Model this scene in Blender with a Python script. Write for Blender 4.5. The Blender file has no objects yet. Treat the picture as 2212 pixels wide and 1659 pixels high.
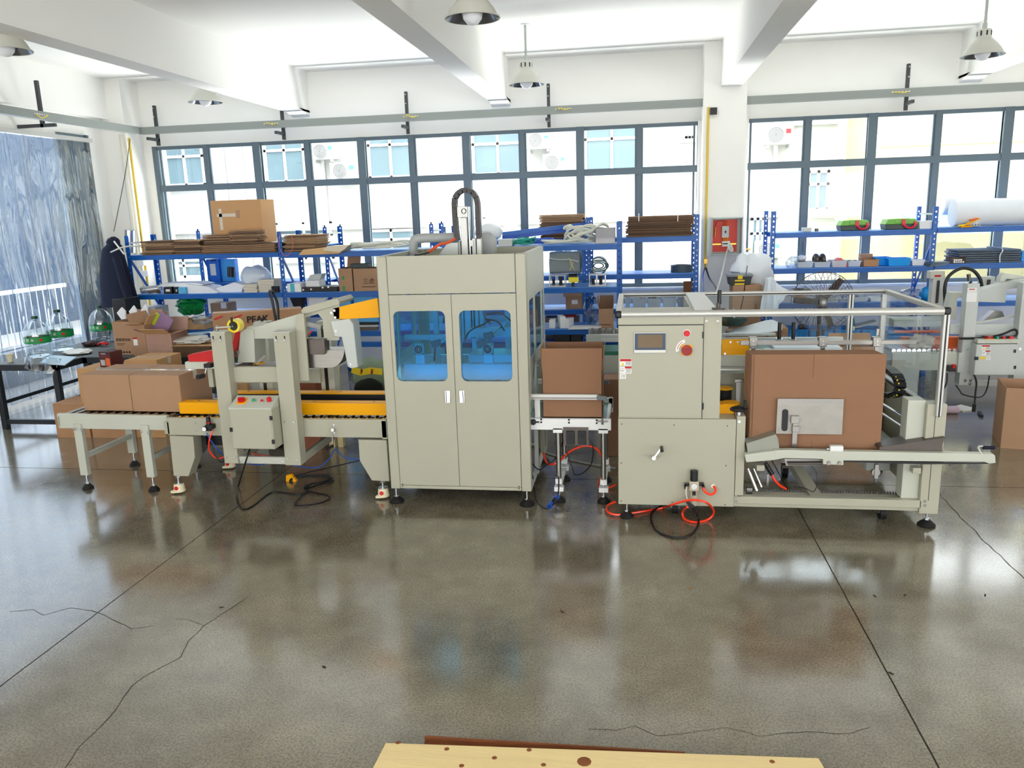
import bpy, bmesh, math, random
from mathutils import Vector, Matrix, noise
random.seed(7)
R = math.radians
scene = bpy.context.scene
COL = scene.collection

# ------------------------------------------------------------------ camera, world, exposure
F, CX, CY, H = 1716.0, 1106.0, 829.5, 2.2
Yc = Vector((264, -381.5, F)).normalized()
Xc = Vector((247, 7890, F)).normalized().cross(Yc).normalized()
Zc = -(Yc.cross(Xc))
if Zc[1] > 0: Zc = -Zc
RM = Matrix((Xc, Yc, Zc))                       # world from camera-ray coordinates (right, down, forward)
cam_d = bpy.data.cameras.new('camera'); cam = bpy.data.objects.new('camera', cam_d); COL.objects.link(cam)
right, up, back = RM @ Vector((1, 0, 0)), RM @ Vector((0, -1, 0)), RM @ Vector((0, 0, -1))
cam.matrix_world = Matrix.Translation((0, 0, H)) @ Matrix((right, up, back)).transposed().to_4x4()
cam_d.sensor_width = 36; cam_d.lens = F / 2212 * 36; cam_d.clip_start = .05; cam_d.clip_end = 200
scene.camera = cam

w = bpy.data.worlds.new('sky'); scene.world = w; w.use_nodes = True
bg = w.node_tree.nodes['Background']; bg.inputs[0].default_value = (.94, .97, 1, 1); bg.inputs[1].default_value = 6.0
scene.view_settings.view_transform = 'Standard'; scene.view_settings.look = 'None'
scene.view_settings.gamma = 1; scene.view_settings.use_curve_mapping = False
scene.view_settings.exposure = 0.25
scene.cycles.max_bounces = 10; scene.cycles.diffuse_bounces = 6; scene.cycles.glossy_bounces = 4
scene.cycles.transmission_bounces = 8; scene.cycles.transparent_max_bounces = 16
scene.cycles.caustics_reflective = False; scene.cycles.caustics_refractive = False
scene.cycles.sample_clamp_indirect = 6

def area(name, loc, rot, sx, sy, power, color=(1, 1, 1)):
    d = bpy.data.lights.new(name, 'AREA'); d.shape = 'RECTANGLE'; d.size = sx; d.size_y = sy; d.energy = power; d.color = color
    o = bpy.data.objects.new(name, d); COL.objects.link(o); o.location = loc; o.rotation_euler = rot
    return o
# daylight at the left doorway, plus unseen fill lamps added to brighten the room
area('rear_ceiling_fill', (0, -4.0, 1.2), (R(172), 0, 0), 15, 2.0, 480, (1, .985, .96))  # added fill inside the room, aimed up to brighten the ceiling
area('right_side_fill', (9.3, 3, 1.4), (R(125), 0, R(80)), 10, 2.0, 230, (.97, .985, 1))  # added fill in front of the solid right wall, no window there
area('yard_bounce_fill', (-1, 12.0, .75), (R(-148), 0, 0), 16, .5, 1200, (1, .985, .96))  # added lamp hidden below the sill, imitates ground bounce onto the ceiling
area('daylight_left_door', (-7.7, 8.6, 1.8), (0, R(-90), 0), 3.0, 4, 60, (.86, .93, 1))
sun_d = bpy.data.lights.new('sun', 'SUN'); sun_d.energy = 1.5; sun_d.angle = R(1); sun_d.color = (1, .97, .92)
sun = bpy.data.objects.new('sun', sun_d); COL.objects.link(sun); sun.rotation_euler = (R(28), 0, R(-12))

# ------------------------------------------------------------------ pixel -> point helpers (2212 x 1659 frame)
def ray(px, py): return RM @ Vector((px - CX, py - CY, F))
def at(px, py, Y): d = ray(px, py); return d * (Y / d[1]) + Vector((0, 0, H))
def atx(px, py, X): d = ray(px, py); return d * (X / d[0]) + Vector((0, 0, H))
def fl(px, py, z=0.0): d = ray(px, py); return d * ((z - H) / d[2]) + Vector((0, 0, H))
def rect(x0, y0, x1, y1, Y):
    xm, ym = (x0 + x1) / 2, (y0 + y1) / 2
    return at(x0, ym, Y).x, at(x1, ym, Y).x, at(xm, y1, Y).z, at(xm, y0, Y).z

# ------------------------------------------------------------------ materials
MATS = {}
def s2l(c): return tuple(((v / 255) / 12.92 if v / 255 <= .04045 else ((v / 255 + .055) / 1.055) ** 2.4) for v in c)
def mat(name, rgb, rough=.5, metal=0, var=.0, scale=8, bump=0, bscale=60, alpha=None, trans=0, ior=1.45, emit=0, coat=0, spec=.5, stretch=None):
    if name in MATS: return MATS[name]
    m = bpy.data.materials.new(name); m.use_nodes = True; MATS[name] = m
    nt = m.node_tree; b = nt.nodes['Principled BSDF']; c = s2l(rgb)
    b.inputs['Base Color'].default_value = (*c, 1); b.inputs['Roughness'].default_value = rough; b.inputs['Metallic'].default_value = metal
    b.inputs['IOR'].default_value = ior; b.inputs['Transmission Weight'].default_value = trans; b.inputs['Coat Weight'].default_value = coat
    b.inputs['Specular IOR Level'].default_value = spec
    if alpha is not None: b.inputs['Alpha'].default_value = alpha
    if emit: b.inputs['Emission Color'].default_value = (*c, 1); b.inputs['Emission Strength'].default_value = emit
    if var or bump:
        tc = nt.nodes.new('ShaderNodeTexCoord'); mp = nt.nodes.new('ShaderNodeMapping'); nt.links.new(tc.outputs['Object'], mp.inputs[0])
        if stretch: mp.inputs['Scale'].default_value = stretch
    if var:
        n = nt.nodes.new('ShaderNodeTexNoise'); n.inputs['Scale'].default_value = scale; n.inputs['Detail'].default_value = 6
        nt.links.new(mp.outputs[0], n.inputs['Vector'])
        mx = nt.nodes.new('ShaderNodeMix'); mx.data_type = 'RGBA'
        mx.inputs[6].default_value = (*[v * (1 - var) for v in c], 1); mx.inputs[7].default_value = (*[min(1, v * (1 + var)) for v in c], 1)
        nt.links.new(n.outputs['Fac'], mx.inputs[0]); nt.links.new(mx.outputs[2], b.inputs['Base Color'])
    if bump:
        n2 = nt.nodes.new('ShaderNodeTexNoise'); n2.inputs['Scale'].default_value = bscale; n2.inputs['Detail'].default_value = 4
        nt.links.new(mp.outputs[0], n2.inputs['Vector'])
        bp = nt.nodes.new('ShaderNodeBump'); bp.inputs['Strength'].default_value = bump; bp.inputs['Distance'].default_value = .01
        nt.links.new(n2.outputs['Fac'], bp.inputs['Height']); nt.links.new(bp.outputs[0], b.inputs['Normal'])
    return m
def clear_mat(name, tint, gloss=.12, rough=.03):
    """clear plastic or glass sheet: tinted transparency with a fresnel reflection"""
    if name in MATS: return MATS[name]
    m = bpy.data.materials.new(name); m.use_nodes = True; MATS[name] = m; nt = m.node_tree; nt.nodes.clear()
    o = nt.nodes.new('ShaderNodeOutputMaterial'); mx = nt.nodes.new('ShaderNodeMixShader'); t = nt.nodes.new('ShaderNodeBsdfTransparent')
    g = nt.nodes.new('ShaderNodeBsdfGlossy'); g.inputs['Roughness'].default_value = rough; t.inputs[0].default_value = (*tint, 1)
    fr = nt.nodes.new('ShaderNodeFresnel'); 
    ge = nt.nodes.new('ShaderNodeNewGeometry'); mi = nt.nodes.new('ShaderNodeMath'); mi.operation = 'MULTIPLY_ADD'; mi.inputs[1].default_value = 1 / 1.45 - 1.45; mi.inputs[2].default_value = 1.45
    nt.links.new(ge.outputs['Backfacing'], mi.inputs[0]); nt.links.new(mi.outputs[0], fr.inputs[0])
    a = nt.nodes.new('ShaderNodeMath'); a.operation = 'ADD'; a.inputs[1].default_value = gloss; a.use_clamp = True
    nt.links.new(fr.outputs[0], a.inputs[0]); nt.links.new(a.outputs[0], mx.inputs[0]); nt.links.new(t.outputs[0], mx.inputs[1]); nt.links.new(g.outputs[0], mx.inputs[2])
    nt.links.new(mx.outputs[0], o.inputs[0]); return m

PAINT = mat('machine_paint', (177, 176, 159), .38, var=.03, scale=3, bump=.06, bscale=400)
PAINTL = mat('machine_paint_light', (196, 199, 188), .38, var=.03, scale=3)
PAINTG = mat('machine_paint_grey', (196, 202, 200), .4, var=.03)
YEL = mat('yellow_paint', (252, 176, 0), .45, var=.05, scale=3, spec=.3)
ORA = mat('orange_paint', (232, 100, 40), .4, var=.04)
CREAM = mat('cream_paint', (236, 218, 165), .4)
BLUE = mat('rack_blue', (10, 92, 178), .35, var=.08, scale=5)
BLUEP = mat('bin_blue', (14, 158, 240), .4, var=.05)
ALU = mat('aluminium', (205, 205, 202), .5, .6, var=.04)
STEEL = mat('stainless_steel', (150, 147, 143), .3, 1, var=.12, scale=6, stretch=(1, 1, 6))
ZINC = mat('zinc', (190, 195, 200), .25, 1)
DSTEEL = mat('dark_steel', (95, 88, 84), .38, .7, var=.2, scale=7)
CHROME = mat('chrome', (235, 235, 235), .08, 1)
BLACK = mat('black_plastic', (22, 22, 26), .4)
RUBBER = mat('black_rubber', (18, 18, 20), .65)
BELT = mat('black_belt', (20, 21, 28), .5)
DBENCH = mat('bench_black', (42, 48, 54), .45, var=.1)
DMAT = mat('bench_mat', (88, 92, 90), .6, var=.1)
RED = mat('red_paint', (196, 22, 30), .35)
REDH = mat('red_hose', (255, 62, 28), .25, coat=.3)
BLUEH = mat('blue_hose', (30, 88, 200), .3)
GREEN = mat('green_belt', (28, 110, 88), .3, coat=.2)
GREENP = mat('green_plastic', (22, 150, 80), .35, bump=.4, bscale=14)
CARD = mat('cardboard', (172, 136, 107), .8, var=.06, scale=5, bump=.08, bscale=90)
CARDN = mat('cardboard_dark_kraft', (146, 108, 82), .8, var=.05, scale=5, bump=.08, bscale=90)
CARDO = mat('cardboard_old', (178, 136, 102), .85, var=.12, scale=9, bump=.2, bscale=30)
CARDI = mat('cardboard_light', (214, 174, 126), .85, var=.08)
CARDE = mat('cardboard_edge', (128, 92, 66), .9, var=.25, scale=60, stretch=(.2, .2, 12))
TAPE = mat('clear_tape', (215, 205, 188), .15, coat=.5)
WHITE = mat('white_plastic', (238, 240, 242), .4)
PAPER = mat('paper', (240, 242, 245), .7, var=.03)
PLAST = mat('white_sheeting', (232, 238, 246), .4, var=.03, bump=.3, bscale=6)
CLOTH = mat('white_cloth', (222, 222, 218), .9, bump=.4, bscale=40)
NAVY = mat('navy_cloth', (20, 26, 48), .9, bump=.4, bscale=25)
GREYC = mat('grey_cloth', (120, 126, 120), .9, var=.1, bump=.5, bscale=20)
WALLM = mat('wall_paint', (244, 243, 238), .8, var=.015, scale=2)
CEILM = mat('ceiling_paint', (245, 244, 240), .8, var=.01, scale=2)
FRAME = mat('window_frame_grey', (92, 108, 118), .45)
CABLE = mat('black_cable', (20, 20, 24), .4)
CABW = mat('white_cable', (216, 218, 208), .45)
PCREAM = mat('cream_plastic', (232, 222, 188), .4)
REDB = mat('red_button', (215, 24, 36), .25, coat=.4)
GRNB = mat('green_button', (30, 160, 110), .25, coat=.4)
TEAL = mat('green_wire', (20, 150, 130), .4)
BROWN = mat('brown_wood_dark', (104, 66, 42), .75, var=.3, scale=12, stretch=(1, 12, 12))
BRASS = mat('brass', (205, 160, 70), .3, 1)
BPRINT = mat('black_print', (48, 40, 36), .8)
RPRINT = mat('red_print', (190, 30, 34), .6)
WPRINT = mat('white_print', (238, 238, 238), .6)
YPRINT = mat('yellow_label', (240, 208, 30), .5)
GPRINT = mat('green_label', (18, 138, 66), .4)
TUBC = mat('frosted_tub_plastic', (226, 234, 242), .35, alpha=.62)
BAGC = clear_mat('clear_film', (.80, .85, .88), .10, .12)
WATER = clear_mat('clear_bottle', (.84, .90, .93), .14, .05)
ACRY = clear_mat('clear_acrylic', (.90, .94, .96), .015)
ACRB = clear_mat('blue_acrylic', (.24, .76, 1.0), .02)
GLASS = clear_mat('window_glass', (.96, .98, .98), 0)
CURT = clear_mat('pvc_strip_plastic', (.74, .80, .86), .16, .07)
def _cb():
    nt = CURT.node_tree; g = [n for n in nt.nodes if n.type == 'BSDF_GLOSSY'][0]; fr = [n for n in nt.nodes if n.type == 'FRESNEL'][0]
    tc = nt.nodes.new('ShaderNodeTexCoord'); mp = nt.nodes.new('ShaderNodeMapping'); mp.inputs['Scale'].default_value = (2.6, 2.6, .45); n = nt.nodes.new('ShaderNodeTexNoise'); n.inputs['Scale'].default_value = 1.6; n.inputs['Detail'].default_value = 2; n.inputs['Distortion'].default_value = .6
    b = nt.nodes.new('ShaderNodeBump'); b.inputs['Strength'].default_value = 1; b.inputs['Distance'].default_value = .12
    for a_, c_ in ((tc.outputs['Object'], mp.inputs[0]), (mp.outputs[0], n.inputs['Vector']), (n.outputs['Fac'], b.inputs['Height']), (b.outputs[0], g.inputs['Normal']), (b.outputs[0], fr.inputs['Normal'])): nt.links.new(a_, c_)
_cb()

# ------------------------------------------------------------------ mesh builder
ORG = {}
class MB:
    def __init__(s): s.v = []; s.f = []; s.m = []; s.k = 0
    def _add(s, vs, fs):
        n = len(s.v); s.v += [Vector(p) for p in vs]; s.f += [tuple(i + n for i in f) for f in fs]; s.m += [s.k] * len(fs); return s
    def box(s, x0, x1, y0, y1, z0, z1):
        if x0 > x1: x0, x1 = x1, x0
        if y0 > y1: y0, y1 = y1, y0
        if z0 > z1: z0, z1 = z1, z0
        vs = [(x0, y0, z0), (x1, y0, z0), (x1, y1, z0), (x0, y1, z0), (x0, y0, z1), (x1, y0, z1), (x1, y1, z1), (x0, y1, z1)]
        return s._add(vs, [(0, 3, 2, 1), (4, 5, 6, 7), (0, 1, 5, 4), (1, 2, 6, 5), (2, 3, 7, 6), (3, 0, 4, 7)])
    def pbox(s, x0, y0, x1, y1, Y, dep): a = rect(x0, y0, x1, y1, Y); return s.box(a[0], a[1], Y, Y + dep, a[2], a[3])
    def obox(s, c, size, rot):
        m = Matrix.Translation(c) @ (rot.to_4x4() if hasattr(rot, 'to_4x4') else rot); n = len(s.v); a, b, d = [q / 2 for q in size]
        s.box(-a, a, -b, b, -d, d)
        for i in range(n, len(s.v)): s.v[i] = m @ s.v[i]
        return s
    def bar(s, p, q, wd, ht, up=(0, 0, 1)):
        p, q = Vector(p), Vector(q); d = (q - p); L = d.length; d.normalize(); u = Vector(up); r = d.cross(u)
        if r.length < 1e-4: r = d.cross(Vector((0, 1, 0)))
        r.normalize(); u = r.cross(d)
        return s.obox((p + q) / 2, (wd, L, ht), Matrix((r, d, u)).transposed())
    def cyl(s, p, q, r, r2=None, n=16, caps=True):
        p, q = Vector(p), Vector(q); r2 = r if r2 is None else r2; d = (q - p).normalized()
        a = d.orthogonal().normalized(); b = d.cross(a); vs = []
        for c, rr in ((p, r), (q, r2)):
            for i in range(n): t = 2 * math.pi * i / n; vs.append(c + (a * math.cos(t) + b * math.sin(t)) * rr)
        fs = [(i, (i + 1) % n, n + (i + 1) % n, n + i) for i in range(n)]
        if caps: fs += [tuple(range(n - 1, -1, -1)), tuple(range(n, 2 * n))]
        return s._add(vs, fs)
    def ring(s, c, axis, ro, ri, h, n=32):
        c, d = Vector(c), Vector(axis).normalized(); a = d.orthogonal().normalized(); b = d.cross(a); vs = []
        for rr, hh in ((ro, 0), (ro, h), (ri, h), (ri, 0)):
            for i in range(n): t = 2 * math.pi * i / n; vs.append(c + d * hh + (a * math.cos(t) + b * math.sin(t)) * rr)
        return s._add(vs, [(k * n + i, k * n + (i + 1) % n, ((k + 1) % 4) * n + (i + 1) % n, ((k + 1) % 4) * n + i) for k in range(4) for i in range(n)])
    def torus(s, c, axis, Rr, r, n=32, m=8, arc=(0, 1), ref=None):
        c, d = Vector(c), Vector(axis).normalized(); a = (Vector(ref) if ref else d.orthogonal()).normalized(); b = d.cross(a)
        pts = [c + (a * math.cos(t) + b * math.sin(t)) * Rr for t in [2 * math.pi * (arc[0] + (arc[1] - arc[0]) * i / n) for i in range(n + (0 if arc == (0, 1) else 1))]]
        return s.tube(pts, r, m, closed=(arc == (0, 1)), smooth=0)
    def tube(s, pts, r, n=8, closed=False, smooth=4, flat=1):
        pts = [Vector(p) for p in pts]
        if smooth and len(pts) > 2:
            out = []; L = len(pts)
            for i in range(L if closed else L - 1):
                g = lambda j: pts[j % L] if closed else pts[max(0, min(L - 1, j))]
                p0, p1, p2, p3 = g(i - 1), g(i), g(i + 1), g(i + 2)
                for k in range(smooth):
                    t = k / smooth
                    out.append(.5 * ((2 * p1) + (p2 - p0) * t + (2 * p0 - 5 * p1 + 4 * p2 - p3) * t * t + (3 * p1 - p0 - 3 * p2 + p3) * t ** 3))
            if not closed: out.append(pts[-1])
            pts = out
        L = len(pts); vs = []; a = None
        for i, p in enumerate(pts):
            t = (pts[(i + 1) % L] - pts[i - 1]) if closed else (pts[min(L - 1, i + 1)] - pts[max(0, i - 1)])
            t.normalize()
            if a is None: a = t.orthogonal()
            a = (a - t * a.dot(t)); a = a.normalized() if a.length > 1e-6 else t.orthogonal().normalized(); b = t.cross(a)
            rr = r[i * len(r) // L] if isinstance(r, (list, tuple)) else r
            for k in range(n): q = 2 * math.pi * k / n; vs.append(p + (a * math.cos(q) + b * math.sin(q) * flat) * rr)
        fs = [(i * n + k, i * n + (k + 1) % n, ((i + 1) % L) * n + (k + 1) % n, ((i + 1) % L) * n + k) for i in range(L if closed else L - 1) for k in range(n)]
        if not closed: fs += [tuple(range(n - 1, -1, -1)), tuple(range((L - 1) * n, L * n))]
        return s._add(vs, fs)
    def prism(s, poly, axis, a, b):
        """poly of 2d points extruded from a to b; axis 'y': poly=(x,z); 'x': poly=(y,z); 'z': poly=(x,y)"""
        g = {'y': lambda p, h: (p[0], h, p[1]), 'x': lambda p, h: (h, p[0], p[1]), 'z': lambda p, h: (p[0], p[1], h)}[axis]
        n = len(poly); return s._add([g(p, a) for p in poly] + [g(p, b) for p in poly], [tuple(range(n)), tuple(range(2 * n - 1, n - 1, -1))] + [(i, n + i, n + (i + 1) % n, (i + 1) % n) for i in range(n)])
    def ppoly(s, pix, Y, dep): return s.prism([(lambda p: (p.x, p.z))(at(x, y, Y)) for x, y in pix], 'y', Y, Y + dep)
    def lathe(s, prof, c, n=24, axis=(0, 0, 1)):
        c, d = Vector(c), Vector(axis).normalized(); a = d.orthogonal().normalized(); b = d.cross(a); vs = []
        for r, z in prof:
            for i in range(n): t = 2 * math.pi * i / n; vs.append(c + d * z + (a * math.cos(t) + b * math.sin(t)) * max(r, 1e-4))
        return s._add(vs, [(k * n + i, k * n + (i + 1) % n, (k + 1) * n + (i + 1) % n, (k + 1) * n + i) for k in range(len(prof) - 1) for i in range(n)])
    def grid(s, fn, nu, nv):
        vs = [fn(i / nu, j / nv) for j in range(nv + 1) for i in range(nu + 1)]
        return s._add(vs, [(j * (nu + 1) + i, j * (nu + 1) + i + 1, (j + 1) * (nu + 1) + i + 1, (j + 1) * (nu + 1) + i) for j in range(nv) for i in range(nu)])
    def blob(s, c, rx, ry, rz, amp=.25, fr=2.5, seed=0, n=20, m=12, flat=0):
        c = Vector(c); vs = []
        for j in range(m + 1):
            ph = math.pi * j / m
            for i in range(n):
                t = 2 * math.pi * i / n; u = Vector((math.sin(ph) * math.cos(t), math.sin(ph) * math.sin(t), math.cos(ph)))
                k = 1 + amp * (noise.noise(u * fr + Vector((seed * 7.3, seed, 0))) + .5 * noise.noise(u * fr * 2.7 + Vector((seed, 3, 0))))
                p = Vector((u.x * rx * k, u.y * ry * k, u.z * rz * k))
                if flat and p.z < -rz * flat: p.z = -rz * flat
                vs.append(c + p)
        return s._add(vs, [(j * n + i, j * n + (i + 1) % n, (j + 1) * n + (i + 1) % n, (j + 1) * n + i) for j in range(m) for i in range(n)])
    def rot(s, ang, c, start=0, axis='Z'):
        m = Matrix.Translation(c) @ Matrix.Rotation(ang, 4, axis) @ Matrix.Translation(-Vector(c))
        for i in range(start, len(s.v)): s.v[i] = m @ s.v[i]
        return s
    def build(s, name, mt, parent=None, label=None, cat=None, group=None, kind=None, smooth=True, bevel=0, thick=0):
        me = bpy.data.meshes.new(name)
        if parent is not None: org = ORG[parent.name]
        else:
            lo = [min(v[i] for v in s.v) for i in range(3)]; hi = [max(v[i] for v in s.v) for i in range(3)]
            org = Vector(((lo[0] + hi[0]) / 2, (lo[1] + hi[1]) / 2, lo[2]))
        me.from_pydata([v - org for v in s.v], [], s.f)
        for x in (mt if isinstance(mt, (list, tuple)) else [mt]): me.materials.append(x)
        if any(s.m): me.polygons.foreach_set('material_index', s.m)
        me.validate()
        bm = bmesh.new(); bm.from_mesh(me); bmesh.ops.recalc_face_normals(bm, faces=bm.faces); bm.to_mesh(me); bm.free()
        if smooth:
            me.polygons.foreach_set('use_smooth', [True] * len(me.polygons)); me.set_sharp_from_angle(angle=R(38))
        o = bpy.data.objects.new(name, me); COL.objects.link(o)
        if parent is not None: o.parent = parent
        else: o.location = org
        ORG[o.name] = org
        if bevel:
            b = o.modifiers.new('bevel', 'BEVEL'); b.width = bevel; b.segments = 2; b.limit_method = 'ANGLE'; b.angle_limit = R(40)
        if thick:
            t = o.modifiers.new('thickness', 'SOLIDIFY'); t.thickness = thick
        return tag(o, label, cat, group, kind)
def tag(o, label=None, cat=None, group=None, kind=None):
    for k, v in (('label', label), ('category', cat), ('group', group), ('kind', kind)):
        if v: o[k] = v
    return o
def thing(name, loc, label, cat, group=None):
    o = bpy.data.objects.new(name, None); COL.objects.link(o); o.location = loc; o.empty_display_size = .1; ORG[o.name] = Vector(loc)
    return tag(o, label, cat, group)
def dup(root, loc, label=None, group=None, rotz=None, scale=None):
    r = root.copy(); COL.objects.link(r); r.location = loc; ORG[r.name] = Vector(loc)
    if rotz is not None: r.rotation_euler = (0, 0, rotz)
    if scale: r.scale = scale
    if label: r['label'] = label
    if group: r['group'] = group
    for ch in list(root.children):
        c = ch.copy(); COL.objects.link(c); c.parent = r
        for g in ch.children:
            d = g.copy(); COL.objects.link(d); d.parent = c
    return r
def text_mesh(txt, size, c, parent, mt, name='lettering', up=(0, 0, 1), rt=(1, 0, 0), depth=.0008, label=None, bold=False):
    cu = bpy.data.curves.new('t', 'FONT'); cu.body = txt; cu.size = size; cu.extrude = depth; cu.align_x = 'CENTER'; cu.align_y = 'CENTER'; cu.resolution_u = 2
    if bold: cu.offset = size * .03
    o = bpy.data.objects.new('t', cu); COL.objects.link(o); dg = bpy.context.evaluated_depsgraph_get(); me = bpy.data.meshes.new_from_object(o.evaluated_get(dg))
    rt, up = Vector(rt).normalized(), Vector(up).normalized(); nn = rt.cross(up)
    me.transform(Matrix((rt, up, nn)).transposed().to_4x4()); me.transform(Matrix.Translation(Vector(c) - ORG[parent.name]))
    bpy.data.objects.remove(o); bpy.data.curves.remove(cu); me.materials.clear(); me.materials.append(mt)
    q = bpy.data.objects.new(name, me); COL.objects.link(q); q.parent = parent; ORG[q.name] = ORG[parent.name]
    return tag(q, label)
# ================================================================== the setting
WY = 11.4          # inner face of the window plane
CZ = 4.22
def struct(mb, name, m, **k): return mb.build(name, m, kind='structure', **k)
# polished concrete floor: speckle, cloudy tone, saw-cut joints
fm = bpy.data.materials.new('polished_concrete'); fm.use_nodes = True; nt = fm.node_tree; B = nt.nodes['Principled BSDF']
N = nt.nodes.new; Lk = nt.links.new
tc = N('ShaderNodeNewGeometry')
def noi(sc, det=5, ro=.6):
    n = N('ShaderNodeTexNoise'); n.inputs['Scale'].default_value = sc; n.inputs['Detail'].default_value = det; n.inputs['Roughness'].default_value = ro; Lk(tc.outputs['Position'], n.inputs['Vector']); return n
def mth(op, a, b=None, cl=False):
    n = N('ShaderNodeMath'); n.operation = op; n.use_clamp = cl
    for i, v in enumerate((a, b)):
        if v is None: continue
        if isinstance(v, (int, float)): n.inputs[i].default_value = v
        else: Lk(v, n.inputs[i])
    return n.outputs[0]
big, mid, fine, fine2 = noi(.9, 6), noi(5, 6), noi(95, 3), noi(260, 2)
rp = N('ShaderNodeValToRGB'); Lk(mth('ADD', mth('MULTIPLY', big.outputs['Fac'], .6), mth('MULTIPLY', mid.outputs['Fac'], .4)), rp.inputs[0])
rp.color_ramp.elements[0].position = .32; rp.color_ramp.elements[0].color = (*s2l((104, 95, 79)), 1)
rp.color_ramp.elements[1].position = .68; rp.color_ramp.elements[1].color = (*s2l((158, 151, 132)), 1)
r2 = N('ShaderNodeValToRGB'); Lk(fine.outputs['Fac'], r2.inputs[0]); r2.color_ramp.elements[0].position = .40; r2.color_ramp.elements[0].color = (.45, .45, .42, 1); r2.color_ramp.elements[1].position = .56; r2.color_ramp.elements[1].color = (1, 1, 1, 1)
r3 = N('ShaderNodeValToRGB'); Lk(fine2.outputs['Fac'], r3.inputs[0]); r3.color_ramp.elements[0].position = .36; r3.color_ramp.elements[0].color = (.6, .6, .58, 1); r3.color_ramp.elements[1].position = .6; r3.color_ramp.elements[1].color = (1.12, 1.12, 1.1, 1)
def mul(a, b, fac=1.0):
    n = N('ShaderNodeMix'); n.data_type = 'RGBA'; n.blend_type = 'MULTIPLY'; n.inputs[0].default_value = fac; Lk(a, n.inputs[6]); Lk(b, n.inputs[7]); return n.outputs[2]
col = mul(mul(rp.outputs[0], r2.outputs[0], .8), r3.outputs[0], .7)
sx = N('ShaderNodeSeparateXYZ'); Lk(tc.outputs['Position'], sx.inputs[0])
wob = mth('MULTIPLY', mth('SUBTRACT', mid.outputs['Fac'], .5), .008)
def joint(c, off, sp):
    a = mth('ABSOLUTE', mth('SUBTRACT', mth('MODULO', mth('ADD', mth('ADD', c, wob), 100 * sp - off + sp / 2), sp), sp / 2))
    return mth('LESS_THAN', a, .004)
jt = mth('MAXIMUM', joint(sx.outputs[0], 1.195, 4.265), joint(sx.outputs[1], 6.315, 4.4))
jm = N('ShaderNodeMix'); jm.data_type = 'RGBA'; Lk(mth('MULTIPLY', jt, .95), jm.inputs[0]); Lk(col, jm.inputs[6]); jm.inputs[7].default_value = (.03, .028, .024, 1); Lk(jm.outputs[2], B.inputs['Base Color'])
Lk(mth('ADD', mth('MULTIPLY', mid.outputs['Fac'], .14), mth('ADD', mth('MULTIPLY', jt, .4), .10)), B.inputs['Roughness'])
Lk(mth('SUBTRACT', .8, mth('MULTIPLY', jt, .8)), B.inputs['Coat Weight']); Lk(mth('SUBTRACT', .5, mth('MULTIPLY', jt, .5)), B.inputs['Specular IOR Level']); B.inputs['Coat Roughness'].default_value = .12; B.inputs['IOR'].default_value = 1.5
bp = N('ShaderNodeBump'); bp.inputs['Strength'].default_value = .12; bp.inputs['Distance'].default_value = .01
Lk(mth('ADD', mid.outputs['Fac'], mth('MULTIPLY', fine.outputs['Fac'], .02)), bp.inputs['Height']); Lk(bp.outputs[0], B.inputs['Normal'])
floor = struct(MB().box(-7.7, 9.5, -5, 11.7, -.15, 0), 'floor', fm, smooth=False)
# hairline cracks
CRK = mat('floor_crack_dark', (62, 56, 46), .9)
def crack(pts, wd=.003):
    wd *= 1.7
    mb = MB(); P = [fl(*p) for p in pts]; out = []
    for a, b in zip(P, P[1:]):
        n = max(2, int((b - a).length / .03))
        for i in range(n):
            q = a.lerp(b, i / n); d = (b - a).normalized(); q = q + Vector((-d.y, d.x, 0)) * .014 * noise.noise(q * 9); out.append(q)
    out.append(P[-1])
    for a, b in zip(out, out[1:]):
        d = (b - a).normalized(); s = Vector((-d.y, d.x, 0)) * wd * (.35 + .5 * abs(noise.noise(a * 5))); z = Vector((0, 0, .0006))
        mb._add([a - s + z, b - s + z, b + s + z, a + s + z], [(0, 1, 2, 3)])
    mb.build('crack', CRK, floor)
crack([(140, 1659), (163, 1625), (235, 1550), (285, 1480), (310, 1463), (390, 1420), (405, 1385), (442, 1352), (495, 1316), (535, 1290)])
crack([(20, 1322), (70, 1317), (95, 1328), (150, 1315), (200, 1318), (250, 1340), (282, 1358), (330, 1352)], .0025)
crack([(380, 1337), (405, 1339), (442, 1352)], .002)
crack([(2030, 1066), (2062, 1104), (2100, 1140), (2118, 1162), (2160, 1200), (2212, 1250)], .004)
crack([(1270, 1574), (1330, 1580), (1368, 1568), (1420, 1588), (1500, 1582), (1570, 1572), (1640, 1590), (1740, 1580), (1840, 1586), (1880, 1572)], .0018)
crack([(778, 1041), (764, 1060), (752, 1070), (756, 1090), (746, 1098)], .002)
# shell
struct(MB().box(-7.9, 9.7, -5.2, 11.9, CZ, CZ + .2), 'ceiling', CEILM, smooth=False)
for i, bx in enumerate((-7.62, -4.74, -1.82, 1.22, 4.2, 7.2)):
    struct(MB().box(bx - .13, bx + .13, -5, WY + .1, 3.67, CZ).prism([(WY + .1, 3.60), (WY + .1, 3.70), (WY - .35, 3.70)], 'x', bx - .13, bx + .13), 'trim_%d' % (i + 1), CEILM, smooth=False)
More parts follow.
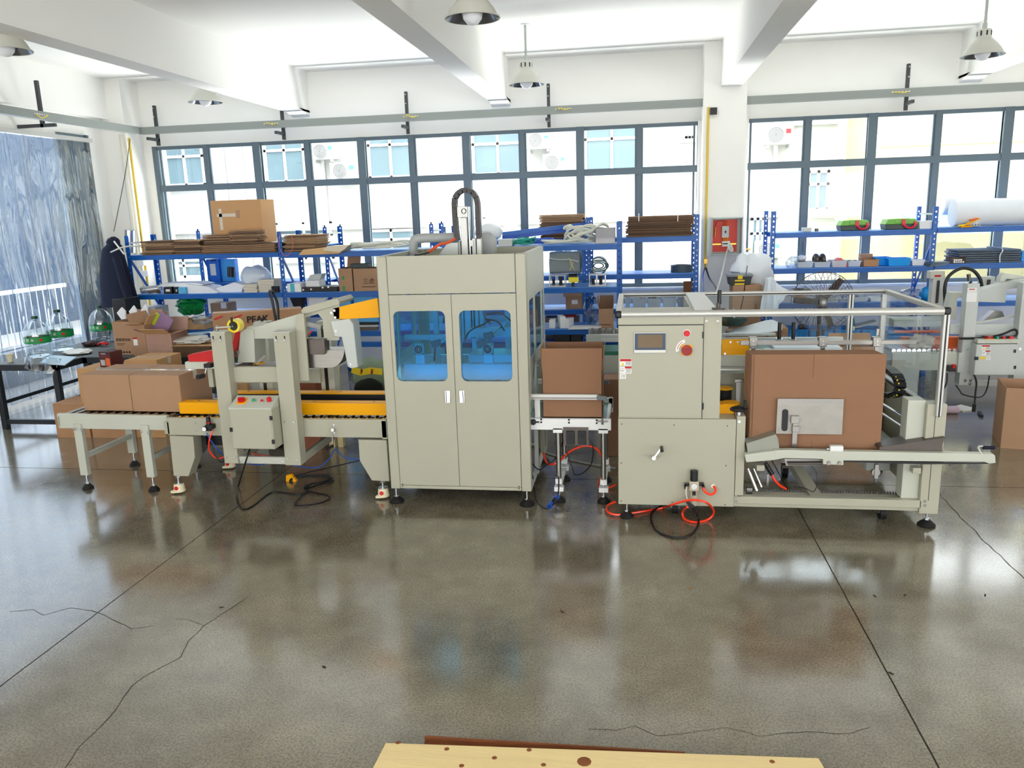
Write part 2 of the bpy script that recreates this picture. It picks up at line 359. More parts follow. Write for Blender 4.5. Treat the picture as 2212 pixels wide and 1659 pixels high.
# window wall: sill wall, lintel, columns
wl = MB(); ZS, ZL = 1.10, 3.30
wl.box(-7.9, 9.6, WY, WY + .25, -.1, ZS); wl.box(-7.9, 9.6, WY + .02, WY + .27, ZL, CZ); wl.box(-7.9, -7.06, WY, WY + .25, ZS, ZL)
struct(wl, 'wall_back', WALLM, smooth=False)
SILL = mat('sill_stone', (225, 228, 232), .3)
struct(MB().box(-7.06, .86, WY - .12, WY + .02, ZS - .03, ZS).box(1.47, 9.5, WY - .12, WY + .02, ZS - .03, ZS), 'trim_11', SILL)
struct(MB().box(.88, 1.42, 11.0, WY + .25, 0, CZ), 'trim_12', WALLM, smooth=False)
struct(MB().box(.84, .88, 11.3, WY + .2, ZS, ZL).box(1.42, 1.49, 11.3, WY + .2, ZS, ZL), 'trim_13', WALLM, smooth=False)
struct(MB().box(-7.62, -7.25, 11.0, WY + .25, 0, CZ), 'trim_14', WALLM, smooth=False)
# left wall with the strip-curtain doorway
DY0, DY1, DZ = 6.2, 10.55, 3.36
lw = MB(); lw.box(-7.85, -7.62, -5.2, DY0, 0, CZ); lw.box(-7.85, -7.62, DY0, DY1, DZ, CZ); lw.box(-7.85, -7.62, DY1, 11.7, 0, CZ)
struct(lw, 'wall_left', WALLM, smooth=False)
struct(MB().box(9.5, 9.7, -5.2, 11.9, 0, CZ), 'wall_right', WALLM, smooth=False)
# rear side (behind the camera): low wall, piers and lintel; unseen window openings, sized to set the light let in
rw = MB(); rw.box(-7.85, 9.7, -5.2, -5, 0, 1.1); rw.box(-7.85, 9.7, -5.2, -5, 3.1, CZ)
for x in (-7.0, -1.8, 4.2, 9.0): rw.box(x - .5, x + .5, -5.2, -5, 1.1, 3.1)
struct(rw, 'wall_front', WALLM, smooth=False)
# windows
WX = [-7.046, -6.265, -5.462, -4.689, -3.868, -3.125, -2.335, -1.541, -.738, .062, .84]
WX2 = [1.49, 2.257, 3.065, 3.867, 4.70, 5.49, 6.29, 7.08, 7.88, 8.68, 9.45]
wn = 0
def window_bank(xs, major):
    global wn
    tz = 2.69
    for i in range(len(xs) - 1):
        pass
    for k, (a, b) in enumerate(zip(major, major[1:])):
        wn += 1; x0, x1 = xs[a], xs[b]; m = MB()
        mi = [xs[j] for j in range(a + 1, b)]
        m.box(x0 - .055, x0 + .0, WY - .03, WY + .07, ZS, ZL); m.box(x1 - .0, x1 + .055, WY - .03, WY + .07, ZS, ZL)
        m.box(x0, x1, WY - .02, WY + .06, tz - .045, tz + .045); m.box(x0, x1, WY, WY + .06, ZS, ZS + .05); m.box(x0, x1, WY, WY + .06, ZL - .05, ZL)
        for x in mi: m.box(x - .033, x + .033, WY - .01, WY + .06, ZS, ZL)
        for q in [x0] + mi:
            nx = (mi + [x1])[([x0] + mi).index(q)]
            m.box(q + .03, q + .055, WY + .015, WY + .05, ZS + .05, ZL - .05); m.box(nx - .055, nx - .03, WY + .015, WY + .05, ZS + .05, ZL - .05)
        o = struct(m, 'window_%d' % wn, FRAME, smooth=False)
        MB().box(x0, x1, WY + .03, WY + .034, ZS, ZL).build('pane', GLASS, o)
        if k % 2 == 0:
            MB().box(x0 + .79 - .012, x0 + .79 + .012, WY - .04, WY, 1.55, 1.68).box(x0 + .775, x0 + .8, WY - .07, WY - .04, 1.64, 1.68).build('latch', FRAME, o)
window_bank(WX, [0, 2, 4, 6, 8, 10]); window_bank(WX2, [0, 2, 4, 6, 8, 10])

# ------------------------------------------------------------------ outdoors
GRD = mat('yard_paving', (186, 186, 182), .9, var=.05, scale=1)
struct(MB().box(-24, -7.9, -6, 11.69, -.6, -.1), 'floor', mat('side_yard_asphalt', (104, 108, 112), .9, var=.1, scale=1), smooth=False)
FAC = mat('facade_white', (178, 178, 174), .9, var=.02, scale=1)
FACY = mat('facade_cream', (186, 178, 140), .9, var=.02, scale=1)
FW = mat('facade_window_frame', (205, 205, 205), .6); FG = mat('facade_glass', (98, 120, 128), .5, var=.12, scale=1.5)
struct(MB().box(-24, 24, 11.7, 40, -.6, -.1), 'floor', GRD, smooth=False)
FY = 18.5
bd = thing('apartment_building', (-4, FY, -.1), 'pale apartment block with white framed windows across the yard', 'building')
BXE = at(1867, 300, 17).x
MB().box(-24, BXE, FY, FY + 5, -.1, 5.6).box(-24, BXE, FY - .12, FY, 1.9, 2.05).build('wall', FAC, bd, smooth=False)
def bwin(x0, x1, z0, z1, dark=FG):
    m = MB(); y = FY - .05; t = .06; zm = z0 + (z1 - z0) * .66; xm = (x0 + x1) / 2
    m.box(x0, x1, y, FY + .02, z0, z0 + t); m.box(x0, x1, y, FY + .02, z1 - t, z1); m.box(x0, x0 + t, y, FY + .02, z0, z1); m.box(x1 - t, x1, y, FY + .02, z0, z1)
    m.box(xm - .03, xm + .03, y, FY + .02, z0, z1); m.box(x0, x1, y, FY + .02, zm - .03, zm + .03); m.box(x0 - .1, x1 + .1, y - .06, FY, z0 - .08, z0)
    f = m.build('window', FW, bd, smooth=False); MB().box(x0 + t, x1 - t, FY - .015, FY + .01, z0 + t, z1 - t).build('pane', dark, f, smooth=False)
for px0, py0, px1, py1 in ((358, 305, 442, 402), (572, 288, 660, 395), (795, 275, 893, 385), (1020, 275, 1132, 378), (1262, 262, 1382, 372), (1708, 222, 1800, 262), (1742, 368, 1790, 455), (1480, 240, 1500, 300)):
    a = rect(px0, py0, px1, py1, FY); bwin(*a)
for px0, py0, px1, py1 in ((600, 480, 720, 560), (795, 495, 900, 560), (1010, 470, 1050, 560), (1195, 505, 1240, 600), (1620, 470, 1650, 570), (360, 560, 440, 600)):
    a = rect(px0, py0, px1, py1, FY); bwin(*a)
# ribbed awning and cream block on the right
cb = thing('cream_building', (10.5, 17, -.1), 'cream rendered building standing beyond the right windows', 'building')
MB().box(BXE + .01, 24, 17.0, 18.4, -.1, 5.2).build('wall', FACY, cb, smooth=False)
MB().box(BXE + .05, 24, 16.97, 17.0, 4.9, 4.93).box(BXE + .05, 24, 16.97, 17.0, 3.2, 3.23).build('render_joint', mat('render_joint', (210, 200, 160), .9), cb, smooth=False)
a = rect(1865, 292, 1898, 328, 16.95); f = MB().box(a[0], a[1], 16.93, 17.0, a[2], a[3]).build('window', FW, cb, smooth=False); MB().box(a[0] + .06, a[1] - .06, 16.92, 16.95, a[2] + .06, a[3] - .06).build('pane', FG, f, smooth=False)
AWN = mat('awning_blue_grey', (120, 158, 176), .5)
aw = MB()
for i in range(76): aw.prism([(5.2 + i * .2, .0), (5.3 + i * .2, .03), (5.4 + i * .2, 0), (5.4 + i * .2, -.02), (5.2 + i * .2, -.02)], 'y', 14.6, 16.9)
for v in aw.v: v.z += 1.62 + (v.y - 14.6) * .12
aw.build('corrugated_canopy', AWN, None, 'pale blue corrugated canopy roof over the yard outside', 'canopy', smooth=False)
# air-conditioner outdoor units on the facade
ACW = mat('ac_white', (170, 171, 168), .5); ACG = mat('ac_grille', (104, 108, 106), .6)
def ac_unit(px0, py0, px1, py1, lab, dark=False):
    a = rect(px0, py0, px1, py1, FY - .4); o = thing('air_conditioner_unit', ((a[0] + a[1]) / 2, FY - .25, a[2]), lab, 'air conditioner', 'air conditioner units on the block outside')
    MB().box(a[0], a[1], FY - .4, FY - .16, a[2], a[3]).build('casing', ACW, o, bevel=.015)
    cx, cz, r = a[0] + (a[1] - a[0]) * .38, (a[2] + a[3]) / 2, (a[3] - a[2]) * .42
    g = MB().cyl((cx, FY - .4, cz), (cx, FY - .42, cz), r, n=28)
    g.k = 1
    for k in range(1, 6): g.torus((cx, FY - .425, cz), (0, 1, 0), r * k / 5.2, .008, 24, 4)
    g.k = 0
    g.build('fan_grille', [ACG, ACW], o)
    MB().box(a[0] + .05, a[0] + .09, FY - .45, FY, a[2] - .06, a[2]).box(a[1] - .09, a[1] - .05, FY - .45, FY, a[2] - .06, a[2]).build('bracket', ACW, o)
    MB().box(a[1] - (a[1] - a[0]) * .27, a[1] - .06, FY - .405, FY - .4, a[2] + .22, a[3] - .08).build('badge', RPRINT if dark else mat('badge_teal', (90, 190, 205), .5), o)
ac_unit(672, 308, 722, 345, 'outdoor air conditioner unit, higher of the stepped pair on the left')
ac_unit(712, 350, 770, 388, 'outdoor air conditioner unit, lower of the stepped pair on the left')
ac_unit(1136, 285, 1190, 322, 'outdoor air conditioner unit beside the pipes at centre, upper one')
ac_unit(1172, 332, 1225, 370, 'outdoor air conditioner unit below the central one, darker fan')
ac_unit(1652, 270, 1715, 312, 'outdoor air conditioner unit with red badge seen through the right windows', True)
ac_unit(1632, 520, 1690, 558, 'lowest outdoor air conditioner unit, behind the electrical box edge')
dp = MB()
for px in (478, 517, 694, 1185, 1460, 1676): p = at(px, 320, FY - .08); dp.cyl((p.x, p.y, -.1), (p.x, p.y, 5.5), .05, n=8)
dp.build('drainpipe', FW, bd)

# doorway on the left: railing, low wall and dark canopy outside
mm = MB()
for i in range(46): y = 5.4 + i * .14; mm.cyl((-9.2, y, .45), (-9.2, y, 1.25), .009, n=6)
mm.box(-9.23, -9.17, 5.2, 11.8, 1.22, 1.28).box(-9.23, -9.17, 5.2, 11.8, .42, .46)
mm.build('railing', mat('railing_paint', (190, 194, 198), .5), None, 'white metal railing outside the strip curtain door', 'railing')
MB().box(-9.5, -9.0, 5.0, 12, -.1, .4).build('planter_wall', mat('grey_kerb', (126, 134, 144), .8), None, 'low grey wall under the railing outside the door', 'wall')
MB().box(-14, -13.6, -6, 26, -.1, 9).build('boundary_wall', mat('blue_grey_wall', (84, 98, 116), .8, var=.3, scale=.8), None, 'blue grey wall seen through the strip curtain', 'wall')  # extra height out of view added to block sky glare on the floor
# strip curtain
cr = thing('strip_curtain', (-7.55, 8.4, 0), 'clear plastic strip curtain hanging in the left doorway', 'curtain')
random.seed(3)
for i in range(14):
    y0 = 6.35 + i * .30; ph = random.random() * 6; am = .018 + random.random() * .02
    def fn(u, v, y0=y0, ph=ph, am=am, i=i):
        z = .06 + v * 3.26; y = y0 + u * .33
        return (-7.56 + .012 * (i % 2) + am * math.sin(u * 3.1 + ph) * math.sin(v * 4 + ph) * (1 - v * .8) + .045 * (1 - v * .7) * noise.noise(Vector((u * 2.5 + ph, v * 3 + ph, i * 3.7))), y + .012 * math.sin(v * 5 + ph) * (1 - v), z)
    st_ = MB().grid(fn, 12, 40).build('plastic_strip', CURT, cr)
    MB().tube([fn(0.0, k / 24) for k in range(25)], .0035, 5, smooth=0).build('strip_edge', mat('strip_edge_blue', (120, 140, 165), .2), st_)
MB().box(-7.6, -7.5, 6.2, 10.6, 3.32, 3.37).build('hanging_rail', ALU, cr)
DG = mat('sliding_door_grey', (120, 134, 144), .5, var=.15, scale=2)
o = struct(MB().box(-7.66, -7.6, 10.02, 10.62, 0, 3.42), 'door_1', DG)
MB().box(-7.6, -7.57, 10.56, 10.62, 0, 3.42).build('edge_trim', FRAME, o)

# ------------------------------------------------------------------ steel cable rail round the room, hangers
GREYR = mat('rail_grey', (142, 148, 144), .45); DRK = mat('hanger_dark', (62, 66, 68), .5)
YW = mat('yellow_wire', (225, 200, 60), .5)
for nm, lab, P0, P1, hang, wires in (
    ('cable_rail', 'long grey steel cable rail above the windows', (-7.12, 11.15), (9.4, 11.15), (332, 607, 878, 1185, 1957), (583, 887, 1217, 1570, 1943)),
    ('cable_rail', 'grey steel cable rail running along the left wall', (-7.14, 11.1), (-7.14, 2.0), (104,), (75,))):
    rl = thing(nm, ((P0[0] + P1[0]) / 2, (P0[1] + P1[1]) / 2, 3.46), lab, 'cable rail', 'cable rails')
    if P1[1] == P0[1]:
        MB().box(P0[0], P1[0], 11.13, 11.22, 3.46, 3.555).box(P0[0], P1[0], 11.115, 11.13, 3.455, 3.47).build('channel', GREYR, rl)
        for px in hang:
            x = at(px, 230, 11.25).x
            MB().box(x - .02, x + .02, 11.24, 11.28, 3.3, 3.86).box(x - .02, x + .02, 11.0, 11.28, 3.36, 3.40).build('hanger', DRK, rl)
            MB().cyl((x, 11.24, 3.82), (x, 11.22, 3.82), .009, n=8).cyl((x, 11.24, 3.7), (x, 11.22, 3.7), .009, n=8).build('bolt', ZINC, rl)
        for px in wires:
            x = at(px, 240, 11.13).x
            d = MB()
            for k in range(6): d.cyl((x - .1 + k * .04, 11.13, 3.515), (x - .1 + k * .04, 11.122, 3.515), .008, n=8)
            d.build('terminal', WHITE, rl)
            MB().tube([(x - .09, 11.12, 3.51), (x - .05, 11.10, 3.49 + .05 * random.random()), (x + .03, 11.10, 3.50), (x + .09, 11.12, 3.515)], .006).build('wire', YW, rl)
    else:
        MB().box(-7.17, -7.08, P1[1], P0[1], 3.46, 3.555).build('channel', GREYR, rl)
        for py in (9.35, 5.0): MB().box(-7.62, -7.1, py, py + .04, 3.4, 3.44).box(-7.3, -7.26, py, py + .04, 3.4, 3.95).build('hanger', DRK, rl)
        d = MB()
        for k in range(6): d.cyl((-7.08, 9.0 + k * .04, 3.515), (-7.07, 9.0 + k * .04, 3.515), .008, n=8)
        d.build('terminal', WHITE, rl); MB().tube([(-7.06, 9.0, 3.51), (-7.05, 9.08, 3.47), (-7.06, 9.2, 3.515)], .006).build('wire', YW, rl)

# ------------------------------------------------------------------ pendant lamps
SHO = mat('lamp_enamel', (206, 206, 196), .4); SHI = mat('lamp_reflector', (120, 124, 130), .18, .8); BULB = mat('lamp_bulb', (240, 244, 250), .2)
def lamp(x, y, lab):
    z = 3.58; o = thing('pendant_lamp', (x, y, z), lab, 'lamp', 'high bay pendant lamps')
    pr = [(.2, 0), (.187, .018), (.162, .066), (.12, .12), (.08, .158), (.07, .17)]
    MB().lathe(pr, (x, y, z), 40).lathe([(.2, 0), (.205, .004), (.2, .012)], (x, y, z), 40).build('lamp_shade', SHO, o)
    MB().lathe([(r - .006, h + .002) for r, h in pr], (x, y, z), 40).build('reflector', SHI, o)
    h = MB().lathe([(.068, .165), (.066, .24), (.06, .25), (.02, .255)], (x, y, z), 24)
    h.k = 1
    for k in range(8): t = k * math.pi / 4; c = Vector((x + .067 * math.cos(t), y + .067 * math.sin(t), z + .21)); h.obox(c, (.004, .014, .045), Matrix.Rotation(t, 3, 'Z'))
    h.k = 0
    h.build('socket_housing', [SHO, BLACK], o)
    MB().lathe([(.001, -.045), (.04, -.035), (.068, -.002), (.078, .04), (.07, .085), (.045, .12), (.03, .16)], (x, y, z), 24).build('bulb', BULB, o)
    MB().cyl((x, y, z + .25), (x, y, CZ - .01), .014, n=12).cyl((x, y, z + .25), (x, y, z + .31), .022, n=12).build('rod', mat('lamp_rod', (185, 190, 186), .5), o)
    MB().cyl((x, y, CZ - .012), (x, y, CZ), .05, n=20).build('ceiling_rose', WHITE, o)
lamp(-1.17, 6.13, 'pendant lamp nearest overhead at top centre, rod out of frame')
lamp(-1.2, 9.37, 'pendant lamp in front of the window wall at centre, whole rod visible')
lamp(3.46, 9.13, 'pendant lamp at the upper right corner')
lamp(-5.07, 9.35, 'pendant lamp half hidden behind the left ceiling beam')
lamp(-5.0, 6.13, 'pendant lamp cut off by the left edge of the photo')

# pipes on the corner and centre columns
cp = MB(); p = at(278, 420, 10.95); cp.cyl((p.x, 10.95, .3), (p.x, 10.95, 3.45), .03, n=12); cp.build('wall_pipe', mat('pipe_cream', (228, 226, 212), .5), None, 'cream vertical pipe on the left corner column', 'pipe')
cp = MB(); p = at(292, 420, 10.96); cp.cyl((p.x, 10.98, .0), (p.x, 10.98, 3.4), .017, n=10); cp.build('gas_pipe', mat('pipe_yellow', (222, 188, 60), .4), None, 'yellow conduit beside the cream pipe on the corner column', 'pipe')
cp = MB(); cp.cyl((.94, 10.985, 1.35), (.94, 10.985, 3.43), .014, n=10); cp.build('gas_pipe', MATS['pipe_yellow'], None, 'yellow conduit running down the centre column beside the electrical box', 'pipe')
MB().cyl(at(282, 545, 10.8), at(281, 497, 10.8), .075, n=24).build('metal_can', ZINC, None, 'shiny metal duct end on the corner column above the cardboard', 'duct')
MB().pbox(1535, 232, 1549, 247, 10.95, .05).build('conduit_bracket', BLACK, None, 'small black bracket under the rail on the centre column', 'bracket')
# ================================================================== floor boards in the foreground
PINE = mat('pine_wood', (226, 204, 150), .6, var=.10, scale=3, bump=.1, bscale=20, stretch=(.5, 9, 9)); KNOT = mat('pine_knot', (128, 74, 38), .7, var=.2)
a, b = fl(833, 1604, .05), fl(1768, 1637, .05); d = (b - a).normalized(); nrm = Vector((d.y, -d.x, 0))
pb = MB().prism([(a.x, a.y), (b.x, b.y), (b.x + nrm.x * .24 + d.x * .03, b.y + nrm.y * .24), (a.x + nrm.x * .24 - d.x * .02, a.y + nrm.y * .24)], 'z', .012, .05)
pb = pb.build('wooden_board', PINE, None, 'pale knotty pine board lying on the floor at the bottom of the photo', 'board', bevel=.003)
for px, py in ((1262, 1645), (965, 1618), (1143, 1620), (1068, 1637), (1174, 1652), (860, 1604), (1668, 1645), (997, 1654)):
    q = fl(px, py, .05); r = .012 if px != 1262 else .032; MB().cyl(q + Vector((0, 0, -.001)), q + Vector((0, 0, .0012)), r, r * .8, 10).build('knot', KNOT, pb)
a, b = fl(918, 1589, .035), fl(1480, 1624, .035); d = (b - a).normalized(); nrm = Vector((d.y, -d.x, 0))
MB().prism([(a.x, a.y), (b.x, b.y), (b.x + nrm.x * .08, b.y + nrm.y * .08), (a.x + nrm.x * .08 - d.x * .005, a.y + nrm.y * .08)], 'z', .0, .012).prism([(a.x, a.y), (b.x, b.y), (b.x + nrm.x * .008, b.y + nrm.y * .008), (a.x + nrm.x * .008, a.y + nrm.y * .008)], 'z', .012, .036).build('wooden_board', mat('bark_wood', (128, 74, 42), .85, var=.35, scale=14, bump=.5, bscale=40, stretch=(.5, 6, 6)), None, 'dark rough edged brown board lying behind the pale pine board', 'board')

# ================================================================== shared feet / casters / bolts
def foot(x, y, ztop, parent, r=.045, zr=.0, col=RUBBER):
    f = MB().lathe([(.0, zr), (r, zr), (r * 1.02, zr + .012), (r * .6, zr + .035), (.02, zr + .045), (.0, zr + .045)], (x, y, 0), 24).build('levelling_foot', col, parent)
    MB().cyl((x, y, zr + .04), (x, y, ztop), .0085, n=10).cyl((x, y, zr + .045), (x, y, zr + .057), .019, n=6).cyl((x, y, ztop - .014), (x, y, ztop - .002), .017, n=6).build('threaded_stem', ZINC, f)
def caster(x, y, ztop, parent, ang=0):
    m = MB().lathe([(.0, .012), (.045, .012), (.05, .02), (.045, .035), (.04, .075), (.036, .082), (0, .084)], (x, y, 0), 24)
    m.box(x - .05, x - .01, y - .05, y + .03, .012, .03)
    c = m.build('levelling_caster', PCREAM, parent)
    w = MB().cyl((x - .034, y + .0, .025), (x - .05, y + .0, .025), .025, n=20); w.build('wheel', RUBBER, c)
    MB().cyl((x, y - .04, .052), (x, y - .047, .052), .017, n=12).build('adjuster', REDB, c)
    MB().cyl((x, y, .082), (x, y, ztop), .009, n=10).cyl((x, y, .084), (x, y, .09), .036, n=20).cyl((x, y, ztop - .03), (x, y, ztop - .005), .02, n=6).build('threaded_stem', ZINC, c)
def bolts(pix, Y, parent, r=.008, dep=.006, m=ZINC):
    for px, py in pix:
        p = at(px, py, Y); b = MB().cyl((p.x, Y, p.z), (p.x, Y - .0015, p.z), r * 1.3, n=14); b.cyl((p.x, Y - .0015, p.z), (p.x, Y - dep, p.z), r * .8, n=8); b.build('bolt', m, parent)
def slab(parent, name, m, pix, Y, dep, **k): return MB().pbox(*pix, Y, dep).build(name, m, parent, **k)

# ================================================================== gravity roller table on the left
RA = -R(1.3)   # turned a touch towards the camera at its right end
rt = thing('roller_table', (-4.25, 5.75, 0), 'pale grey roller table at the left end of the line carrying two cartons', 'conveyor')
x0, x1, yf, yb, z0, z1 = -4.79, -3.775, 5.79, 6.46, .53, .655
def rr(m): return m.rot(RA, (-3.74, 5.74, 0))
rr(MB().box(x0, x1, yf, yf + .035, z0, z1)).build('side_beam', PAINTL, rt, bevel=.003)
rr(MB().box(x0, x1, yb - .035, yb, z0, z1)).build('side_beam', PAINTL, rt, bevel=.003)
rr(MB().box(x0, x0 + .02, yf, yb, z0 + .02, z1 - .02)).build('end_plate', PAINTL, rt)
for i in range(13):
    x = x0 + .05 + i * .0805
    rr(MB().cyl((x, yf + .03, z1 - .025), (x, yb - .03, z1 - .025), .0225, n=14)).build('roller', STEEL, rt)
for x, y in ((-4.60, yf - .005), (-3.98, yf - .005), (-4.60, yb - .04), (-3.98, yb - .04)):
    q = Matrix.Rotation(RA, 4, 'Z') @ (Vector((x, y, 0)) - Vector((-3.74, 5.74, 0))) + Vector((-3.74, 5.74, 0))
    MB().box(q.x - .035, q.x + .035, q.y - .015, q.y + .03, .125, z0 + .045).build('leg', PAINTL, rt, bevel=.003)
    foot(q.x, q.y + .01, .14, rt)
for x in (-4.585, -3.965):
    m = rr(MB().box(x - .015, x + .015, yf, yb - .04, .27, .31)); m.build('cross_brace', PAINTL, rt)
bolts([(160, 927), (176, 929), (305, 932), (321, 934)], 5.77, rt, .009)

def carton(name, x0, x1, y0, y1, z0, z1, lab, m=CARD, rz=0, cat='carton', group=None, tape=True, axis='x', parent=None, edge=True):
    c = Vector(((x0 + x1) / 2, (y0 + y1) / 2, z0))
    b = MB().box(x0, x1, y0, y1, z0, z1).rot(rz, c)
    o = b.build(name, m, parent, lab, cat, group, bevel=.003)
    if tape:
        t = MB()
        if axis == 'x': t.box(x0 - .001, x1 + .001, c.y - .028, c.y + .028, z1, z1 + .0012).box(x0 - .0012, x0, c.y - .028, c.y + .028, z1 - .07, z1).box(x1, x1 + .0012, c.y - .028, c.y + .028, z1 - .07, z1)
        else: t.box(c.x - .028, c.x + .028, y0 - .001, y1 + .001, z1, z1 + .0012).box(c.x - .028, c.x + .028, y0 - .0012, y0, z1 - .07, z1)
        t.rot(rz, c).build('tape', TAPE, o)
        s = MB(); (s.box(x0, x1, c.y - .0015, c.y + .0015, z1, z1 + .0016) if axis == 'x' else s.box(c.x - .0015, c.x + .0015, y0, y1, z1, z1 + .0016)); s.rot(rz, c).build('flap_seam', CARDE, o)
    return o
a = at(184, 805, 5.95); zc = .656
carton('carton', -4.61, -4.155, 5.93, 6.40, zc, .966, 'sealed brown carton at the outer left end of the roller table', rz=RA)
carton('carton', -4.145, -3.69, 5.91, 6.38, zc, .966, 'sealed brown carton on the roller table next to the carton sealer', rz=RA)

# ================================================================== carton sealer
cs = thing('carton_sealer', (-2.85, 5.72, 0), 'beige carton sealing machine with yellow side belts and tape roll on top', 'machine')
Yf = 5.72
slab(cs, 'bed_beam', PAINT, (361, 905, 835, 943), Yf, .04, bevel=.003)
MB().box(-3.76, -1.89, 6.42, 6.46, .50, .645).build('bed_beam', PAINT, cs, bevel=.003)
MB().box(-3.76, -3.72, Yf, 6.46, .52, .62).build('bed_cross_member', PAINT, cs); MB().box(-1.93, -1.89, Yf, 6.46, .50, .645).build('bed_cross_member', PAINT, cs)
for i in range(27):
    x = -3.70 + i * .067
    MB().cyl((x, Yf + .03, .619), (x, 5.92, .619), .019, n=12).build('roller', CHROME, cs); MB().cyl((x, 6.24, .619), (x, 6.43, .619), .019, n=12).build('roller', CHROME, cs)
MB().box(-3.72, -1.93, 5.925, 6.235, .56, .625).build('centre_plate', STEEL, cs)
def leg_box(pix, Y, dep): return MB().ppoly(pix, Y, dep).build('leg_box', PAINT, cs, bevel=.003)
leg_box([(366, 941), (417, 943), (421, 988), (407, 1029), (375, 1028)], Yf, .12)
leg_box([(774, 950), (835, 951), (841, 1040), (803, 1038), (777, 995)], Yf, .12)
MB().box(-3.74, -3.58, 6.34, 6.46, .22, .52).build('leg_box', PAINT, cs, bevel=.003); MB().box(-2.10, -1.9, 6.34, 6.46, .2, .52).build('leg_box', PAINT, cs, bevel=.003)
q = fl(392, 1062); caster(q.x, 5.77, .165, cs); q = fl(828, 1076); caster(q.x, 5.77, .16, cs)
caster(-3.62, 6.42, .24, cs); caster(-2.0, 6.42, .22, cs)
bolts([(422, 913), (424, 930)], Yf, cs)
# air filter regulator
p = at(452, 925, Yf - .04)
fr = MB().cyl(p + Vector((0, 0, -.02)), p + Vector((0, 0, .05)), .02, n=14).cyl(p + Vector((0, 0, .05)), p + Vector((0, 0, .095)), .017, n=14).box(p.x - .02, p.x + .035, p.y - .02, Yf, p.z - .005, p.z + .03).build('air_regulator', BLACK, cs)
MB().cyl(p + Vector((0, 0, .044)), p + Vector((0, 0, .052)), .0215, n=14).build('red_collar', RED, fr)
MB().cyl(p + Vector((-.028, -.0, .0)), p + Vector((-.028, -.03, .0)), .021, n=18).build('pressure_gauge', BLACK, fr); MB().cyl(p + Vector((-.028, -.0305, .0)), p + Vector((-.028, -.032, .0)), .018, n=18).build('gauge_dial', WHITE, fr)
def hose(name, m, pts, r, lab=None, parent=None, cat='hose', sm=5): return MB().tube(pts, r, 8, smooth=sm).build(name, m, parent, lab, cat if lab else None)
P = lambda px, py, Y: at(px, py, Y)
hose('air_hose', REDH, [P(460, 930, 5.66), P(452, 952, 5.64), P(453, 975, 5.66), P(468, 990, 5.7), P(484, 987, 5.74), P(520, 978, 5.8), P(585, 986, 5.85)], .006, parent=cs)
hose('air_hose', BLUEH, [P(446, 935, 5.67), P(460, 958, 5.67), P(478, 978, 5.7), P(500, 990, 5.85)], .0045, parent=cs)
hose('air_hose', CABLE, [P(455, 955, 5.69), P(466, 985, 5.69), P(478, 999, 5.7), P(486, 992, 5.76)], .005, parent=cs)
# dark motor under the bed
MB().cyl(P(425, 960, 6.0), P(425, 960, 6.2), .09, n=24).box(-3.55, -3.36, 5.95, 6.2, .36, .5).build('drive_motor', BLACK, cs, bevel=.004)
MB().box(-3.30, -3.0, 6.05, 6.25, .37, .5).build('under_tray', PAINTG, cs)
# posts with mast tops
Yp = 5.60
def mast(tl, tr, bl, br, ytop, ybot, name='mast'):
    a, b, c, d = at(tl, ytop, Yp), at(tr, ytop, Yp), at(br, ybot, Yp), at(bl, ybot, Yp); X0 = (a.x + d.x) / 2; X1 = (b.x + c.x) / 2; zt, zb = a.z, d.z
    m = MB().box(X0, X1, Yp, Yp + .11, zb, zt).build(name, PAINT, cs, bevel=.003)
    MB().box(X0 - .006, X1 + .006, Yp - .004, Yp + .114, zt, zt + .006).build('mast_cap', PAINTL, m); return X0, X1, zt, zb, m
mL = mast(453, 487, 486, 513, 719, 1001); mR = mast(590, 628, 616, 647, 719, 1005)
def slots(mst):
    X0, X1, zt, zb, m = mst; w = X1 - X0
    for f in (.18, .70):
        s = MB().box(X0 + w * f - .004, X0 + w * f + .004, Yp - .002, Yp, zt - .066, zt - .03).cyl((X0 + w * f, Yp, zt - .03), (X0 + w * f, Yp - .002, zt - .03), .006, n=10).build('slot', BLACK, m)
        MB().cyl((X0 + w * f, Yp, zt - .056), (X0 + w * f, Yp - .008, zt - .056), .009, n=6).build('bolt', ZINC, m)
    for z in ((zb + .05), (zb + .35)):
        for f in (.2, .8): MB().cyl((X0 + w * f, Yp, z), (X0 + w * f, Yp - .006, z), .008, n=10).build('bolt', ZINC, m)
slots(mL); slots(mR)
# rear masts
for X0 in (-3.3, -2.72):
    MB().box(X0, X0 + .125, 6.50, 6.61, .30, 1.32).build('mast', PAINTL, cs, bevel=.003); MB().box(X0 + .04, X0 + .07, 6.497, 6.5, .7, 1.28).build('slot', BLACK, cs)
    MB().cyl((X0 + .06, 6.55, 1.32), (X0 + .06, 6.55, 1.35), .012, n=10).build('mast_knob', BLACK, cs)
# mast base frame
slab(cs, 'base_bar', PAINTL, (513, 987, 617, 1002), Yp + .02, .03, bevel=.002)
for m_ in (mL, mR):
    MB().box(m_[1] - .03, m_[1], Yp + .11, 6.50, m_[3] + .005, m_[3] + .07).build('base_channel', PAINT, cs)
MB().box(mL[0], mL[1] - .03, Yp + .11, 6.5, m_[3] + .005, m_[3] + .02).build('base_channel', PAINT, cs)
bolts([(519, 995), (611, 998)], Yp + .02, cs); bolts([(646, 918), (652, 922), (648, 931), (653, 937), (649, 945)], Yf - .004, cs, .007)
slab(cs, 'mast_bracket', PAINTL, (644, 912, 655, 948), Yf - .004, .004)
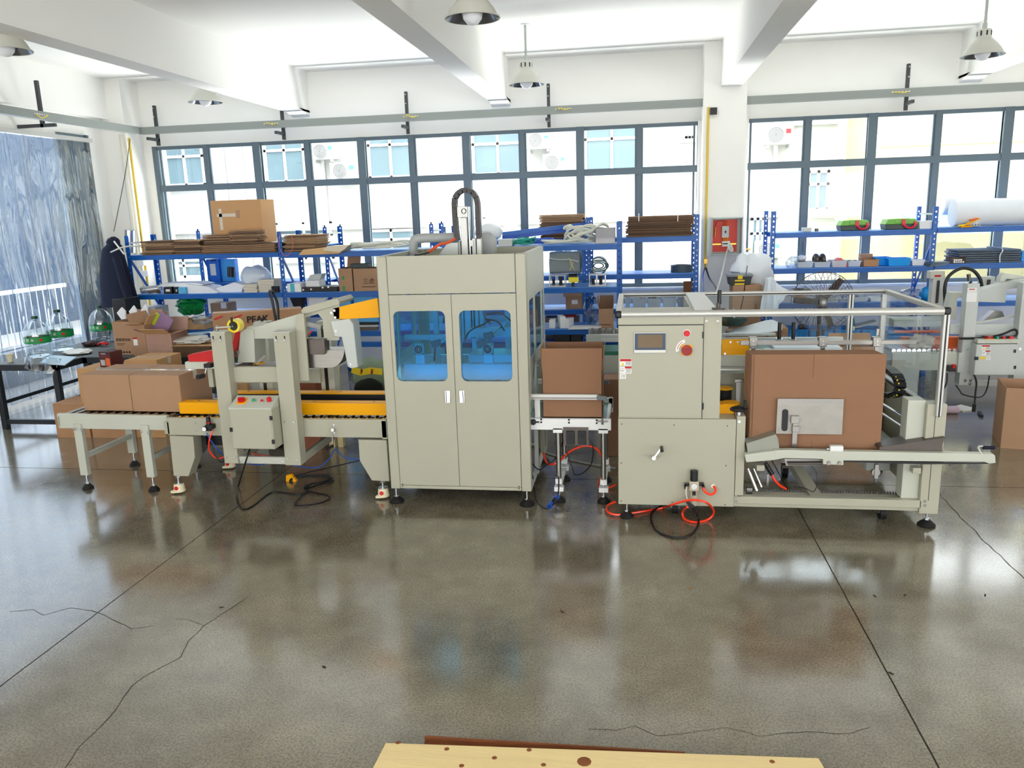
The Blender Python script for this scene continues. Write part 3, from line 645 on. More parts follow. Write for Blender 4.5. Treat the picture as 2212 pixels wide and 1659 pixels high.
# control box between the masts
Yc_ = 5.47; a = rect(498, 885, 590, 970, Yc_)
cb_ = MB().box(a[0], a[1], Yc_, Yc_ + .17, a[2], a[3]).build('control_box', PAINT, cs, bevel=.003)
zt = a[3]; ang = [(Yc_, zt), (Yc_, zt + .012), (Yc_ + .16, zt + .075), (Yc_ + .17, zt)]
MB().prism(ang, 'x', a[0], a[1]).build('sloping_panel', PAINTL, cb_, bevel=.002)
slab(cb_, 'door', PAINT, (500, 888, 587, 969), Yc_ - .004, .004, bevel=.002)
def on_slope(f, g): return Vector((a[0] + (a[1] - a[0]) * f, Yc_ + .16 * g, zt + .012 + .063 * g))
nr = Vector((0, -.063, .16)).normalized()
p = on_slope(.22, .5); k = MB().obox(p + nr * .004, (.068, .068, .008), Matrix((Vector((1, 0, 0)), nr.cross(Vector((1, 0, 0))), nr)).transposed()).build('rotary_switch', YEL, cb_)
MB().cyl(p + nr * .008, p + nr * .024, .029, n=24).obox(p + nr * .03, (.05, .014, .012), Matrix((Vector((1, 0, 0)), nr.cross(Vector((1, 0, 0))), nr)).transposed()).build('switch_knob', RED, k)
for f, m_, r, h in ((.50, GRNB, .013, .02), (.69, REDB, .012, .014), (.87, REDB, .019, .034)):
    p = on_slope(f, .5); b_ = MB().cyl(p, p + nr * .008, .015, n=16).build('push_button', CHROME, cb_); MB().cyl(p + nr * .008, p + nr * h, r, n=16).build('button_cap', m_, b_)
for px, py in ((585, 903), (590, 954), (499, 928)): slab(cb_, 'hinge', BLACK, (px - 3, py - 4, px + 3, py + 5), Yc_ - .01, .008)
# yellow belt guards
def guard(x0_, x1_, y0_, y1_):
    g = MB().box(x0_, x1_, y0_, y1_, .648, .745).build('belt_guard', YEL, cs, bevel=.003)
    for k in range(4): x = x0_ + .15 + k * (x1_ - x0_ - .3) / 3; MB().cyl((x, (y0_ + y1_) / 2, .745), (x, (y0_ + y1_) / 2, .751), .008, n=10).build('bolt', ZINC, g)
    return g
guard(-3.71, -1.9, 5.88, 5.985)
g = guard(-3.45, -1.9, 6.24, 6.345); MB().box(-3.44, -1.9, 6.232, 6.24, .655, .735).build('side_belt', BELT, g)
MB().box(-3.70, -1.9, 5.985, 5.992, .655, .735).build('side_belt', BELT, cs)
# head: lower frame with tape unit
slab(cs, 'head_beam', PAINT, (500, 793, 601, 826), 5.68, .05, bevel=.002)
MB().pbox(400, 782, 462, 797, 5.70, .05).build('infeed_arm', PAINTL, cs, bevel=.002)
MB().pbox(450, 797, 460, 836, 5.72, .28).build('infeed_bracket', PAINT, cs)
q = at(448, 789, 5.6); MB().box(q.x - .02, q.x + .035, 5.58, 5.66, q.z - .018, q.z + .014).build('clamp_lever', BLACK, cs)
MB().tube([P(446, 795, 5.6), P(441, 812, 5.58), P(436, 812, 5.55)], .006, smooth=3).build('crank_arm', STEEL, cs); MB().cyl(P(426, 815, 5.5), P(441, 811, 5.56), .019, n=16).build('crank_handle', BLACK, cs, bevel=.003)
MB().box(-3.43, -2.62, 6.25, 6.29, .83, .95).build('head_beam', PAINT, cs)
MB().ppoly([(500, 793), (540, 778), (556, 790), (600, 790), (600, 794), (500, 796)], 5.95, .2).build('head_plate', DSTEEL, cs)
MB().ppoly([(405, 767), (430, 762), (457, 757), (470, 781), (408, 783)], 5.72, .08).build('red_tape_carriage', RED, cs, bevel=.002)
MB().ppoly([(508, 718), (521, 716), (509, 760), (499, 776), (495, 768)], 5.86, .06).build('red_lever_arm', RED, cs, bevel=.002)
p = P(508, 763, 5.82); MB().cyl(p, p + Vector((.0, -.04, 0)), .014, n=14).cyl(p + Vector((.03, -.01, .012)), p + Vector((.03, -.05, .012)), .014, n=14).build('guide_roller', STEEL, cs)
# tape roll
p = P(508, 703, 5.70); tr_ = MB().ring(p + Vector((0, -.03, 0)), (0, 1, 0), .052, .036, .075).build('tape_roll', mat('yellow_tape', (240, 216, 20), .2, coat=.6), cs)
MB().cyl(p + Vector((0, -.02, 0)), p + Vector((0, .04, 0)), .037, n=28).build('reel_hub', BLACK, tr_); MB().cyl(p + Vector((0, -.03, 0)), p + Vector((0, -.045, 0)), .008, n=10).build('reel_axle', ZINC, tr_)
MB().bar(P(500, 685, 5.62), P(501, 703, 5.62), .014, .014).build('crank_grip', BLACK, cs)
MB().tube([P(466, 708, 5.64), P(498, 706, 5.62)], .006, smooth=0).build('height_crank', PAINTL, cs); MB().cyl(P(469, 718, 5.66), P(469, 703, 5.66), .013, n=12).build('crank_boss', STEEL, cs)
# top head arm plates
HY = 5.86
MB().ppoly([(519, 718), (535, 708), (548, 712), (551, 783), (513, 783)], HY - .02, .20).build('head_upright', PAINTL, cs, bevel=.002)
MB().ppoly([(533, 706), (555, 705), (640, 680), (650, 676), (654, 731), (600, 732), (541, 732), (534, 728)], HY - .01, .16).build('head_arm', PAINTL, cs, bevel=.003)
MB().ppoly([(650, 672), (655, 664), (727, 645), (733, 652), (733, 658), (655, 680)], HY - .06, .32).build('head_cover', PAINT, cs, bevel=.002)
MB().ppoly([(640, 680), (656, 677), (668, 823), (637, 823)], HY - .14, .02).build('front_plate', PAINT, cs, bevel=.002)
MB().ppoly([(656, 680), (733, 658), (733, 735), (700, 735), (697, 690), (687, 678), (660, 686), (663, 728), (700, 731), (700, 737), (657, 737)], HY - .04, .012).build('head_side_plate', PAINT, cs)
MB().ppoly([(714, 694), (754, 689), (763, 700), (773, 793), (758, 796), (751, 792), (738, 728), (722, 728)], HY - .06, .14).build('rear_arm', PAINTG, cs, bevel=.004)
bolts([(716, 676), (726, 715), (757, 787)], HY - .06, cs)
MB().ppoly([(661, 733), (700, 733), (702, 760), (700, 766), (668, 766), (662, 754)], HY - .1, .1).build('chute_hood', DSTEEL, cs, bevel=.002)
sk = [(664, 756), (744, 756)] + [(744 - (1 - math.cos(t)) * 30, 756 + math.sin(t) * 39) for t in [i * math.pi / 16 for i in range(1, 9)]] + [(668, 795)]
MB().ppoly(sk, HY - .07, .16).build('curved_skid', STEEL, cs, bevel=.002)
MB().cyl(P(698, 708, 5.84), P(716, 713, 5.84), .012, n=12).cyl(P(700, 712, 5.84), P(706, 714, 5.84), .02, n=14).build('air_cylinder', STEEL, cs)
MB().bar(P(663, 700, 5.95), P(694, 707, 5.95), .03, .03).build('cylinder_body', ALU, cs)
hose('air_hose', REDH, [P(666, 723, 5.88), P(675, 714, 5.88)], .006, parent=cs)
# twin conduit loop above head
MB().tube([P(596, 693, 5.95), P(588, 650, 5.93), P(582, 632, 5.95), P(588, 630, 6.02), P(599, 655, 6.05), P(601, 690, 6.05)], .011).build('corrugated_conduit', BLACK, cs)
# yellow overhead guide
MB().ppoly([(719, 666), (815, 644), (820, 686), (721, 690)], 5.82, .03).build('overhead_guide', YEL, cs, bevel=.002); bolts([(722, 671), (724, 686)], 5.82, cs)
# small clamps in the head
for px, py in ((540, 768), (551, 762), (548, 775)): MB().cyl(P(px, py, 5.9), P(px, py + 14, 5.9), .008, n=10).build('clamp_post', STEEL, cs)
MB().bar(P(552, 786, 5.88), P(573, 768, 5.92), .012, .02).build('guide_blade', STEEL, cs)
MB().cyl(P(560, 785, 5.9) + Vector((0, 0, 0)), P(560, 785, 5.9) + Vector((0, 0, .006)), .045, n=24).build('warning_disc', YEL, cs)
# side height crank on the bed
MB().cyl(P(718, 929, 5.72), P(718, 929, 5.67), .013, n=14).bar(P(718, 929, 5.675), P(719, 962, 5.675), .012, .008).build('side_crank', STEEL, cs); MB().cyl(P(719, 963, 5.675), P(706, 970, 5.62), .013, n=12).build('crank_handle', BLACK, cs)
bolts([(721, 918), (722, 935)], Yf, cs, .006)

# floor cables beneath the sealer
def ff(pts, h=.006): return [fl(px, py, h) for px, py in pts]
hose('power_cable', CABLE, [P(541, 965, 5.6), P(530, 1000, 5.55)] + ff([(515, 1050), (512, 1080), (524, 1100), (548, 1092), (575, 1070), (595, 1063), (640, 1068), (662, 1063), (661, 1048), (690, 1035), (715, 1042)][:9]) + ff([(657, 1055), (672, 1045), (700, 1040), (716, 1032), (710, 1027), (680, 1026), (640, 1030)]), .007, 'black power cable trailing over the floor under the carton sealer', cat='cable')
hose('power_cable', CABLE, ff([(635, 1029), (665, 1026), (713, 1030), (717, 1038), (690, 1047), (659, 1058), (680, 1065), (706, 1070), (712, 1077), (690, 1087), (650, 1092), (636, 1089), (645, 1078), (662, 1062)], .012), .007, 'black extension lead lying in flat loops beside the yellow plug', cat='cable')
pp = fl(628, 1040); pl = MB().ppoly([(617, 1027), (628, 1025), (640, 1040), (638, 1049), (625, 1049), (617, 1040)], pp.y, .04)
pl = pl.build('socket_block', YEL, None, 'yellow socket block on the floor under the carton sealer', 'socket', bevel=.006)
MB().cyl(P(627, 1040, pp.y - .01), P(634, 1029, pp.y + .02), .014, .01, 12).build('plug', BLACK, pl)
hose('air_hose', BLUEH, [P(530, 1001, 5.9), P(560, 1004, 6.0), P(600, 999, 6.1), P(660, 1010, 5.95), P(690, 1008, 5.95), P(712, 990, 6.0), P(724, 971, 6.05), P(745, 988, 6.05), P(778, 993, 6.0)], .0045, 'blue air hose sagging under the carton sealer bed')
hose('signal_cable', CABLE, [fl(634, 1028, .03), P(690, 1015, 5.95), P(780, 994, 5.98)], .005, 'thin black cable running from the yellow plug to the sealer leg', cat='cable')
# ================================================================== tall enclosure cabinet
CYF, CYB, CXL, CXR, CB, CT = 5.66, 6.82, -1.868, -.765, .118, 1.905
cab = thing('packing_enclosure', ((CXL + CXR) / 2, (CYF + CYB) / 2, 0), 'tall beige machine enclosure with two doors and blue tinted windows', 'machine')
zs = at(973, 635, CYF).z; zb = at(990, 1050, CYF).z
for x0_, x1_, nm in ((CXL, CXL + .075, 0), (CXR - .075, CXR, 1)):
    for y0_, y1_ in ((CYF, CYF + .075), (CYB - .075, CYB)):
        MB().box(x0_, x1_, y0_, y1_, CB, CT).build('corner_post', PAINT, cab, bevel=.006)
xi0, xi1 = CXL + .078, CXR - .078
MB().box(xi0, xi1, CYF + .002, CYF + .03, zs + .003, CT).build('top_panel', PAINT, cab, bevel=.002)
MB().box(xi0, xi1, CYB - .03, CYB - .002, zs, CT).build('top_panel', PAINT, cab)
MB().box(CXR - .03, CXR + .002, CYF + .078, CYB - .078, zs, CT).build('top_panel', PAINTL, cab); MB().box(CXL - .002, CXL + .03, CYF + .078, CYB - .078, zs, CT).build('top_panel', PAINTL, cab)
MB().box(xi0, xi1, CYF, CYF + .035, CB + .005, zb - .004).build('bottom_rail', PAINT, cab, bevel=.002)
MB().box(xi0, xi1, CYB - .035, CYB, CB + .005, zb).build('bottom_rail', PAINT, cab); MB().box(CXR - .03, CXR - .0, CYF + .078, CYB - .078, CB + .005, zb).build('bottom_rail', PAINTL, cab); MB().box(CXL, CXL + .03, CYF + .078, CYB - .078, CB + .005, zb).build('bottom_rail', PAINTL, cab)
MB().box(CXL + .03, CXR - .03, CYF + .04, CYB - .04, CB, CB + .01).build('base_tray', DSTEEL, cab)
def rrect(x0, x1, z0, z1, r, n=5):
    out = []
    for cx, cz, s in ((x1 - r, z1 - r, 0), (x0 + r, z1 - r, 1), (x0 + r, z0 + r, 2), (x1 - r, z0 + r, 3)):
        for k in range(n + 1): t = (s + k / n) * math.pi / 2; out.append((cx + r * math.cos(t), cz + r * math.sin(t)))
    return out
def holed_panel(mb, outer, hole, axis, a, b):
    """flat panel with a rounded hole; outer=(x0,x1,z0,z1) and hole list of points starting at the +x +z corner"""
    x0, x1, z0, z1 = outer; cors = [(x1, z1), (x0, z1), (x0, z0), (x1, z0)]; n = len(hole); q = n // 4
    def P3(p, h): return (p[0], h, p[1]) if axis == 'y' else (h, p[0], p[1])
    for h in (a, b):
        vs = [P3(p, h) for p in hole] + [P3(c, h) for c in cors]; fs = []
        for s in range(4):
            for k in range(q - 1): fs.append((s * q + k, s * q + k + 1, n + s))
            fs.append((s * q + q - 1, ((s + 1) * q) % n, n + (s + 1) % 4, n + s))
        mb._add(vs, fs)
    mb._add([P3(p, a) for p in hole] + [P3(p, b) for p in hole], [(i, (i + 1) % n, n + (i + 1) % n, n + i) for i in range(n)])
    mb._add([P3(p, a) for p in cors] + [P3(p, b) for p in cors], [(i, 4 + i, 4 + (i + 1) % 4, (i + 1) % 4) for i in range(4)]); return mb
xm = (xi0 + xi1) / 2 - .003
wz0, wz1 = at(910, 824, CYF).z, at(910, 672, CYF).z
for k, (a_, b_, px0, px1, hx) in enumerate(((xi0, xm - .002, 853, 964, 967), (xm + .002, xi1, 994, 1105, 998))):
    h0, h1 = at(px0, 750, CYF).x, at(px1, 750, CYF).x
    d_ = holed_panel(MB(), (a_, b_, zb, zs - .003), rrect(h0, h1, wz0, wz1, .045), 'y', CYF + .002, CYF + .022).build('door', PAINT, cab, smooth=False)
    MB().prism(rrect(h0 - .01, h1 + .01, wz0 - .01, wz1 + .01, .05), 'y', CYF + .022, CYF + .026).build('tinted_window', ACRB, d_, smooth=False, label='blue tinted window')
    q = at(hx, 857, CYF); hw = .02
    MB().box(q.x - hw, q.x + hw, CYF - .006, CYF + .004, q.z - .048, q.z + .048).build('door_handle', CHROME, d_, bevel=.003, label='recessed chrome handle')
    MB().box(q.x - (.012 if k == 0 else -.006), q.x - (.006 if k == 0 else -.012), CYF - .0075, CYF - .005, q.z - .044, q.z + .044).build('handle_groove', BLACK, d_)
MB().box(xm - .002, xm + .002, CYF + .012, CYF + .024, zb, zs).box(xi0 - .003, xi0, CYF + .01, CYF + .024, zb, CT - .002).box(xi1, xi1 + .003, CYF + .01, CYF + .024, zb, CT - .002).build('panel_gap', BLACK, cab)
for x in (CXL + .095, CXR - .095):
    for z in (CB + .022, CB + .04): MB().cyl((x, CYF, z), (x, CYF - .002, z), .005, n=10).build('screw', BLACK, cab)
# side panels with tall chamfered windows (right and left sides)
for X, dx in ((CXR - .004, .006), (CXL - .002, .006)):
    ys = [CYF + .078, (CYF + CYB) / 2 - .16, (CYF + CYB) / 2 + .16, CYB - .078]
    for ya, yb_ in ((ys[0], ys[1]), (ys[1] + .015, ys[3] - .18), (ys[3] - .165, ys[3])):
        zlo = 1.02
        o = holed_panel(MB(), (ya, yb_, zlo, zs), rrect(ya + .05, yb_ - .035, zlo + .1, zs - .07, .03), 'x', X, X + dx).build('side_panel', PAINTL, cab, smooth=False)
        MB().box(X + .001, X + .004, ya + .04, yb_ - .03, zlo + .09, zs - .06).build('side_window', ACRB, o, smooth=False)
    MB().prism([(ys[0], 1.02), (ys[1], 1.02), (ys[0], .80)], 'x', X, X + dx).build('side_gusset', PAINTL, cab)
    MB().box(X - .02, X + .01, ys[1] + .005, ys[1] + .045, CB, 1.03).build('side_post', ALU, cab); MB().box(X - .03, X + .005, ys[2] + .15, ys[2] + .19, CB, 1.2).build('side_post', PAINT, cab)
for x in (CXL + .03, CXR - .04):
    for y in (CYF + .03, CYB - .05): foot(x, y, .13, cab, .058)
# inner conveyor and gripper frame seen through the blue windows
inn = MB().box(CXL + .08, CXR - .08, 5.93, 5.97, .93, 1.05).build('guard_rail', WHITE, cab, bevel=.003)
MB().box(CXL + .1, CXR - .1, 6.45, 6.5, .96, 1.03).build('guard_rail', WHITE, cab)
MB().box(CXL + .05, CXR - .0, 5.9, 6.6, .60, .66).build('inner_conveyor', PAINTL, cab)
for px, col_ in ((907, 0), (1055, 0)):
    q = at(px, 750, 6.0); MB().box(q.x - .035, q.x + .035, 5.985, 6.02, .66, 1.15).build('profile_post', WHITE, cab)
    e = MB().box(q.x - .045, q.x + .045, 5.955, 5.985, 1.12, 1.21).build('bearing_block', PAINTL, cab, bevel=.004)
    MB().torus((q.x, 5.953, 1.165), (0, 1, 0), .026, .006, 20, 6).torus((q.x, 5.953, 1.165), (0, 1, 0), .012, .004, 16, 6).build('bearing', BLACK, e)
    for sx_ in (-1, 1):
        for sz_ in (-1, 1): MB().cyl((q.x + sx_ * .033, 5.955, 1.165 + sz_ * .033), (q.x + sx_ * .033, 5.95, 1.165 + sz_ * .033), .005, n=8).build('screw', BLACK, e)
for px, py in ((942, 742), (1055, 725), (1040, 742)):
    q = at(px, py, 5.95); MB().obox(q, (.075, .03, .05), Matrix.Rotation(R(-12), 3, 'Y')).build('gripper_pad', mat('grey_pad', (105, 112, 112), .5), cab, bevel=.004)
    MB().cyl(q + Vector((.03, .03, 0)), q + Vector((.13, .1, .09)), .01, n=10).build('gripper_rod', CHROME, cab)
for x in (-1.62, -1.43, -1.3, -1.02): MB().box(x - .02, x + .02, 6.35, 6.39, .66, 1.6).build('profile_post', ALU, cab)
MB().box(-1.85, -1.5, 6.2, 6.24, 1.20, 1.24).box(-1.3, -.85, 6.15, 6.2, 1.23, 1.30).build('cross_profile', ALU, cab)
MB().box(-1.28, -.84, 6.0, 6.3, 1.05, 1.11).build('suction_plate', ALU, cab)
MB().box(-1.83, -.8, 6.62, 6.66, .66, .90).build('rear_guard', PAINTG, cab)
for i, (m_, pts) in enumerate(((CABLE, [(1003, 738), (1015, 715), (1045, 700), (1062, 690)]), (CABLE, [(1050, 680), (1080, 676), (1105, 695)]), (CABLE, [(1050, 690), (1075, 695), (1090, 715)]), (REDH, [(1043, 672), (1050, 690), (1060, 700)]), (REDH, [(902, 806), (915, 815), (940, 812), (960, 806)]), (REDH, [(945, 808), (955, 822)]), (REDH, [(1070, 822), (1095, 815), (1105, 806)]), (CABLE, [(940, 750), (938, 780)]))):
    hose('air_hose', m_, [P(x, y, 6.0) for x, y in pts], .006, parent=cab)
# z axis module rising out of the top
GY = 6.25
for (px0, px1, y0_, nm, m_) in ((994, 1008, 470, 'axis_profile', ALU), (1019, 1027, 515, 'axis_profile', ALU), (1029, 1039, 513, 'axis_profile', ALU), (990, 994, 522, 'axis_profile', ALU), (1010, 1013, 446, 'linear_rail', ZINC)):
    x0_, x1_, _, z1_ = rect(px0, y0_, px1, y0_ + 2, GY); MB().box(x0_, x1_, GY, GY + .05, 1.2, z1_).build(nm, m_, cab, bevel=.003)
for px0, px1, y0_ in ((994, 1000, 520), (1009, 1017, 515)): x0_, x1_, _, z1_ = rect(px0, y0_, px1, y0_ + 2, GY); MB().box(x0_, x1_, GY + .01, GY + .04, 1.3, z1_).build('belt_cover', BLACK, cab)
a = rect(987, 446, 1010, 470, GY - .01); e = MB().box(a[0], a[1], GY - .01, GY + .06, a[2], a[3]).build('pulley_head', ALU, cab, bevel=.003)
q = P(1002, 456, GY - .01); MB().ring(q + Vector((0, -.004, 0)), (0, 1, 0), .021, .015, .006, 20).build('pulley', BLACK, e); MB().box(q.x - .004, q.x + .004, q.y - .006, q.y, q.z - .015, q.z + .015).build('pulley_shaft', ZINC, e)
a = rect(1016, 519, 1022, 532, GY - .02); MB().box(a[0], a[1], GY - .02, GY, a[2], a[3]).build('slider', ALU, cab)
# cable chain arch: links
chn = [(989, 520), (985, 495), (983, 460), (982, 440), (983, 428), (990, 417), (1000, 411), (1010, 411), (1021, 415), (1029, 427), (1032, 440), (1033, 470), (1034, 495), (1035, 515)]
C = [P(x, y, GY + .02) for x, y in chn]; cc = MB(); 
fine_ = []
for a_, b_ in zip(C, C[1:]):
    n_ = max(1, round((b_ - a_).length / .035)); fine_ += [a_.lerp(b_, i / n_) for i in range(n_)]
fine_.append(C[-1])
chp = MB()
for a_, b_ in zip(fine_, fine_[1:]): chp.bar(a_, a_ + (b_ - a_) * 1.05, .07, .036, up=(b_ - a_).cross(Vector((0, 1, 0))))
chp.build('cable_chain', mat('chain_black', (46, 40, 42), .4), cab)
# grey ducts beside the gantry
GD = mat('duct_grey', (172, 176, 176), .5)
dz = P(930, 520, 6.45).z
MB().tube([P(893, 560, 6.45), P(893, 530, 6.45), P(897, 518, 6.45), P(910, 515, 6.45), P(930, 514, 6.45), P(990, 513, 6.45)], .038, 16).build('grey_duct', GD, cab)
MB().prism([(lambda p: (p.x, p.z))(P(x, y, 6.4)) for x, y in ((1040, 503), (1052, 503), (1061, 510), (1067, 520), (1067, 560), (1040, 560))], 'y', 6.40, 6.55).build('chain_guide', GD, cab, bevel=.006)
MB().ppoly([(948, 550), (966, 526), (989, 524), (989, 550)], 6.2, .1).build('gantry_bracket', PAINTG, cab)
hose('air_hose', mat('orange_cable', (226, 90, 40), .4), [P(926, 545, 6.1), P(950, 528, 6.15), P(968, 524, 6.2), P(985, 514, 6.25)], .011, parent=cab)
MB().bar(P(900, 551, 5.9), P(922, 545, 6.05), .04, .01).build('ribbed_cable_end', BLACK, cab)

# ================================================================== short belt conveyor with the open box
bc = thing('belt_conveyor', (-.45, 5.95, 0), 'short white belt conveyor with green belt between enclosure and case erector', 'conveyor')
BYF, BYB = 5.755, 6.33
a = rect(1145, 905, 1320, 929, BYF)
MB().box(-.80, a[1], BYF, BYF + .03, a[2], a[3]).build('side_frame', WHITE, bc, bevel=.002); MB().box(-.80, a[1], BYB - .03, BYB, a[2], a[3] + .03).build('side_frame', WHITE, bc, bevel=.002)
zt_ = a[3]
MB().box(-.80, a[1] - .02, BYF + .03, BYB - .03, zt_ - .045, zt_ - .005).build('belt', GREEN, bc, bevel=.008)
MB().cyl((a[1] - .03, BYF + .03, zt_ - .026), (a[1] - .03, BYB - .03, zt_ - .026), .022, n=18).build('end_roller', ALU, bc)
MB().box(-.20, -.17, BYB - .03, BYB + .02, zt_ - .05, zt_ + .03).build('end_bracket', WHITE, bc)
bolts([(1169, 906), (1169, 912), (1229, 907), (1229, 913), (1289, 908), (1289, 914)], BYF, bc, .006, m=BLACK)
q = P(1152, 911, BYF); MB().cyl(q, q + Vector((0, -.014, 0)), .023, n=18).bar(q + Vector((0, -.005, 0)), q + Vector((.045, -.005, 0)), .02, .01).build('bearing', BLACK, bc)
MB().cyl(P(1301, 905, BYF - .008), P(1301, 917, BYF - .008), .008, n=8).cyl(P(1291, 910, BYF - .008), P(1313, 910, BYF - .008), .006, n=8).build('tension_clamp', STEEL, bc)
for px in (1205, 1303):
    for y in (BYF + .03, BYB - .05):
        x = at(px, 950, BYF).x
        lg = MB().cyl((x, y, .19), (x, y, zt_ - .08), .019, n=16).build('leg', STEEL, bc); MB().cyl((x, y, .07), (x, y, .28), .012, n=12).build('leg_insert', ZINC, lg)
        MB().box(x - .035, x + .035, y - .03, y + .03, zt_ - .11, zt_ - .075).build('leg_clamp', WHITE, lg)
        MB().box(x - .035, x + .035, y - .03, y + .03, .09, .125).box(x - .025, x + .025, y - .03, y + .03, .15, .19).build('base_block', WHITE, lg)
        foot(x, y, .10, bc, .05)
    MB().box(x - .018, x + .018, BYF + .06, BYB - .08, .10, .12).build('base_bar', WHITE, bc)
pl = slab(bc, 'mounting_plate', DSTEEL, (1217, 923, 1271, 962), BYF - .012, .004)
for px in (1223, 1248):
    e = slab(pl, 'speed_controller', BLACK, (px, 932, px + 18, 961), BYF - .03, .016, bevel=.002)
    q = P(px + 9, 943, BYF - .03); MB().cyl(q, q + Vector((0, -.01, 0)), .012, n=18).build('dial', mat('black_soft', (14, 14, 15), .25), e)
for py, y in ((832, 6.0 + .2), (858, BYF - .03)):
    pass
ra = rect(1145, 852, 1292, 864, BYF + .0)
gr = MB().box(-.765, ra[1], BYF - .0, BYF + .025, ra[2], ra[3]).build('guide_rail', ALU, bc, bevel=.003); MB().box(-.765, ra[1] - .01, BYF - .002, BYF, ra[2] + .012, ra[2] + .018).build('rail_groove', DSTEEL, gr)
ENDG = mat('grey_end_piece', (112, 120, 126), .5)
MB().bar((ra[1] - .02, BYF + .012, (ra[2] + ra[3]) / 2), (ra[1] + .065, BYF - .03, (ra[2] + ra[3]) / 2 - .004), .014, .034).build('rail_tip', ENDG, gr, bevel=.004)
MB().box(-.765, ra[1], 6.2, 6.225, ra[2] + .02, ra[3] + .02).build('guide_rail', ALU, bc, bevel=.003); MB().bar((ra[1] - .02, 6.21, ra[3]), (ra[1] + .07, 6.17, ra[3] + .002), .014, .03).build('rail_tip', ENDG, bc, bevel=.004)
for x in (-.72, ):
    MB().box(x - .02, x + .02, BYF + .03, BYF + .05, zt_, ra[2]).build('rail_post', ALU, bc)
# open carton on the belt
ob = thing('open_carton', (-.455, 5.95, zt_), 'open topped brown carton standing on the green belt', 'carton')
bx0, bx1, by0, by1, bz1, bz2 = -.682, -.233, 5.80, 6.10, 1.03, 1.195
t = .004
MB().box(bx0, bx1, by0, by0 + t, zt_, bz2).build('front_wall', CARDN, ob); MB().box(bx0, bx1, by1 - t, by1, zt_, bz2).build('rear_wall', CARDN, ob)
MB().box(bx0, bx0 + t, by0, by1 - .0, zt_, bz1).build('side_wall', CARDN, ob); MB().box(bx1 - t, bx1, by0, by1, zt_, bz1).build('side_wall', CARDN, ob)
MB().box(bx0, bx1, by0, by1, zt_, zt_ + t).build('bottom', CARDN, ob)
MB().prism([(by0 + .02, bz1), (by1 - .02, bz1), (by1 - .02, bz2 + .005), (by0 + .01, bz2 - .0)], 'x', bx0 - .002, bx0 + .001).rot(R(-4), (bx0, by0, bz1), axis='Y').build('flap', CARD, ob)
MB().prism([(by0 + .02, bz1), (by1 - .02, bz1), (by1 - .02, bz2), (by0 + .01, bz2)], 'x', bx1 - .001, bx1 + .002).rot(R(5), (bx1, by0, bz1), axis='Y').build('flap', CARD, ob)
# hoses and leads below the belt conveyor
hose('air_hose', REDH, [P(1174, 978, 6.1), P(1180, 998, 6.0), P(1193, 1003, 5.95), P(1208, 997, 5.95), P(1222, 982, 6.0), P(1245, 968, 6.0), P(1270, 963, 6.0), P(1292, 972, 6.0), P(1300, 990, 6.0)], .009, 'red air hose arching behind the belt conveyor legs')
hose('air_hose', REDH, [fl(1300, 1030, .2), fl(1293, 1040, .12), fl(1294, 1052, .02), fl(1310, 1055, .012), fl(1330, 1047, .03)], .008, 'short red hose curl beside the belt conveyor right foot')
hose('power_cable', CABLE, [P(1272, 945, 5.72), P(1281, 965, 5.72), P(1278, 1000, 5.75), P(1262, 1020, 5.8), P(1243, 1026, 5.85), P(1236, 1010, 5.9), P(1224, 975, 5.9)], .005, 'black lead looping from the speed controller plate', cat='cable')
hose('power_cable', CABLE, [P(1148, 1000, 5.95), P(1165, 1015, 5.9), P(1180, 1005, 5.9), P(1200, 990, 5.9), P(1218, 950, 5.85)], .005, 'black lead from the speed controllers back into the enclosure', cat='cable')
hose('power_cable', CABLE, [P(1150, 1025, 5.9), P(1154, 1050, 5.8), fl(1158, 1080, .05), fl(1172, 1096, .006), fl(1188, 1096, .02), fl(1205, 1070, .12), P(1207, 1030, 5.75)], .005, 'black cable from the enclosure to the blue plug', cat='cable')
p0, p1 = fl(1186, 1095, .03), fl(1205, 1072, .06); o = MB().cyl(p0, p1, .017, n=12).build('cable_plug', BLACK, None, 'black and blue plug leaning on the conveyor foot', 'plug'); MB().cyl(p0, p0.lerp(p1, .3), .019, n=12).build('coupling', BLUEH, o); MB().cyl(p0.lerp(p1, .7), p1, .019, n=12).build('coupling', BLUEH, o)
hose('grey_pipe', mat('grey_hose', (150, 148, 142), .5), [fl(1173, 975, .01), fl(1200, 985, .01), fl(1262, 1000, .01), fl(1330, 1012, .01)], .009, 'grey cable lying on the floor behind the belt conveyor', cat='cable')
# ================================================================== case erector on the right
ce = thing('case_erector', (1.0, 5.44, 0), 'large beige case erecting machine with touch panel and magazine of flat cartons', 'machine')
EY, EYB = 5.44, 6.70
X0, X1, Z0, Z1 = rect(1329.5, 905, 1588, 1092, EY); X0 = -.108
lb = MB().box(X0, X1, EY, EY + .62, Z0, Z1).build('lower_housing', PAINT, ce, bevel=.003)
for px, py in ((1343, 916), (1456, 918), (1571, 920), (1342, 1000), (1568, 1006), (1342, 1082), (1452, 1085), (1566, 1090)):
    q = P(px, py, EY); MB().cyl(q, q + Vector((0, -.002, 0)), .005, n=8).build('rivet', DSTEEL, lb)
XC = at(1557, 800, EY).x; XD = at(1517, 800, EY).x; ZT = at(1330, 681, EY).z
MB().box(X0 + .002, XC, EY + .002, EY + .42, Z1 + .002, ZT).build('electrical_cabinet', PAINT, ce, bevel=.003)
MB().box(X0, XD + .004, EY - .006, EY, at(1420, 701, EY).z, ZT).build('fascia', PAINT, ce, bevel=.002)
dr = MB().box(X0 + .003, XD, EY - .008, EY, at(1420, 901, EY).z, at(1420, 703, EY).z).build('cabinet_door', PAINT, ce, bevel=.002)
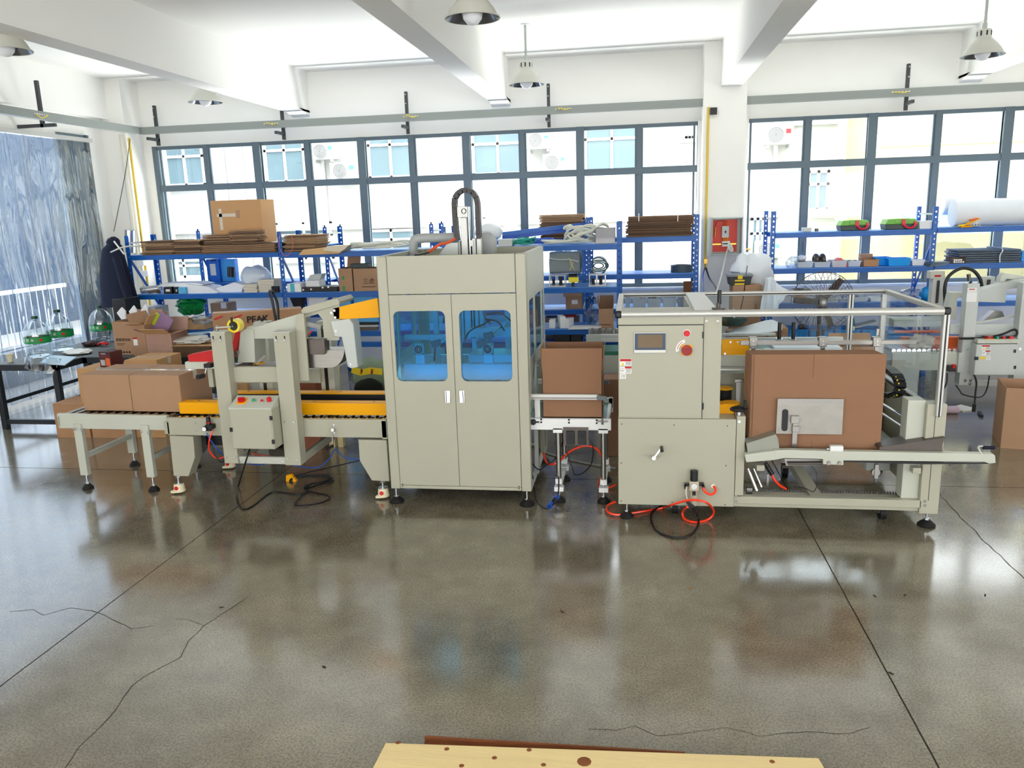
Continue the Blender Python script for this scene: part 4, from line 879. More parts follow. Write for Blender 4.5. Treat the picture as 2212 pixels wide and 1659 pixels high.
MB().box(XD + .003, XD + .006, EY - .002, EY + .003, Z1, ZT).box(X0, XD, EY - .005, EY - .0005, at(1420, 703, EY).z, at(1420, 701, EY).z).build('door_gap', BLACK, ce)
for py in (724, 878): slab(dr, 'hinge', BLACK, (1517, py - 7, 1520, py + 7), EY - .012, .01)
DY = EY - .008
pnl = slab(dr, 'touch_panel', ALU, (1369, 718, 1439, 763), DY - .008, .008, bevel=.003)
slab(pnl, 'panel_bezel', mat('panel_navy', (62, 78, 98), .35), (1371, 720, 1438, 756), DY - .010, .003)
slab(pnl, 'screen', mat('panel_screen', (122, 104, 84), .12, coat=.5), (1378, 723, 1431, 751), DY - .0115, .002)
q = P(1483.5, 720, DY); MB().cyl(q, q + Vector((0, -.006, 0)), .026, n=28).build('button_collar', WHITE, dr); MB().cyl(q + Vector((0, -.006, 0)), q + Vector((0, -.016, 0)), .022, .021, n=28).build('stop_button', REDB, dr, bevel=.002)
q = P(1483.5, 756, DY); k = MB().box(q.x - .036, q.x + .036, DY - .006, DY, q.z - .036, q.z + .036).build('rotary_isolator', YEL, dr, bevel=.003)
MB().cyl(q + Vector((0, -.006, 0)), q + Vector((0, -.02, 0)), .036, n=30).box(q.x - .03, q.x + .034, DY - .03, DY - .02, q.z - .009, q.z + .007).build('isolator_knob', mat('dark_red', (150, 16, 22), .3, coat=.3), k)
# curved on/off label
ar = MB(); c0 = q
lab_pts = [(c0.x + .074 * math.cos(t), c0.z + .074 * math.sin(t)) for t in [R(190 - i * 11) for i in range(9)]]; lab_in = [(c0.x + .052 * math.cos(t), c0.z + .052 * math.sin(t)) for t in [R(190 - i * 11) for i in range(9)]]
MB().prism(lab_pts + lab_in[::-1], 'y', DY - .0012, DY).build('switch_label', WPRINT, dr)
MB().tube([(c0.x + .063 * math.cos(R(t)), DY - .002, c0.z + .063 * math.sin(R(t))) for t in (175, 160, 145, 130, 118)], .0018, 6, smooth=0).build('label_arrow', RPRINT, dr)
# stickers
def sticker(par, pix, Y, m, name='sticker'): a = rect(*pix, Y); return MB().box(a[0], a[1], Y - .0008, Y, a[2], a[3]).build(name, m, par, smooth=False)
GTX = mat('grey_print', (130, 130, 132), .7)
def warning_labels(par, x0, y0, s, Y, ce_at=None):
    e = sticker(par, (x0, y0, x0 + 25 * s, y0 + 15 * s), Y, WPRINT, 'warning_label'); sticker(e, (x0 + .5, y0 + .5, x0 + 24.5 * s, y0 + 5.5 * s), Y - .0008, RPRINT, 'red_band')
    A_, B_, C_ = P(x0 + 3 * s, y0 + 14 * s, Y), P(x0 + 9.5 * s, y0 + 14 * s, Y), P(x0 + 6.2 * s, y0 + 7 * s, Y); MB().prism([(A_.x, A_.z), (B_.x, B_.z), (C_.x, C_.z)], 'y', Y - .0018, Y - .0008).build('hazard_triangle', YPRINT, e, smooth=False)
    b = P(x0 + 6.2 * s, y0 + 11.5 * s, Y); text_mesh('!', .012 * s, (b.x, Y - .002, b.z), e, BPRINT, 'exclamation_mark')
    for i in range(3): sticker(e, (x0 + 12 * s, y0 + (7 + i * 2.4) * s, x0 + 23.5 * s, y0 + (8.2 + i * 2.4) * s), Y - .0008, GTX, 'text_line')
    f = sticker(par, (x0, y0 + 17 * s, x0 + 25 * s, y0 + 32 * s), Y, WPRINT, 'earth_label'); sticker(f, (x0 + 11 * s, y0 + 17 * s, x0 + 25 * s, y0 + 21 * s), Y - .0008, RPRINT, 'red_band')
    b = P(x0 + 5.2 * s, y0 + 24 * s, Y); g = MB().torus((b.x, Y - .0012, b.z), (0, 1, 0), .0135 * s, .0008, 24, 4); u = .003 * s
    g.box(b.x - .0006, b.x + .0006, Y - .0016, Y - .0008, b.z - .002 * s, b.z + .009 * s)
    for i in range(3): wv = (.008 - i * .0025) * s; g.box(b.x - wv, b.x + wv, Y - .0016, Y - .0008, b.z - (.003 + i * .0028) * s, b.z - (.0018 + i * .0028) * s)
    g.build('earth_symbol', BPRINT, f, smooth=False)
    for i in range(4): sticker(f, (x0 + 13 * s, y0 + (22.5 + i * 2.2) * s, x0 + 23.5 * s, y0 + (23.5 + i * 2.2) * s), Y - .0008, GTX, 'text_line')
    if ce_at is None: ce_at = (x0, y0 + 33 * s)
    h = sticker(par, (ce_at[0], ce_at[1], ce_at[0] + 13 * s, ce_at[1] + 10 * s), Y, WPRINT, 'mark_label'); b = P(ce_at[0] + 6.5 * s, ce_at[1] + 5 * s, Y); text_mesh('CE', .024 * s, (b.x, Y - .0012, b.z), h, BPRINT, 'lettering')
warning_labels(dr, 1339, 775, 1.0, DY)
# crank on the lower housing
q = P(1412, 984, EY); cr_ = MB().cyl(q, q + Vector((0, -.05, 0)), .012, n=14).cyl(q + Vector((0, -.05, 0)), q + Vector((0, -.066, 0)), .014, n=14).bar(q + Vector((0, -.058, 0)), q + Vector((.052, -.058, .078)), .012, .01).build('crank', CHROME, ce)
MB().cyl(q + Vector((.052, -.055, .078)), q + Vector((.052, -.14, .078)), .0125, n=14).build('crank_handle', BLACK, cr_, bevel=.003)
# air preparation unit
q = P(1499, 1047, EY - .045); ap = MB().box(q.x - .032, q.x + .032, q.y - .03, EY, q.z - .035, q.z + .03).build('filter_regulator', mat('regulator_beige', (196, 186, 164), .4), ce, bevel=.004)
MB().cyl(q + Vector((0, -.0, .03)), q + Vector((0, 0, .105)), .027, n=18).build('adjust_knob', BLACK, ap, bevel=.003)
MB().cyl(q + Vector((0, -.03, .0)), q + Vector((0, -.038, .0)), .02, n=20).build('gauge_dial', WHITE, ap); MB().ring(q + Vector((0, -.03, 0)), (0, -1, 0), .022, .019, .01, 20).build('gauge_rim', ZINC, ap); MB().bar(q + Vector((0, -.039, 0)), q + Vector((-.010, -.039, -.008)), .0016, .001).build('gauge_needle', BLACK, ap)
MB().cyl(q + Vector((0, 0, -.035)), q + Vector((0, 0, -.15)), .024, n=16).build('filter_bowl', MATS['regulator_beige'], ap); MB().cyl(q + Vector((0, 0, -.14)), q + Vector((0, 0, -.175)), .014, n=12).box(q.x - .012, q.x + .012, q.y - .028, q.y - .02, q.z - .07, q.z - .04).build('bowl_drain', BLACK, ap)
MB().bar(q + Vector((-.032, 0, .0)), q + Vector((-.066, 0, .0)), .018, .018).bar(q + Vector((-.058, 0, .0)), q + Vector((-.058, 0, -.03)), .018, .018).build('elbow_fitting', BLACK, ap); MB().bar(q + Vector((.032, 0, .005)), q + Vector((.066, 0, .005)), .02, .02).bar(q + Vector((.06, 0, .005)), q + Vector((.068, 0, -.035)), .02, .02).build('elbow_fitting', BLACK, ap)
hose('air_hose', REDH, [P(1519, 1053, 5.39), P(1524, 1063, 5.38), P(1535, 1068, 5.38), P(1544, 1064, 5.39), P(1545, 1055, 5.41), P(1540, 1049, 5.44)], .0085, parent=ce)
q2 = P(1540, 1049, EY); MB().cyl(q2, q2 + Vector((0, -.012, 0)), .014, n=16).build('hose_grommet', WHITE, ce)
hose('air_hose', CABW, [P(1483, 1050, 5.39), P(1482, 1068, 5.37), P(1487, 1085, 5.36)], .004, parent=ce)
tj = P(1490, 1090, 5.34)
o = MB().bar(tj + Vector((-.02, 0, .02)), tj + Vector((.03, 0, -.02)), .018, .018).bar(tj, tj + Vector((-.02, 0, -.02)), .014, .014).build('hose_tee', BLACK, ce)
hose('air_hose', REDH, [fl(1330, 1084, .03), fl(1313, 1092, .015), fl(1312, 1105, .02), fl(1335, 1112, .014), fl(1380, 1106, .014), fl(1432, 1097, .014), P(1450, 1091, 5.4), P(1475, 1083, 5.33), P(1500, 1080, 5.28), P(1527, 1086, 5.26), fl(1542, 1105, .08), fl(1530, 1122, .012), fl(1500, 1128, .01), fl(1478, 1120, .012), fl(1475, 1104, .06), P(1485, 1095, 5.33)], .0085, 'bright red air hose looping on the floor below the air regulator')
hose('air_hose', CABLE, [P(1497, 1097, 5.33), fl(1507, 1115, .05), fl(1508, 1135, .01), fl(1490, 1157, .008), fl(1455, 1161, .008), fl(1420, 1148, .008), fl(1407, 1125, .008), fl(1410, 1105, .01), fl(1430, 1092, .01), fl(1450, 1080, .01)], .0075, 'black hose loop on the floor in front of the case erector')
# base frame right half
fx1 = at(2006, 1085, EY).x
zf1, zf0 = at(1800, 1077, EY).z, at(1800, 1100, EY).z
XP0, XP1 = at(1998, 950, EY).x, at(2040, 950, EY).x
MB().box(X1, XP0 + .01, EY + .0, EY + .05, zf0 + .025, zf1).box(X1 - .0, XP0 + .01, EY + .02, EY + .16, zf0 - .005, zf0 + .03).build('base_beam', PAINT, ce, bevel=.002)
MB().box(X1, XP0, EY + .05, EY + .19, zf1 - .035, zf1 - .028).build('base_channel', PAINT, ce)
MB().box(X0, XP1, EYB - .05, EYB, zf0, zf1).build('base_beam', PAINT, ce, bevel=.002)
MB().box(1.22, 1.30, EY + .05, EYB - .05, zf1 - .06, zf1).build('cross_member', PAINT, ce); MB().box(.70, .78, EY + .05, EYB - .05, zf1 - .06, zf1).build('cross_member', PAINT, ce)
MB().box(XP0, XP1, EY + .0, EY + .12, .105, at(2020, 873, EY).z).build('corner_post', PAINT, ce, bevel=.003)
MB().box(XP0 + (XP1 - XP0) * .42, XP0 + (XP1 - XP0) * .45, EY - .001, EY + .001, .2, at(2020, 880, EY).z).build('post_gap', BLACK, ce)
a = rect(1958, 869, 2000, 1068, EY + .12)
MB().box(XP0 - .11, XP0, EY + .04, EY + .16, zf1, at(2020, 868, EY).z).build('inner_post', PAINTL, ce, bevel=.003)
MB().box(XP0, XP1, EYB - .12, EYB, .105, .80).build('corner_post', PAINT, ce, bevel=.003); MB().box(XP1 - .05, XP1 - .01, EY + .12, EYB - .12, .12, .78).build('side_skirt', PAINT, ce, bevel=.003)
# post between housing and magazine with handwheel
a = rect(1585, 899, 1608, 1070, EY); MB().box(X1 + .003, a[1], EY - .004, EY + .12, a[2], a[3]).build('adjust_post', PAINT, ce, bevel=.002)
q = P(1596, 893, EY + .03); hw_ = MB().cyl(q + Vector((0, 0, -.02)), q + Vector((0, 0, .018)), .016, n=16).build('handwheel_hub', ZINC, ce)
MB().torus(q + Vector((0, 0, .03)), (0, 0, 1), .053, .009, 32, 8).bar(q + Vector((-.05, 0, .026)), q + Vector((.05, 0, .026)), .02, .008).build('handwheel', BLACK, ce); MB().cyl(q + Vector((.04, .0, .03)), q + Vector((.04, 0, .095)), .010, n=12).build('wheel_grip', BLACK, ce, bevel=.002)
bolts([(1597, 911)], EY - .004, ce, .008)
bolts([(1590, 1073), (1590, 1083), (1998, 1083), (1998, 1092)], EY, ce, .009, m=STEEL)
for px, py in ((1348, 689 - 8), ): pass
bolts([(1527, 695), (1551, 695)], EY, ce, .010, m=CHROME)
# toothed rack along the base
tb = MB()
for i in range(72): x = X1 + .05 + i * .0182; tb.box(x, x + .009, EY + .185, EY + .2, zf1 - .03, zf1 - .012)
tb.build('toothed_rack', STEEL, ce)
foot(X0 + .06, EY + .06, .13, ce, .05); foot(XP1 - .05, EY + .05, .12, ce, .058); foot(X0 + .06, EYB - .06, .12, ce); foot(XP1 - .05, EYB - .05, .12, ce)
for x, y in ((.30, 5.60), (1.73, 5.60), (1.22, 6.45), (.35, 6.5)): w_ = MB().cyl((x - .02, y, .05), (x + .02, y, .05), .05, n=24).build('castor_wheel', RUBBER, ce); MB().box(x - .026, x + .026, y - .03, y + .03, .05, .115).build('castor_fork', DSTEEL, w_); MB().cyl((x - .03, y, .05), (x + .03, y, .05), .009, n=10).build('axle', ZINC, w_)
# guard frame of round aluminium profile
GZ = 1.49; gx0, gx1, gyb = -.105, 1.985, 6.70
fr_ = MB().box(gx0 + .02, gx1 - .02, EY - .02, EY + .025, GZ - .02, GZ + .012); fr_.cyl((gx0 + .02, EY - .005, GZ - .0), (gx1 - .02, EY - .005, GZ - .0), .024, n=16); fr_.build('guard_rail', ALU, ce)
for x in (gx0, gx1): MB().box(x - .02, x + .02, EY, gyb, GZ - .02, GZ + .012).build('guard_rail', ALU, ce, bevel=.004); MB().obox((x, EY - .0, GZ - .0), (.045, .05, .05), Matrix.Rotation(0, 3, 'Z')).build('corner_cap', BLACK, ce, bevel=.012)
MB().box(gx0, gx1, gyb - .02, gyb + .02, GZ - .02, GZ + .012).build('guard_rail', ALU, ce, bevel=.004); MB().box(gx0 + .02, gx1 - .02, gyb - .022, gyb - .0195, GZ - .012, GZ - .002).build('rail_groove', BLACK, ce)
for x, y, z0_, gv in ((gx1, EY, .79, 1), (1.97, gyb, .80, 0), (1.72, gyb, .80, 1), (.43, gyb, .80, 1), (gx0, gyb, .80, 0)):
    MB().box(x - .02, x + .02, y - .02, y + .02, z0_, GZ - .02).build('guard_post', ALU, ce, bevel=.006)
    if gv: MB().box(x - .005, x + .005, y - .0215, y - .0195, z0_, GZ - .02).build('post_groove', BLACK, ce)
MB().box(gx1 - .02, gx1 + .02, EY + .02, gyb, .79, .83).build('guard_rail', ALU, ce, bevel=.004); MB().box(gx1 - .022, gx1 - .0195, EY + .02, gyb, .80, .82).build('rail_groove', BLACK, ce)
MB().box(gx1 - .003, gx1 + .003, EY + .02, gyb - .02, .83, GZ - .02).build('clear_guard', ACRY, ce, smooth=False)
MB().box(1.74, 1.95, gyb - .003, gyb + .003, .82, GZ - .02).build('clear_guard', ACRY, ce, smooth=False); MB().box(.45, 1.70, gyb - .003, gyb + .003, .82, GZ - .02).build('clear_guard', ACRY, ce, smooth=False); MB().box(gx0, .41, gyb - .003, gyb + .003, .82, GZ - .02).build('clear_guard', ACRY, ce, smooth=False)
# white top cover
MB().prism([(.42, EYB - .03), (.56, EYB - .03), (.565, EY + .03), (.41, EY + .03)], 'z', GZ - .01, GZ + .015).build('top_cover', WHITE, ce, bevel=.003)
MB().box(.40, .42, EY + .1, EYB - .03, GZ - .10, GZ - .01).build('cover_skirt', PAINTL, ce)
q = P(1552, 660, EY + .1); q.z = GZ + .02; kp = MB().cyl((q.x, q.y, GZ + .01), (q.x, q.y, GZ + .025), .045, n=20).cyl((q.x, q.y, GZ + .02), (q.x, q.y, GZ + .06), .013, n=12).build('crank_mount', DSTEEL, ce); MB().cyl((q.x + .005, q.y, GZ + .05), (q.x + .005, q.y, GZ + .145), .014, n=14).build('crank_grip', BLACK, ce, bevel=.003)
# magazine: overhead bar with clamps
MY = 5.78
a = rect(1600, 736, 1980, 745, MY); MB().box(a[0], a[1] + .0, MY, MY + .03, a[2], a[3]).build('magazine_bar', STEEL, ce, bevel=.002)
for px in (1627, 1777, 1894):
    q = P(px, 740, MY); e = MB().box(q.x - .027, q.x + .027, MY - .012, MY + .045, q.z - .028, q.z + .038).build('bar_clamp', STEEL, ce, bevel=.003)
    MB().box(q.x - .012, q.x + .016, MY - .01, MY + .005, q.z - .115, q.z - .028).build('clamp_stem', STEEL, e)
    for dz_ in (.012, -.012): MB().cyl((q.x, MY - .012, q.z + dz_), (q.x, MY - .018, q.z + dz_), .006, n=6).build('bolt', ZINC, e)
    MB().obox((q.x + .012, MY - .02, q.z - .125), (.05, .05, .006), Matrix.Rotation(R(-30), 3, 'Y')).build('hold_down_foot', BLACK, e)
    if px != 1627: MB().bar((q.x, MY + .01, q.z + .05), (q.x + .004, MY + .01, q.z + .095), .016, .016).build('lock_lever', BLACK if px == 1777 else STEEL, e)
for px in (1683, 1713): q = P(px, 733, 6.1); MB().cyl((q.x, 6.1, q.z), (q.x, 6.1, q.z + .13), .014, n=14).build('grip_post', BLACK, ce, bevel=.003); MB().cyl((q.x, 6.1, q.z - .005), (q.x, 6.1, q.z + .004), .028, n=16).build('post_base', ZINC, ce)
slab(ce, 'yellow_guard', YEL, (1559, 733, 1619, 767), 5.98, .015, bevel=.002); bolts([(1578, 739), (1594, 739), (1611, 739), (1566, 764)], 5.98, ce, .006)
MB().box(.58, 1.62, 6.15, 6.19, 1.02, 1.05).box(.58, 1.40, 6.3, 6.34, 1.06, 1.09).build('cross_rail', ALU, ce, bevel=.002)
MB().bar((1.02, 6.35, 1.09), (1.12, 6.05, 1.04), .06, .012).build('angle_plate', PAINTL, ce)
slab(ce, 'shelf_plate', PAINTL, (1556, 768, 1620, 790), 6.0, .02); slab(ce, 'shelf_plate', ALU, (1556, 797, 1620, 800), 5.9, .3); slab(ce, 'inner_panel', PAINT, (1556, 806, 1620, 830), 6.05, .01)
MB().box(XC, 1.3, EYB - .14, EYB - .12, .2, .82).build('rear_panel', PAINT, ce); MB().box(1.3, XP1 - .06, EYB - .14, EYB - .12, .2, .78).build('rear_panel', PAINT, ce)
MB().box(X1 - .35, X1 + .02, 6.0, 6.2, .5, .54).build('inner_beam', PAINT, ce)
# yellow topped rollers
for px, py, z in ((1566, 840, 5.9), (1578, 872, 5.66)):
    q = P(px, py, z); w_ = .05 if px < 1570 else .06
    MB().cyl(q + Vector((0, 0, -.10)), q, w_, n=28).build('drive_drum', RUBBER, ce); MB().cyl(q, q + Vector((0, 0, .012)), w_ + .006, n=28).build('drum_cover', YEL, ce)
q = P(1574, 892, 5.60); MB().box(q.x - .10, q.x + .04, 5.60, 5.72, q.z - .05, q.z + .06).build('drum_guard', YEL, ce, bevel=.004)
MB().pbox(1590, 825, 1600, 870, 5.8, .03).build('stand_bracket', STEEL, ce); MB().pbox(1588, 820, 1614, 826, 5.8, .03).build('stand_bracket', STEEL, ce)
slab(ce, 'suction_bracket', YEL, (1608, 802, 1617, 848), 5.78, .02); q = P(1616, 815, 5.76)
for dz_ in (0, -.12): MB().cyl(q + Vector((-.015, 0, dz_)), q + Vector((.02, 0, dz_)), .028, .022, 18).build('suction_cup', RUBBER, ce)
# cable chain and rods at the right side
cpts = [P(1908, 792, 6.35), P(1925, 800, 6.2), P(1938, 812, 6.05), P(1944, 826, 5.98), P(1945, 840, 5.95), P(1940, 851, 5.95), P(1928, 855, 6.0), P(1908, 850, 6.15)]
cm = MB(); ln = []
for a_, b_ in zip(cpts, cpts[1:]):
    n_ = max(1, round((b_ - a_).length / .04)); ln += [a_.lerp(b_, i / n_) for i in range(n_)]
for a_, b_ in zip(ln, ln[1:]): cm.bar(a_, a_ + (b_ - a_) * .82, .075, .032, up=(b_ - a_).cross(Vector((1, .2, 0))))
cm.build('cable_chain', BLACK, ce)
ys = MB()
for q in ln[1::1]: ys.cyl(q + Vector((-.02, -.035, 0)), q + Vector((-.02, -.041, 0)), .006, n=8)
ys.build('chain_pins', YPRINT, ce)
for (a_, b_) in (((1898, 868), (1988, 922)), ((1898, 888), (1988, 948))): MB().cyl(P(*a_, 6.25), P(*b_, 5.66), .012, n=12).build('guide_rod', CHROME, ce)
slab(ce, 'rod_plate', PAINTL, (1975, 898, 1988, 943), 5.62, .015, bevel=.004); slab(ce, 'rod_plate', PAINTL, (1986, 910, 1996, 933), 5.60, .03)
bolts([(1980, 905), (1978, 936)], 5.62, ce, .01, m=STEEL)
MB().box(1.62, 1.78, 5.9, 6.1, .48, .54).build('gear_housing', PAINTG, ce, bevel=.004)
# front magazine arm
AY = 5.36
MB().ppoly([(1673, 973), (1700, 972), (1820, 975), (2146, 981), (2150, 985), (2151, 1000), (2138, 1002), (2126, 998), (1822, 995), (1822, 1005), (1778, 1003), (1778, 992), (1694, 990), (1672, 994)], AY, .05).build('magazine_arm', PAINTL, ce, bevel=.003)
MB().ppoly([(1609, 982), (1673, 974), (1673, 994), (1612, 999)], AY, .05).build('magazine_arm_end', PAINTL, ce, bevel=.003)
MB().ppoly([(1694, 991), (1780, 993), (1780, 1004), (1698, 1006)], AY + .05, .03).build('slide_block', STEEL, ce); MB().cyl(P(1702, 1002, AY + .03), P(1780, 1001, AY + .03), .009, n=12).build('slide_rod', DSTEEL, ce)
MB().ppoly([(1824, 995), (2126, 1000), (2140, 1002), (1990, 1003), (1824, 998)], AY + .02, .04).build('slide_track', BLACK, ce)
bolts([(1790, 1000), (1813, 1000)], AY, ce, .012, .012, STEEL)
slab(ce, 'sensor_block', WHITE, (1794, 964, 1822, 975), AY - .0, .04, bevel=.002); MB().cyl(P(1785, 970, AY + .02), P(1795, 970, AY + .02), .009, n=12).build('sensor_knob', ZINC, ce)
MB().tube([P(2120, 980, AY), P(2113, 967, AY), P(2117, 964, AY), P(2123, 964, AY)], .006, smooth=2).build('crank_arm', PAINTL, ce); MB().cyl(P(2122, 967, AY - .0), P(2149, 967, AY - .0), .012, n=16).build('crank_handle', NAVY, ce, bevel=.003)
# carrying arm supports to the machine
for x in (.84, 1.85): MB().box(x, x + .05, AY + .05, EY + .14, .40, .44).build('arm_support', PAINT, ce)
MB().ppoly([(1612, 958), (1676, 938), (1681, 948), (1684, 970), (1672, 973), (1616, 984)], AY + .04, .12).build('side_chute', mat('grey_sheet', (150, 152, 142), .4, .3), ce, bevel=.002)
MB().ppoly([(1899, 972), (1900, 966), (2043, 945), (2036, 960), (2035, 978)], AY + .04, .16).build('guide_trough', DSTEEL, ce, bevel=.002)
hose('air_hose', REDH, [P(1665, 1018, 5.6), P(1672, 1035, 5.6), P(1684, 1048, 5.62), P(1698, 1056, 5.64)], .009, parent=ce); hose('air_hose', CABLE, [P(1653, 1000, 5.6), P(1660, 1012, 5.6), P(1668, 1025, 5.6)], .016, parent=ce)
hose('signal_cable', CABLE, [P(1752, 1006, 5.6), P(1763, 1020, 5.6), P(1765, 1045, 5.58), P(1757, 1062, 5.52), P(1740, 1055, 5.55), P(1715, 1051, 5.6)], .0028, parent=ce)
MB().pbox(1656, 1025, 1661, 1053, 5.62, .02).build('bracket_leg', STEEL, ce); MB().cyl(P(1616, 1012, 5.5), P(1635, 1060, 5.46), .012, n=12).build('guide_rod', CHROME, ce); MB().cyl(P(1628, 1012, 5.62), P(1645, 1052, 5.58), .010, n=12).build('guide_rod', CHROME, ce)
q = P(1618, 1058, EY + .1); MB().box(q.x - .02, q.x + .02, q.y - .02, q.y + .02, q.z - .03, q.z + .02).build('rod_clamp', STEEL, ce, bevel=.003)
q = P(1893, 1015, 5.6); MB().cyl(q + Vector((0, 0, -.02)), q + Vector((0, .03, -.02)), .028, n=18).box(q.x - .012, q.x + .012, q.y - .01, q.y + .02, q.z - .06, q.z + .04).build('pulley_bracket', STEEL, ce)
MB().box(1.75, 1.92, 6.1, 6.5, .19, .44).build('drive_housing', PAINTG, ce, bevel=.003)
# clamp post and plate against the blanks
stp = MB().ppoly([(1680, 861), (1823, 862), (1819, 939), (1676, 937)], 5.47, .004).build('pressure_plate', mat('brushed_plate', (160, 156, 150), .42, .7, var=.22, scale=9), ce, bevel=.001)
MB().ppoly([(1681, 862), (1823, 863), (1822, 873), (1680, 872)], 5.468, .003).build('plate_fold', STEEL, stp)
a = rect(1689, 884, 1702, 931, 5.468); MB().prism(rrect(a[0], a[1], a[2], a[3], .018), 'y', 5.464, 5.468).build('slot', BLACK, stp)
MB().pbox(1712, 900, 1722, 975, 5.45, .018).build('clamp_post', STEEL, ce); MB().pbox(1709, 899, 1727, 915, 5.44, .03).build('clamp_block', STEEL, ce, bevel=.002); MB().pbox(1712, 921, 1727, 934, 5.44, .03).build('clamp_block', STEEL, ce, bevel=.002)
for py in (907, 926): MB().cyl(P(1727, py, 5.455), P(1732, py, 5.455), .004, n=8).build('screw', ZINC, ce)
# flat carton blanks in the magazine
z0_, z1_ = .505, 1.198
def blank():
    m = MB().box(.80, 1.655, 5.505, 5.510, z0_, z1_); return m
bl = thing('carton_blank', (1.23, 5.5, z0_), 'front most flat carton blank in the magazine of the case erector', 'carton blank', 'flat carton blanks standing in the magazine')
MB().box(.812, 1.658, 5.50, 5.505, z0_, z1_).build('sheet', CARDN, bl); q = P(1757, 800, 5.5)
MB().box(q.x - .003, q.x + .003, 5.4985, 5.5005, 1.04, z1_).box(1.21, 1.2125, 5.4985, 5.5005, z0_, .60).build('slot_cut', CARDE, bl)
bl2 = thing('carton_blank', (1.23, 5.508, z0_), 'flat carton blank in the magazine, second counted from the front', 'carton blank', 'flat carton blanks standing in the magazine')
MB().box(.795, 1.645, 5.508, 5.513, z0_, z1_ - .001).build('sheet', CARDN, bl2)
ORD = ['first', 'second', 'third', 'fourth', 'fifth', 'sixth', 'seventh', 'eighth', 'ninth', 'tenth', 'eleventh', 'twelfth', 'thirteenth', 'fourteenth', 'fifteenth', 'sixteenth', 'seventeenth', 'eighteenth', 'nineteenth', 'twentieth']
for i in range(1, 14): dup(bl2, (1.23 - .001 * (i % 3) - .0015 * i, 5.508 + .0125 * i, z0_), 'flat carton blank in the magazine, %s counted from the front' % ORD[i + 1])
# small stack-edge straps of tape dots on the left edge
# ================================================================== storage racks
def rack(xs, yf, yb, levels, ztop, lab):
    o = thing('storage_rack', ((xs[0] + xs[-1]) / 2, (yf + yb) / 2, 0), lab, 'rack', 'blue steel storage racks')
    W_ = .052
    post = []
    for x in xs:
        for y, s in ((yf, 1), (yb, -1)):
            m = MB(); yy = y; t = .003
            m.box(x - W_ / 2, x - .009, yy - t, yy + t, 0, ztop).box(x + .009, x + W_ / 2, yy - t, yy + t, 0, ztop)
            z = 0.03
            while z < ztop - .04: m.box(x - .009, x + .009, yy - t, yy + t, z + .02, z + .0645); z += .0645
            m.box(x - .009, x + .009, yy - t, yy + t, 0, .05).box(x - .009, x + .009, yy - t, yy + t, z, ztop)
            m.box(x - W_ / 2 - t, x - W_ / 2 + t, yy, yy + s * .045, 0, ztop)
            post.append(m.build('post', BLUE, o, smooth=False))
        MB().box(x - .012, x + .012, yf + .01, yb - .01, ztop - .10, ztop - .08).box(x - .012, x + .012, yf + .01, yb - .01, .15, .17).build('end_tie', PAINTG, o, smooth=False)
        for za, zb2 in ((.3, .9), (1.75, 1.05)): MB().bar((x, yf + .02, za), (x, yb - .02, zb2), .012, .035).build('diagonal_brace', BLUE, o, smooth=False)
    for i, (a_, b_) in enumerate(zip(xs, xs[1:])):
        for z in levels[i]:
            for y in (yf, yb - .0): MB().box(a_ + W_ / 2, b_ - W_ / 2, y - .018, y + .018, z - .065, z - .008).build('beam', BLUE, o, bevel=.003)
            MB().box(a_ + .02, b_ - .02, yf + .015, yb - .015, z - .012, z - .001).build('shelf_panel', mat('shelf_blue', (90, 150, 220), .4), o)
    return o
rack([-6.3, -4.27, -2.22, -.17], 9.3, 9.9, [[1.805, 1.31, .85], [1.79, 1.305, .82], [1.80, 1.31, .82]], 2.045, 'front row blue rack standing left of the centre column, three bays long')
rack([-5.9, -4.08], 10.3, 10.88, [[1.84, 1.36, .93]], 2.07, 'blue rack behind the front row under the left windows')
rack([-2.62, -.63], 10.3, 10.88, [[1.84, 1.37, .93, .5]], 2.07, 'blue rack behind the tall enclosure under the middle windows')
rack([-.57, .775], 10.3, 10.88, [[1.832, 1.372, .93, .5]], 2.09, 'short blue rack beside the centre column with tied cardboard on top')
rack([1.715, 3.60, 5.5], 10.45, 11.05, [[1.835, 1.392, .955, .5], [1.85, 1.41, .955, .5]], 2.10, 'blue rack right of the electrical box with blue bins at the bottom')

def pitem(name, lab, cat, pix, Y, dep, m, group=None, bevel=.004, z=None, **k):
    a = rect(*pix, Y); z0 = a[2] if z is None else z
    return MB().box(a[0], a[1], Y, Y + dep, z0, a[3]).build(name, m, None, lab, cat, group, bevel=bevel)
L1, L2, L3 = 1.8, 1.312, .82
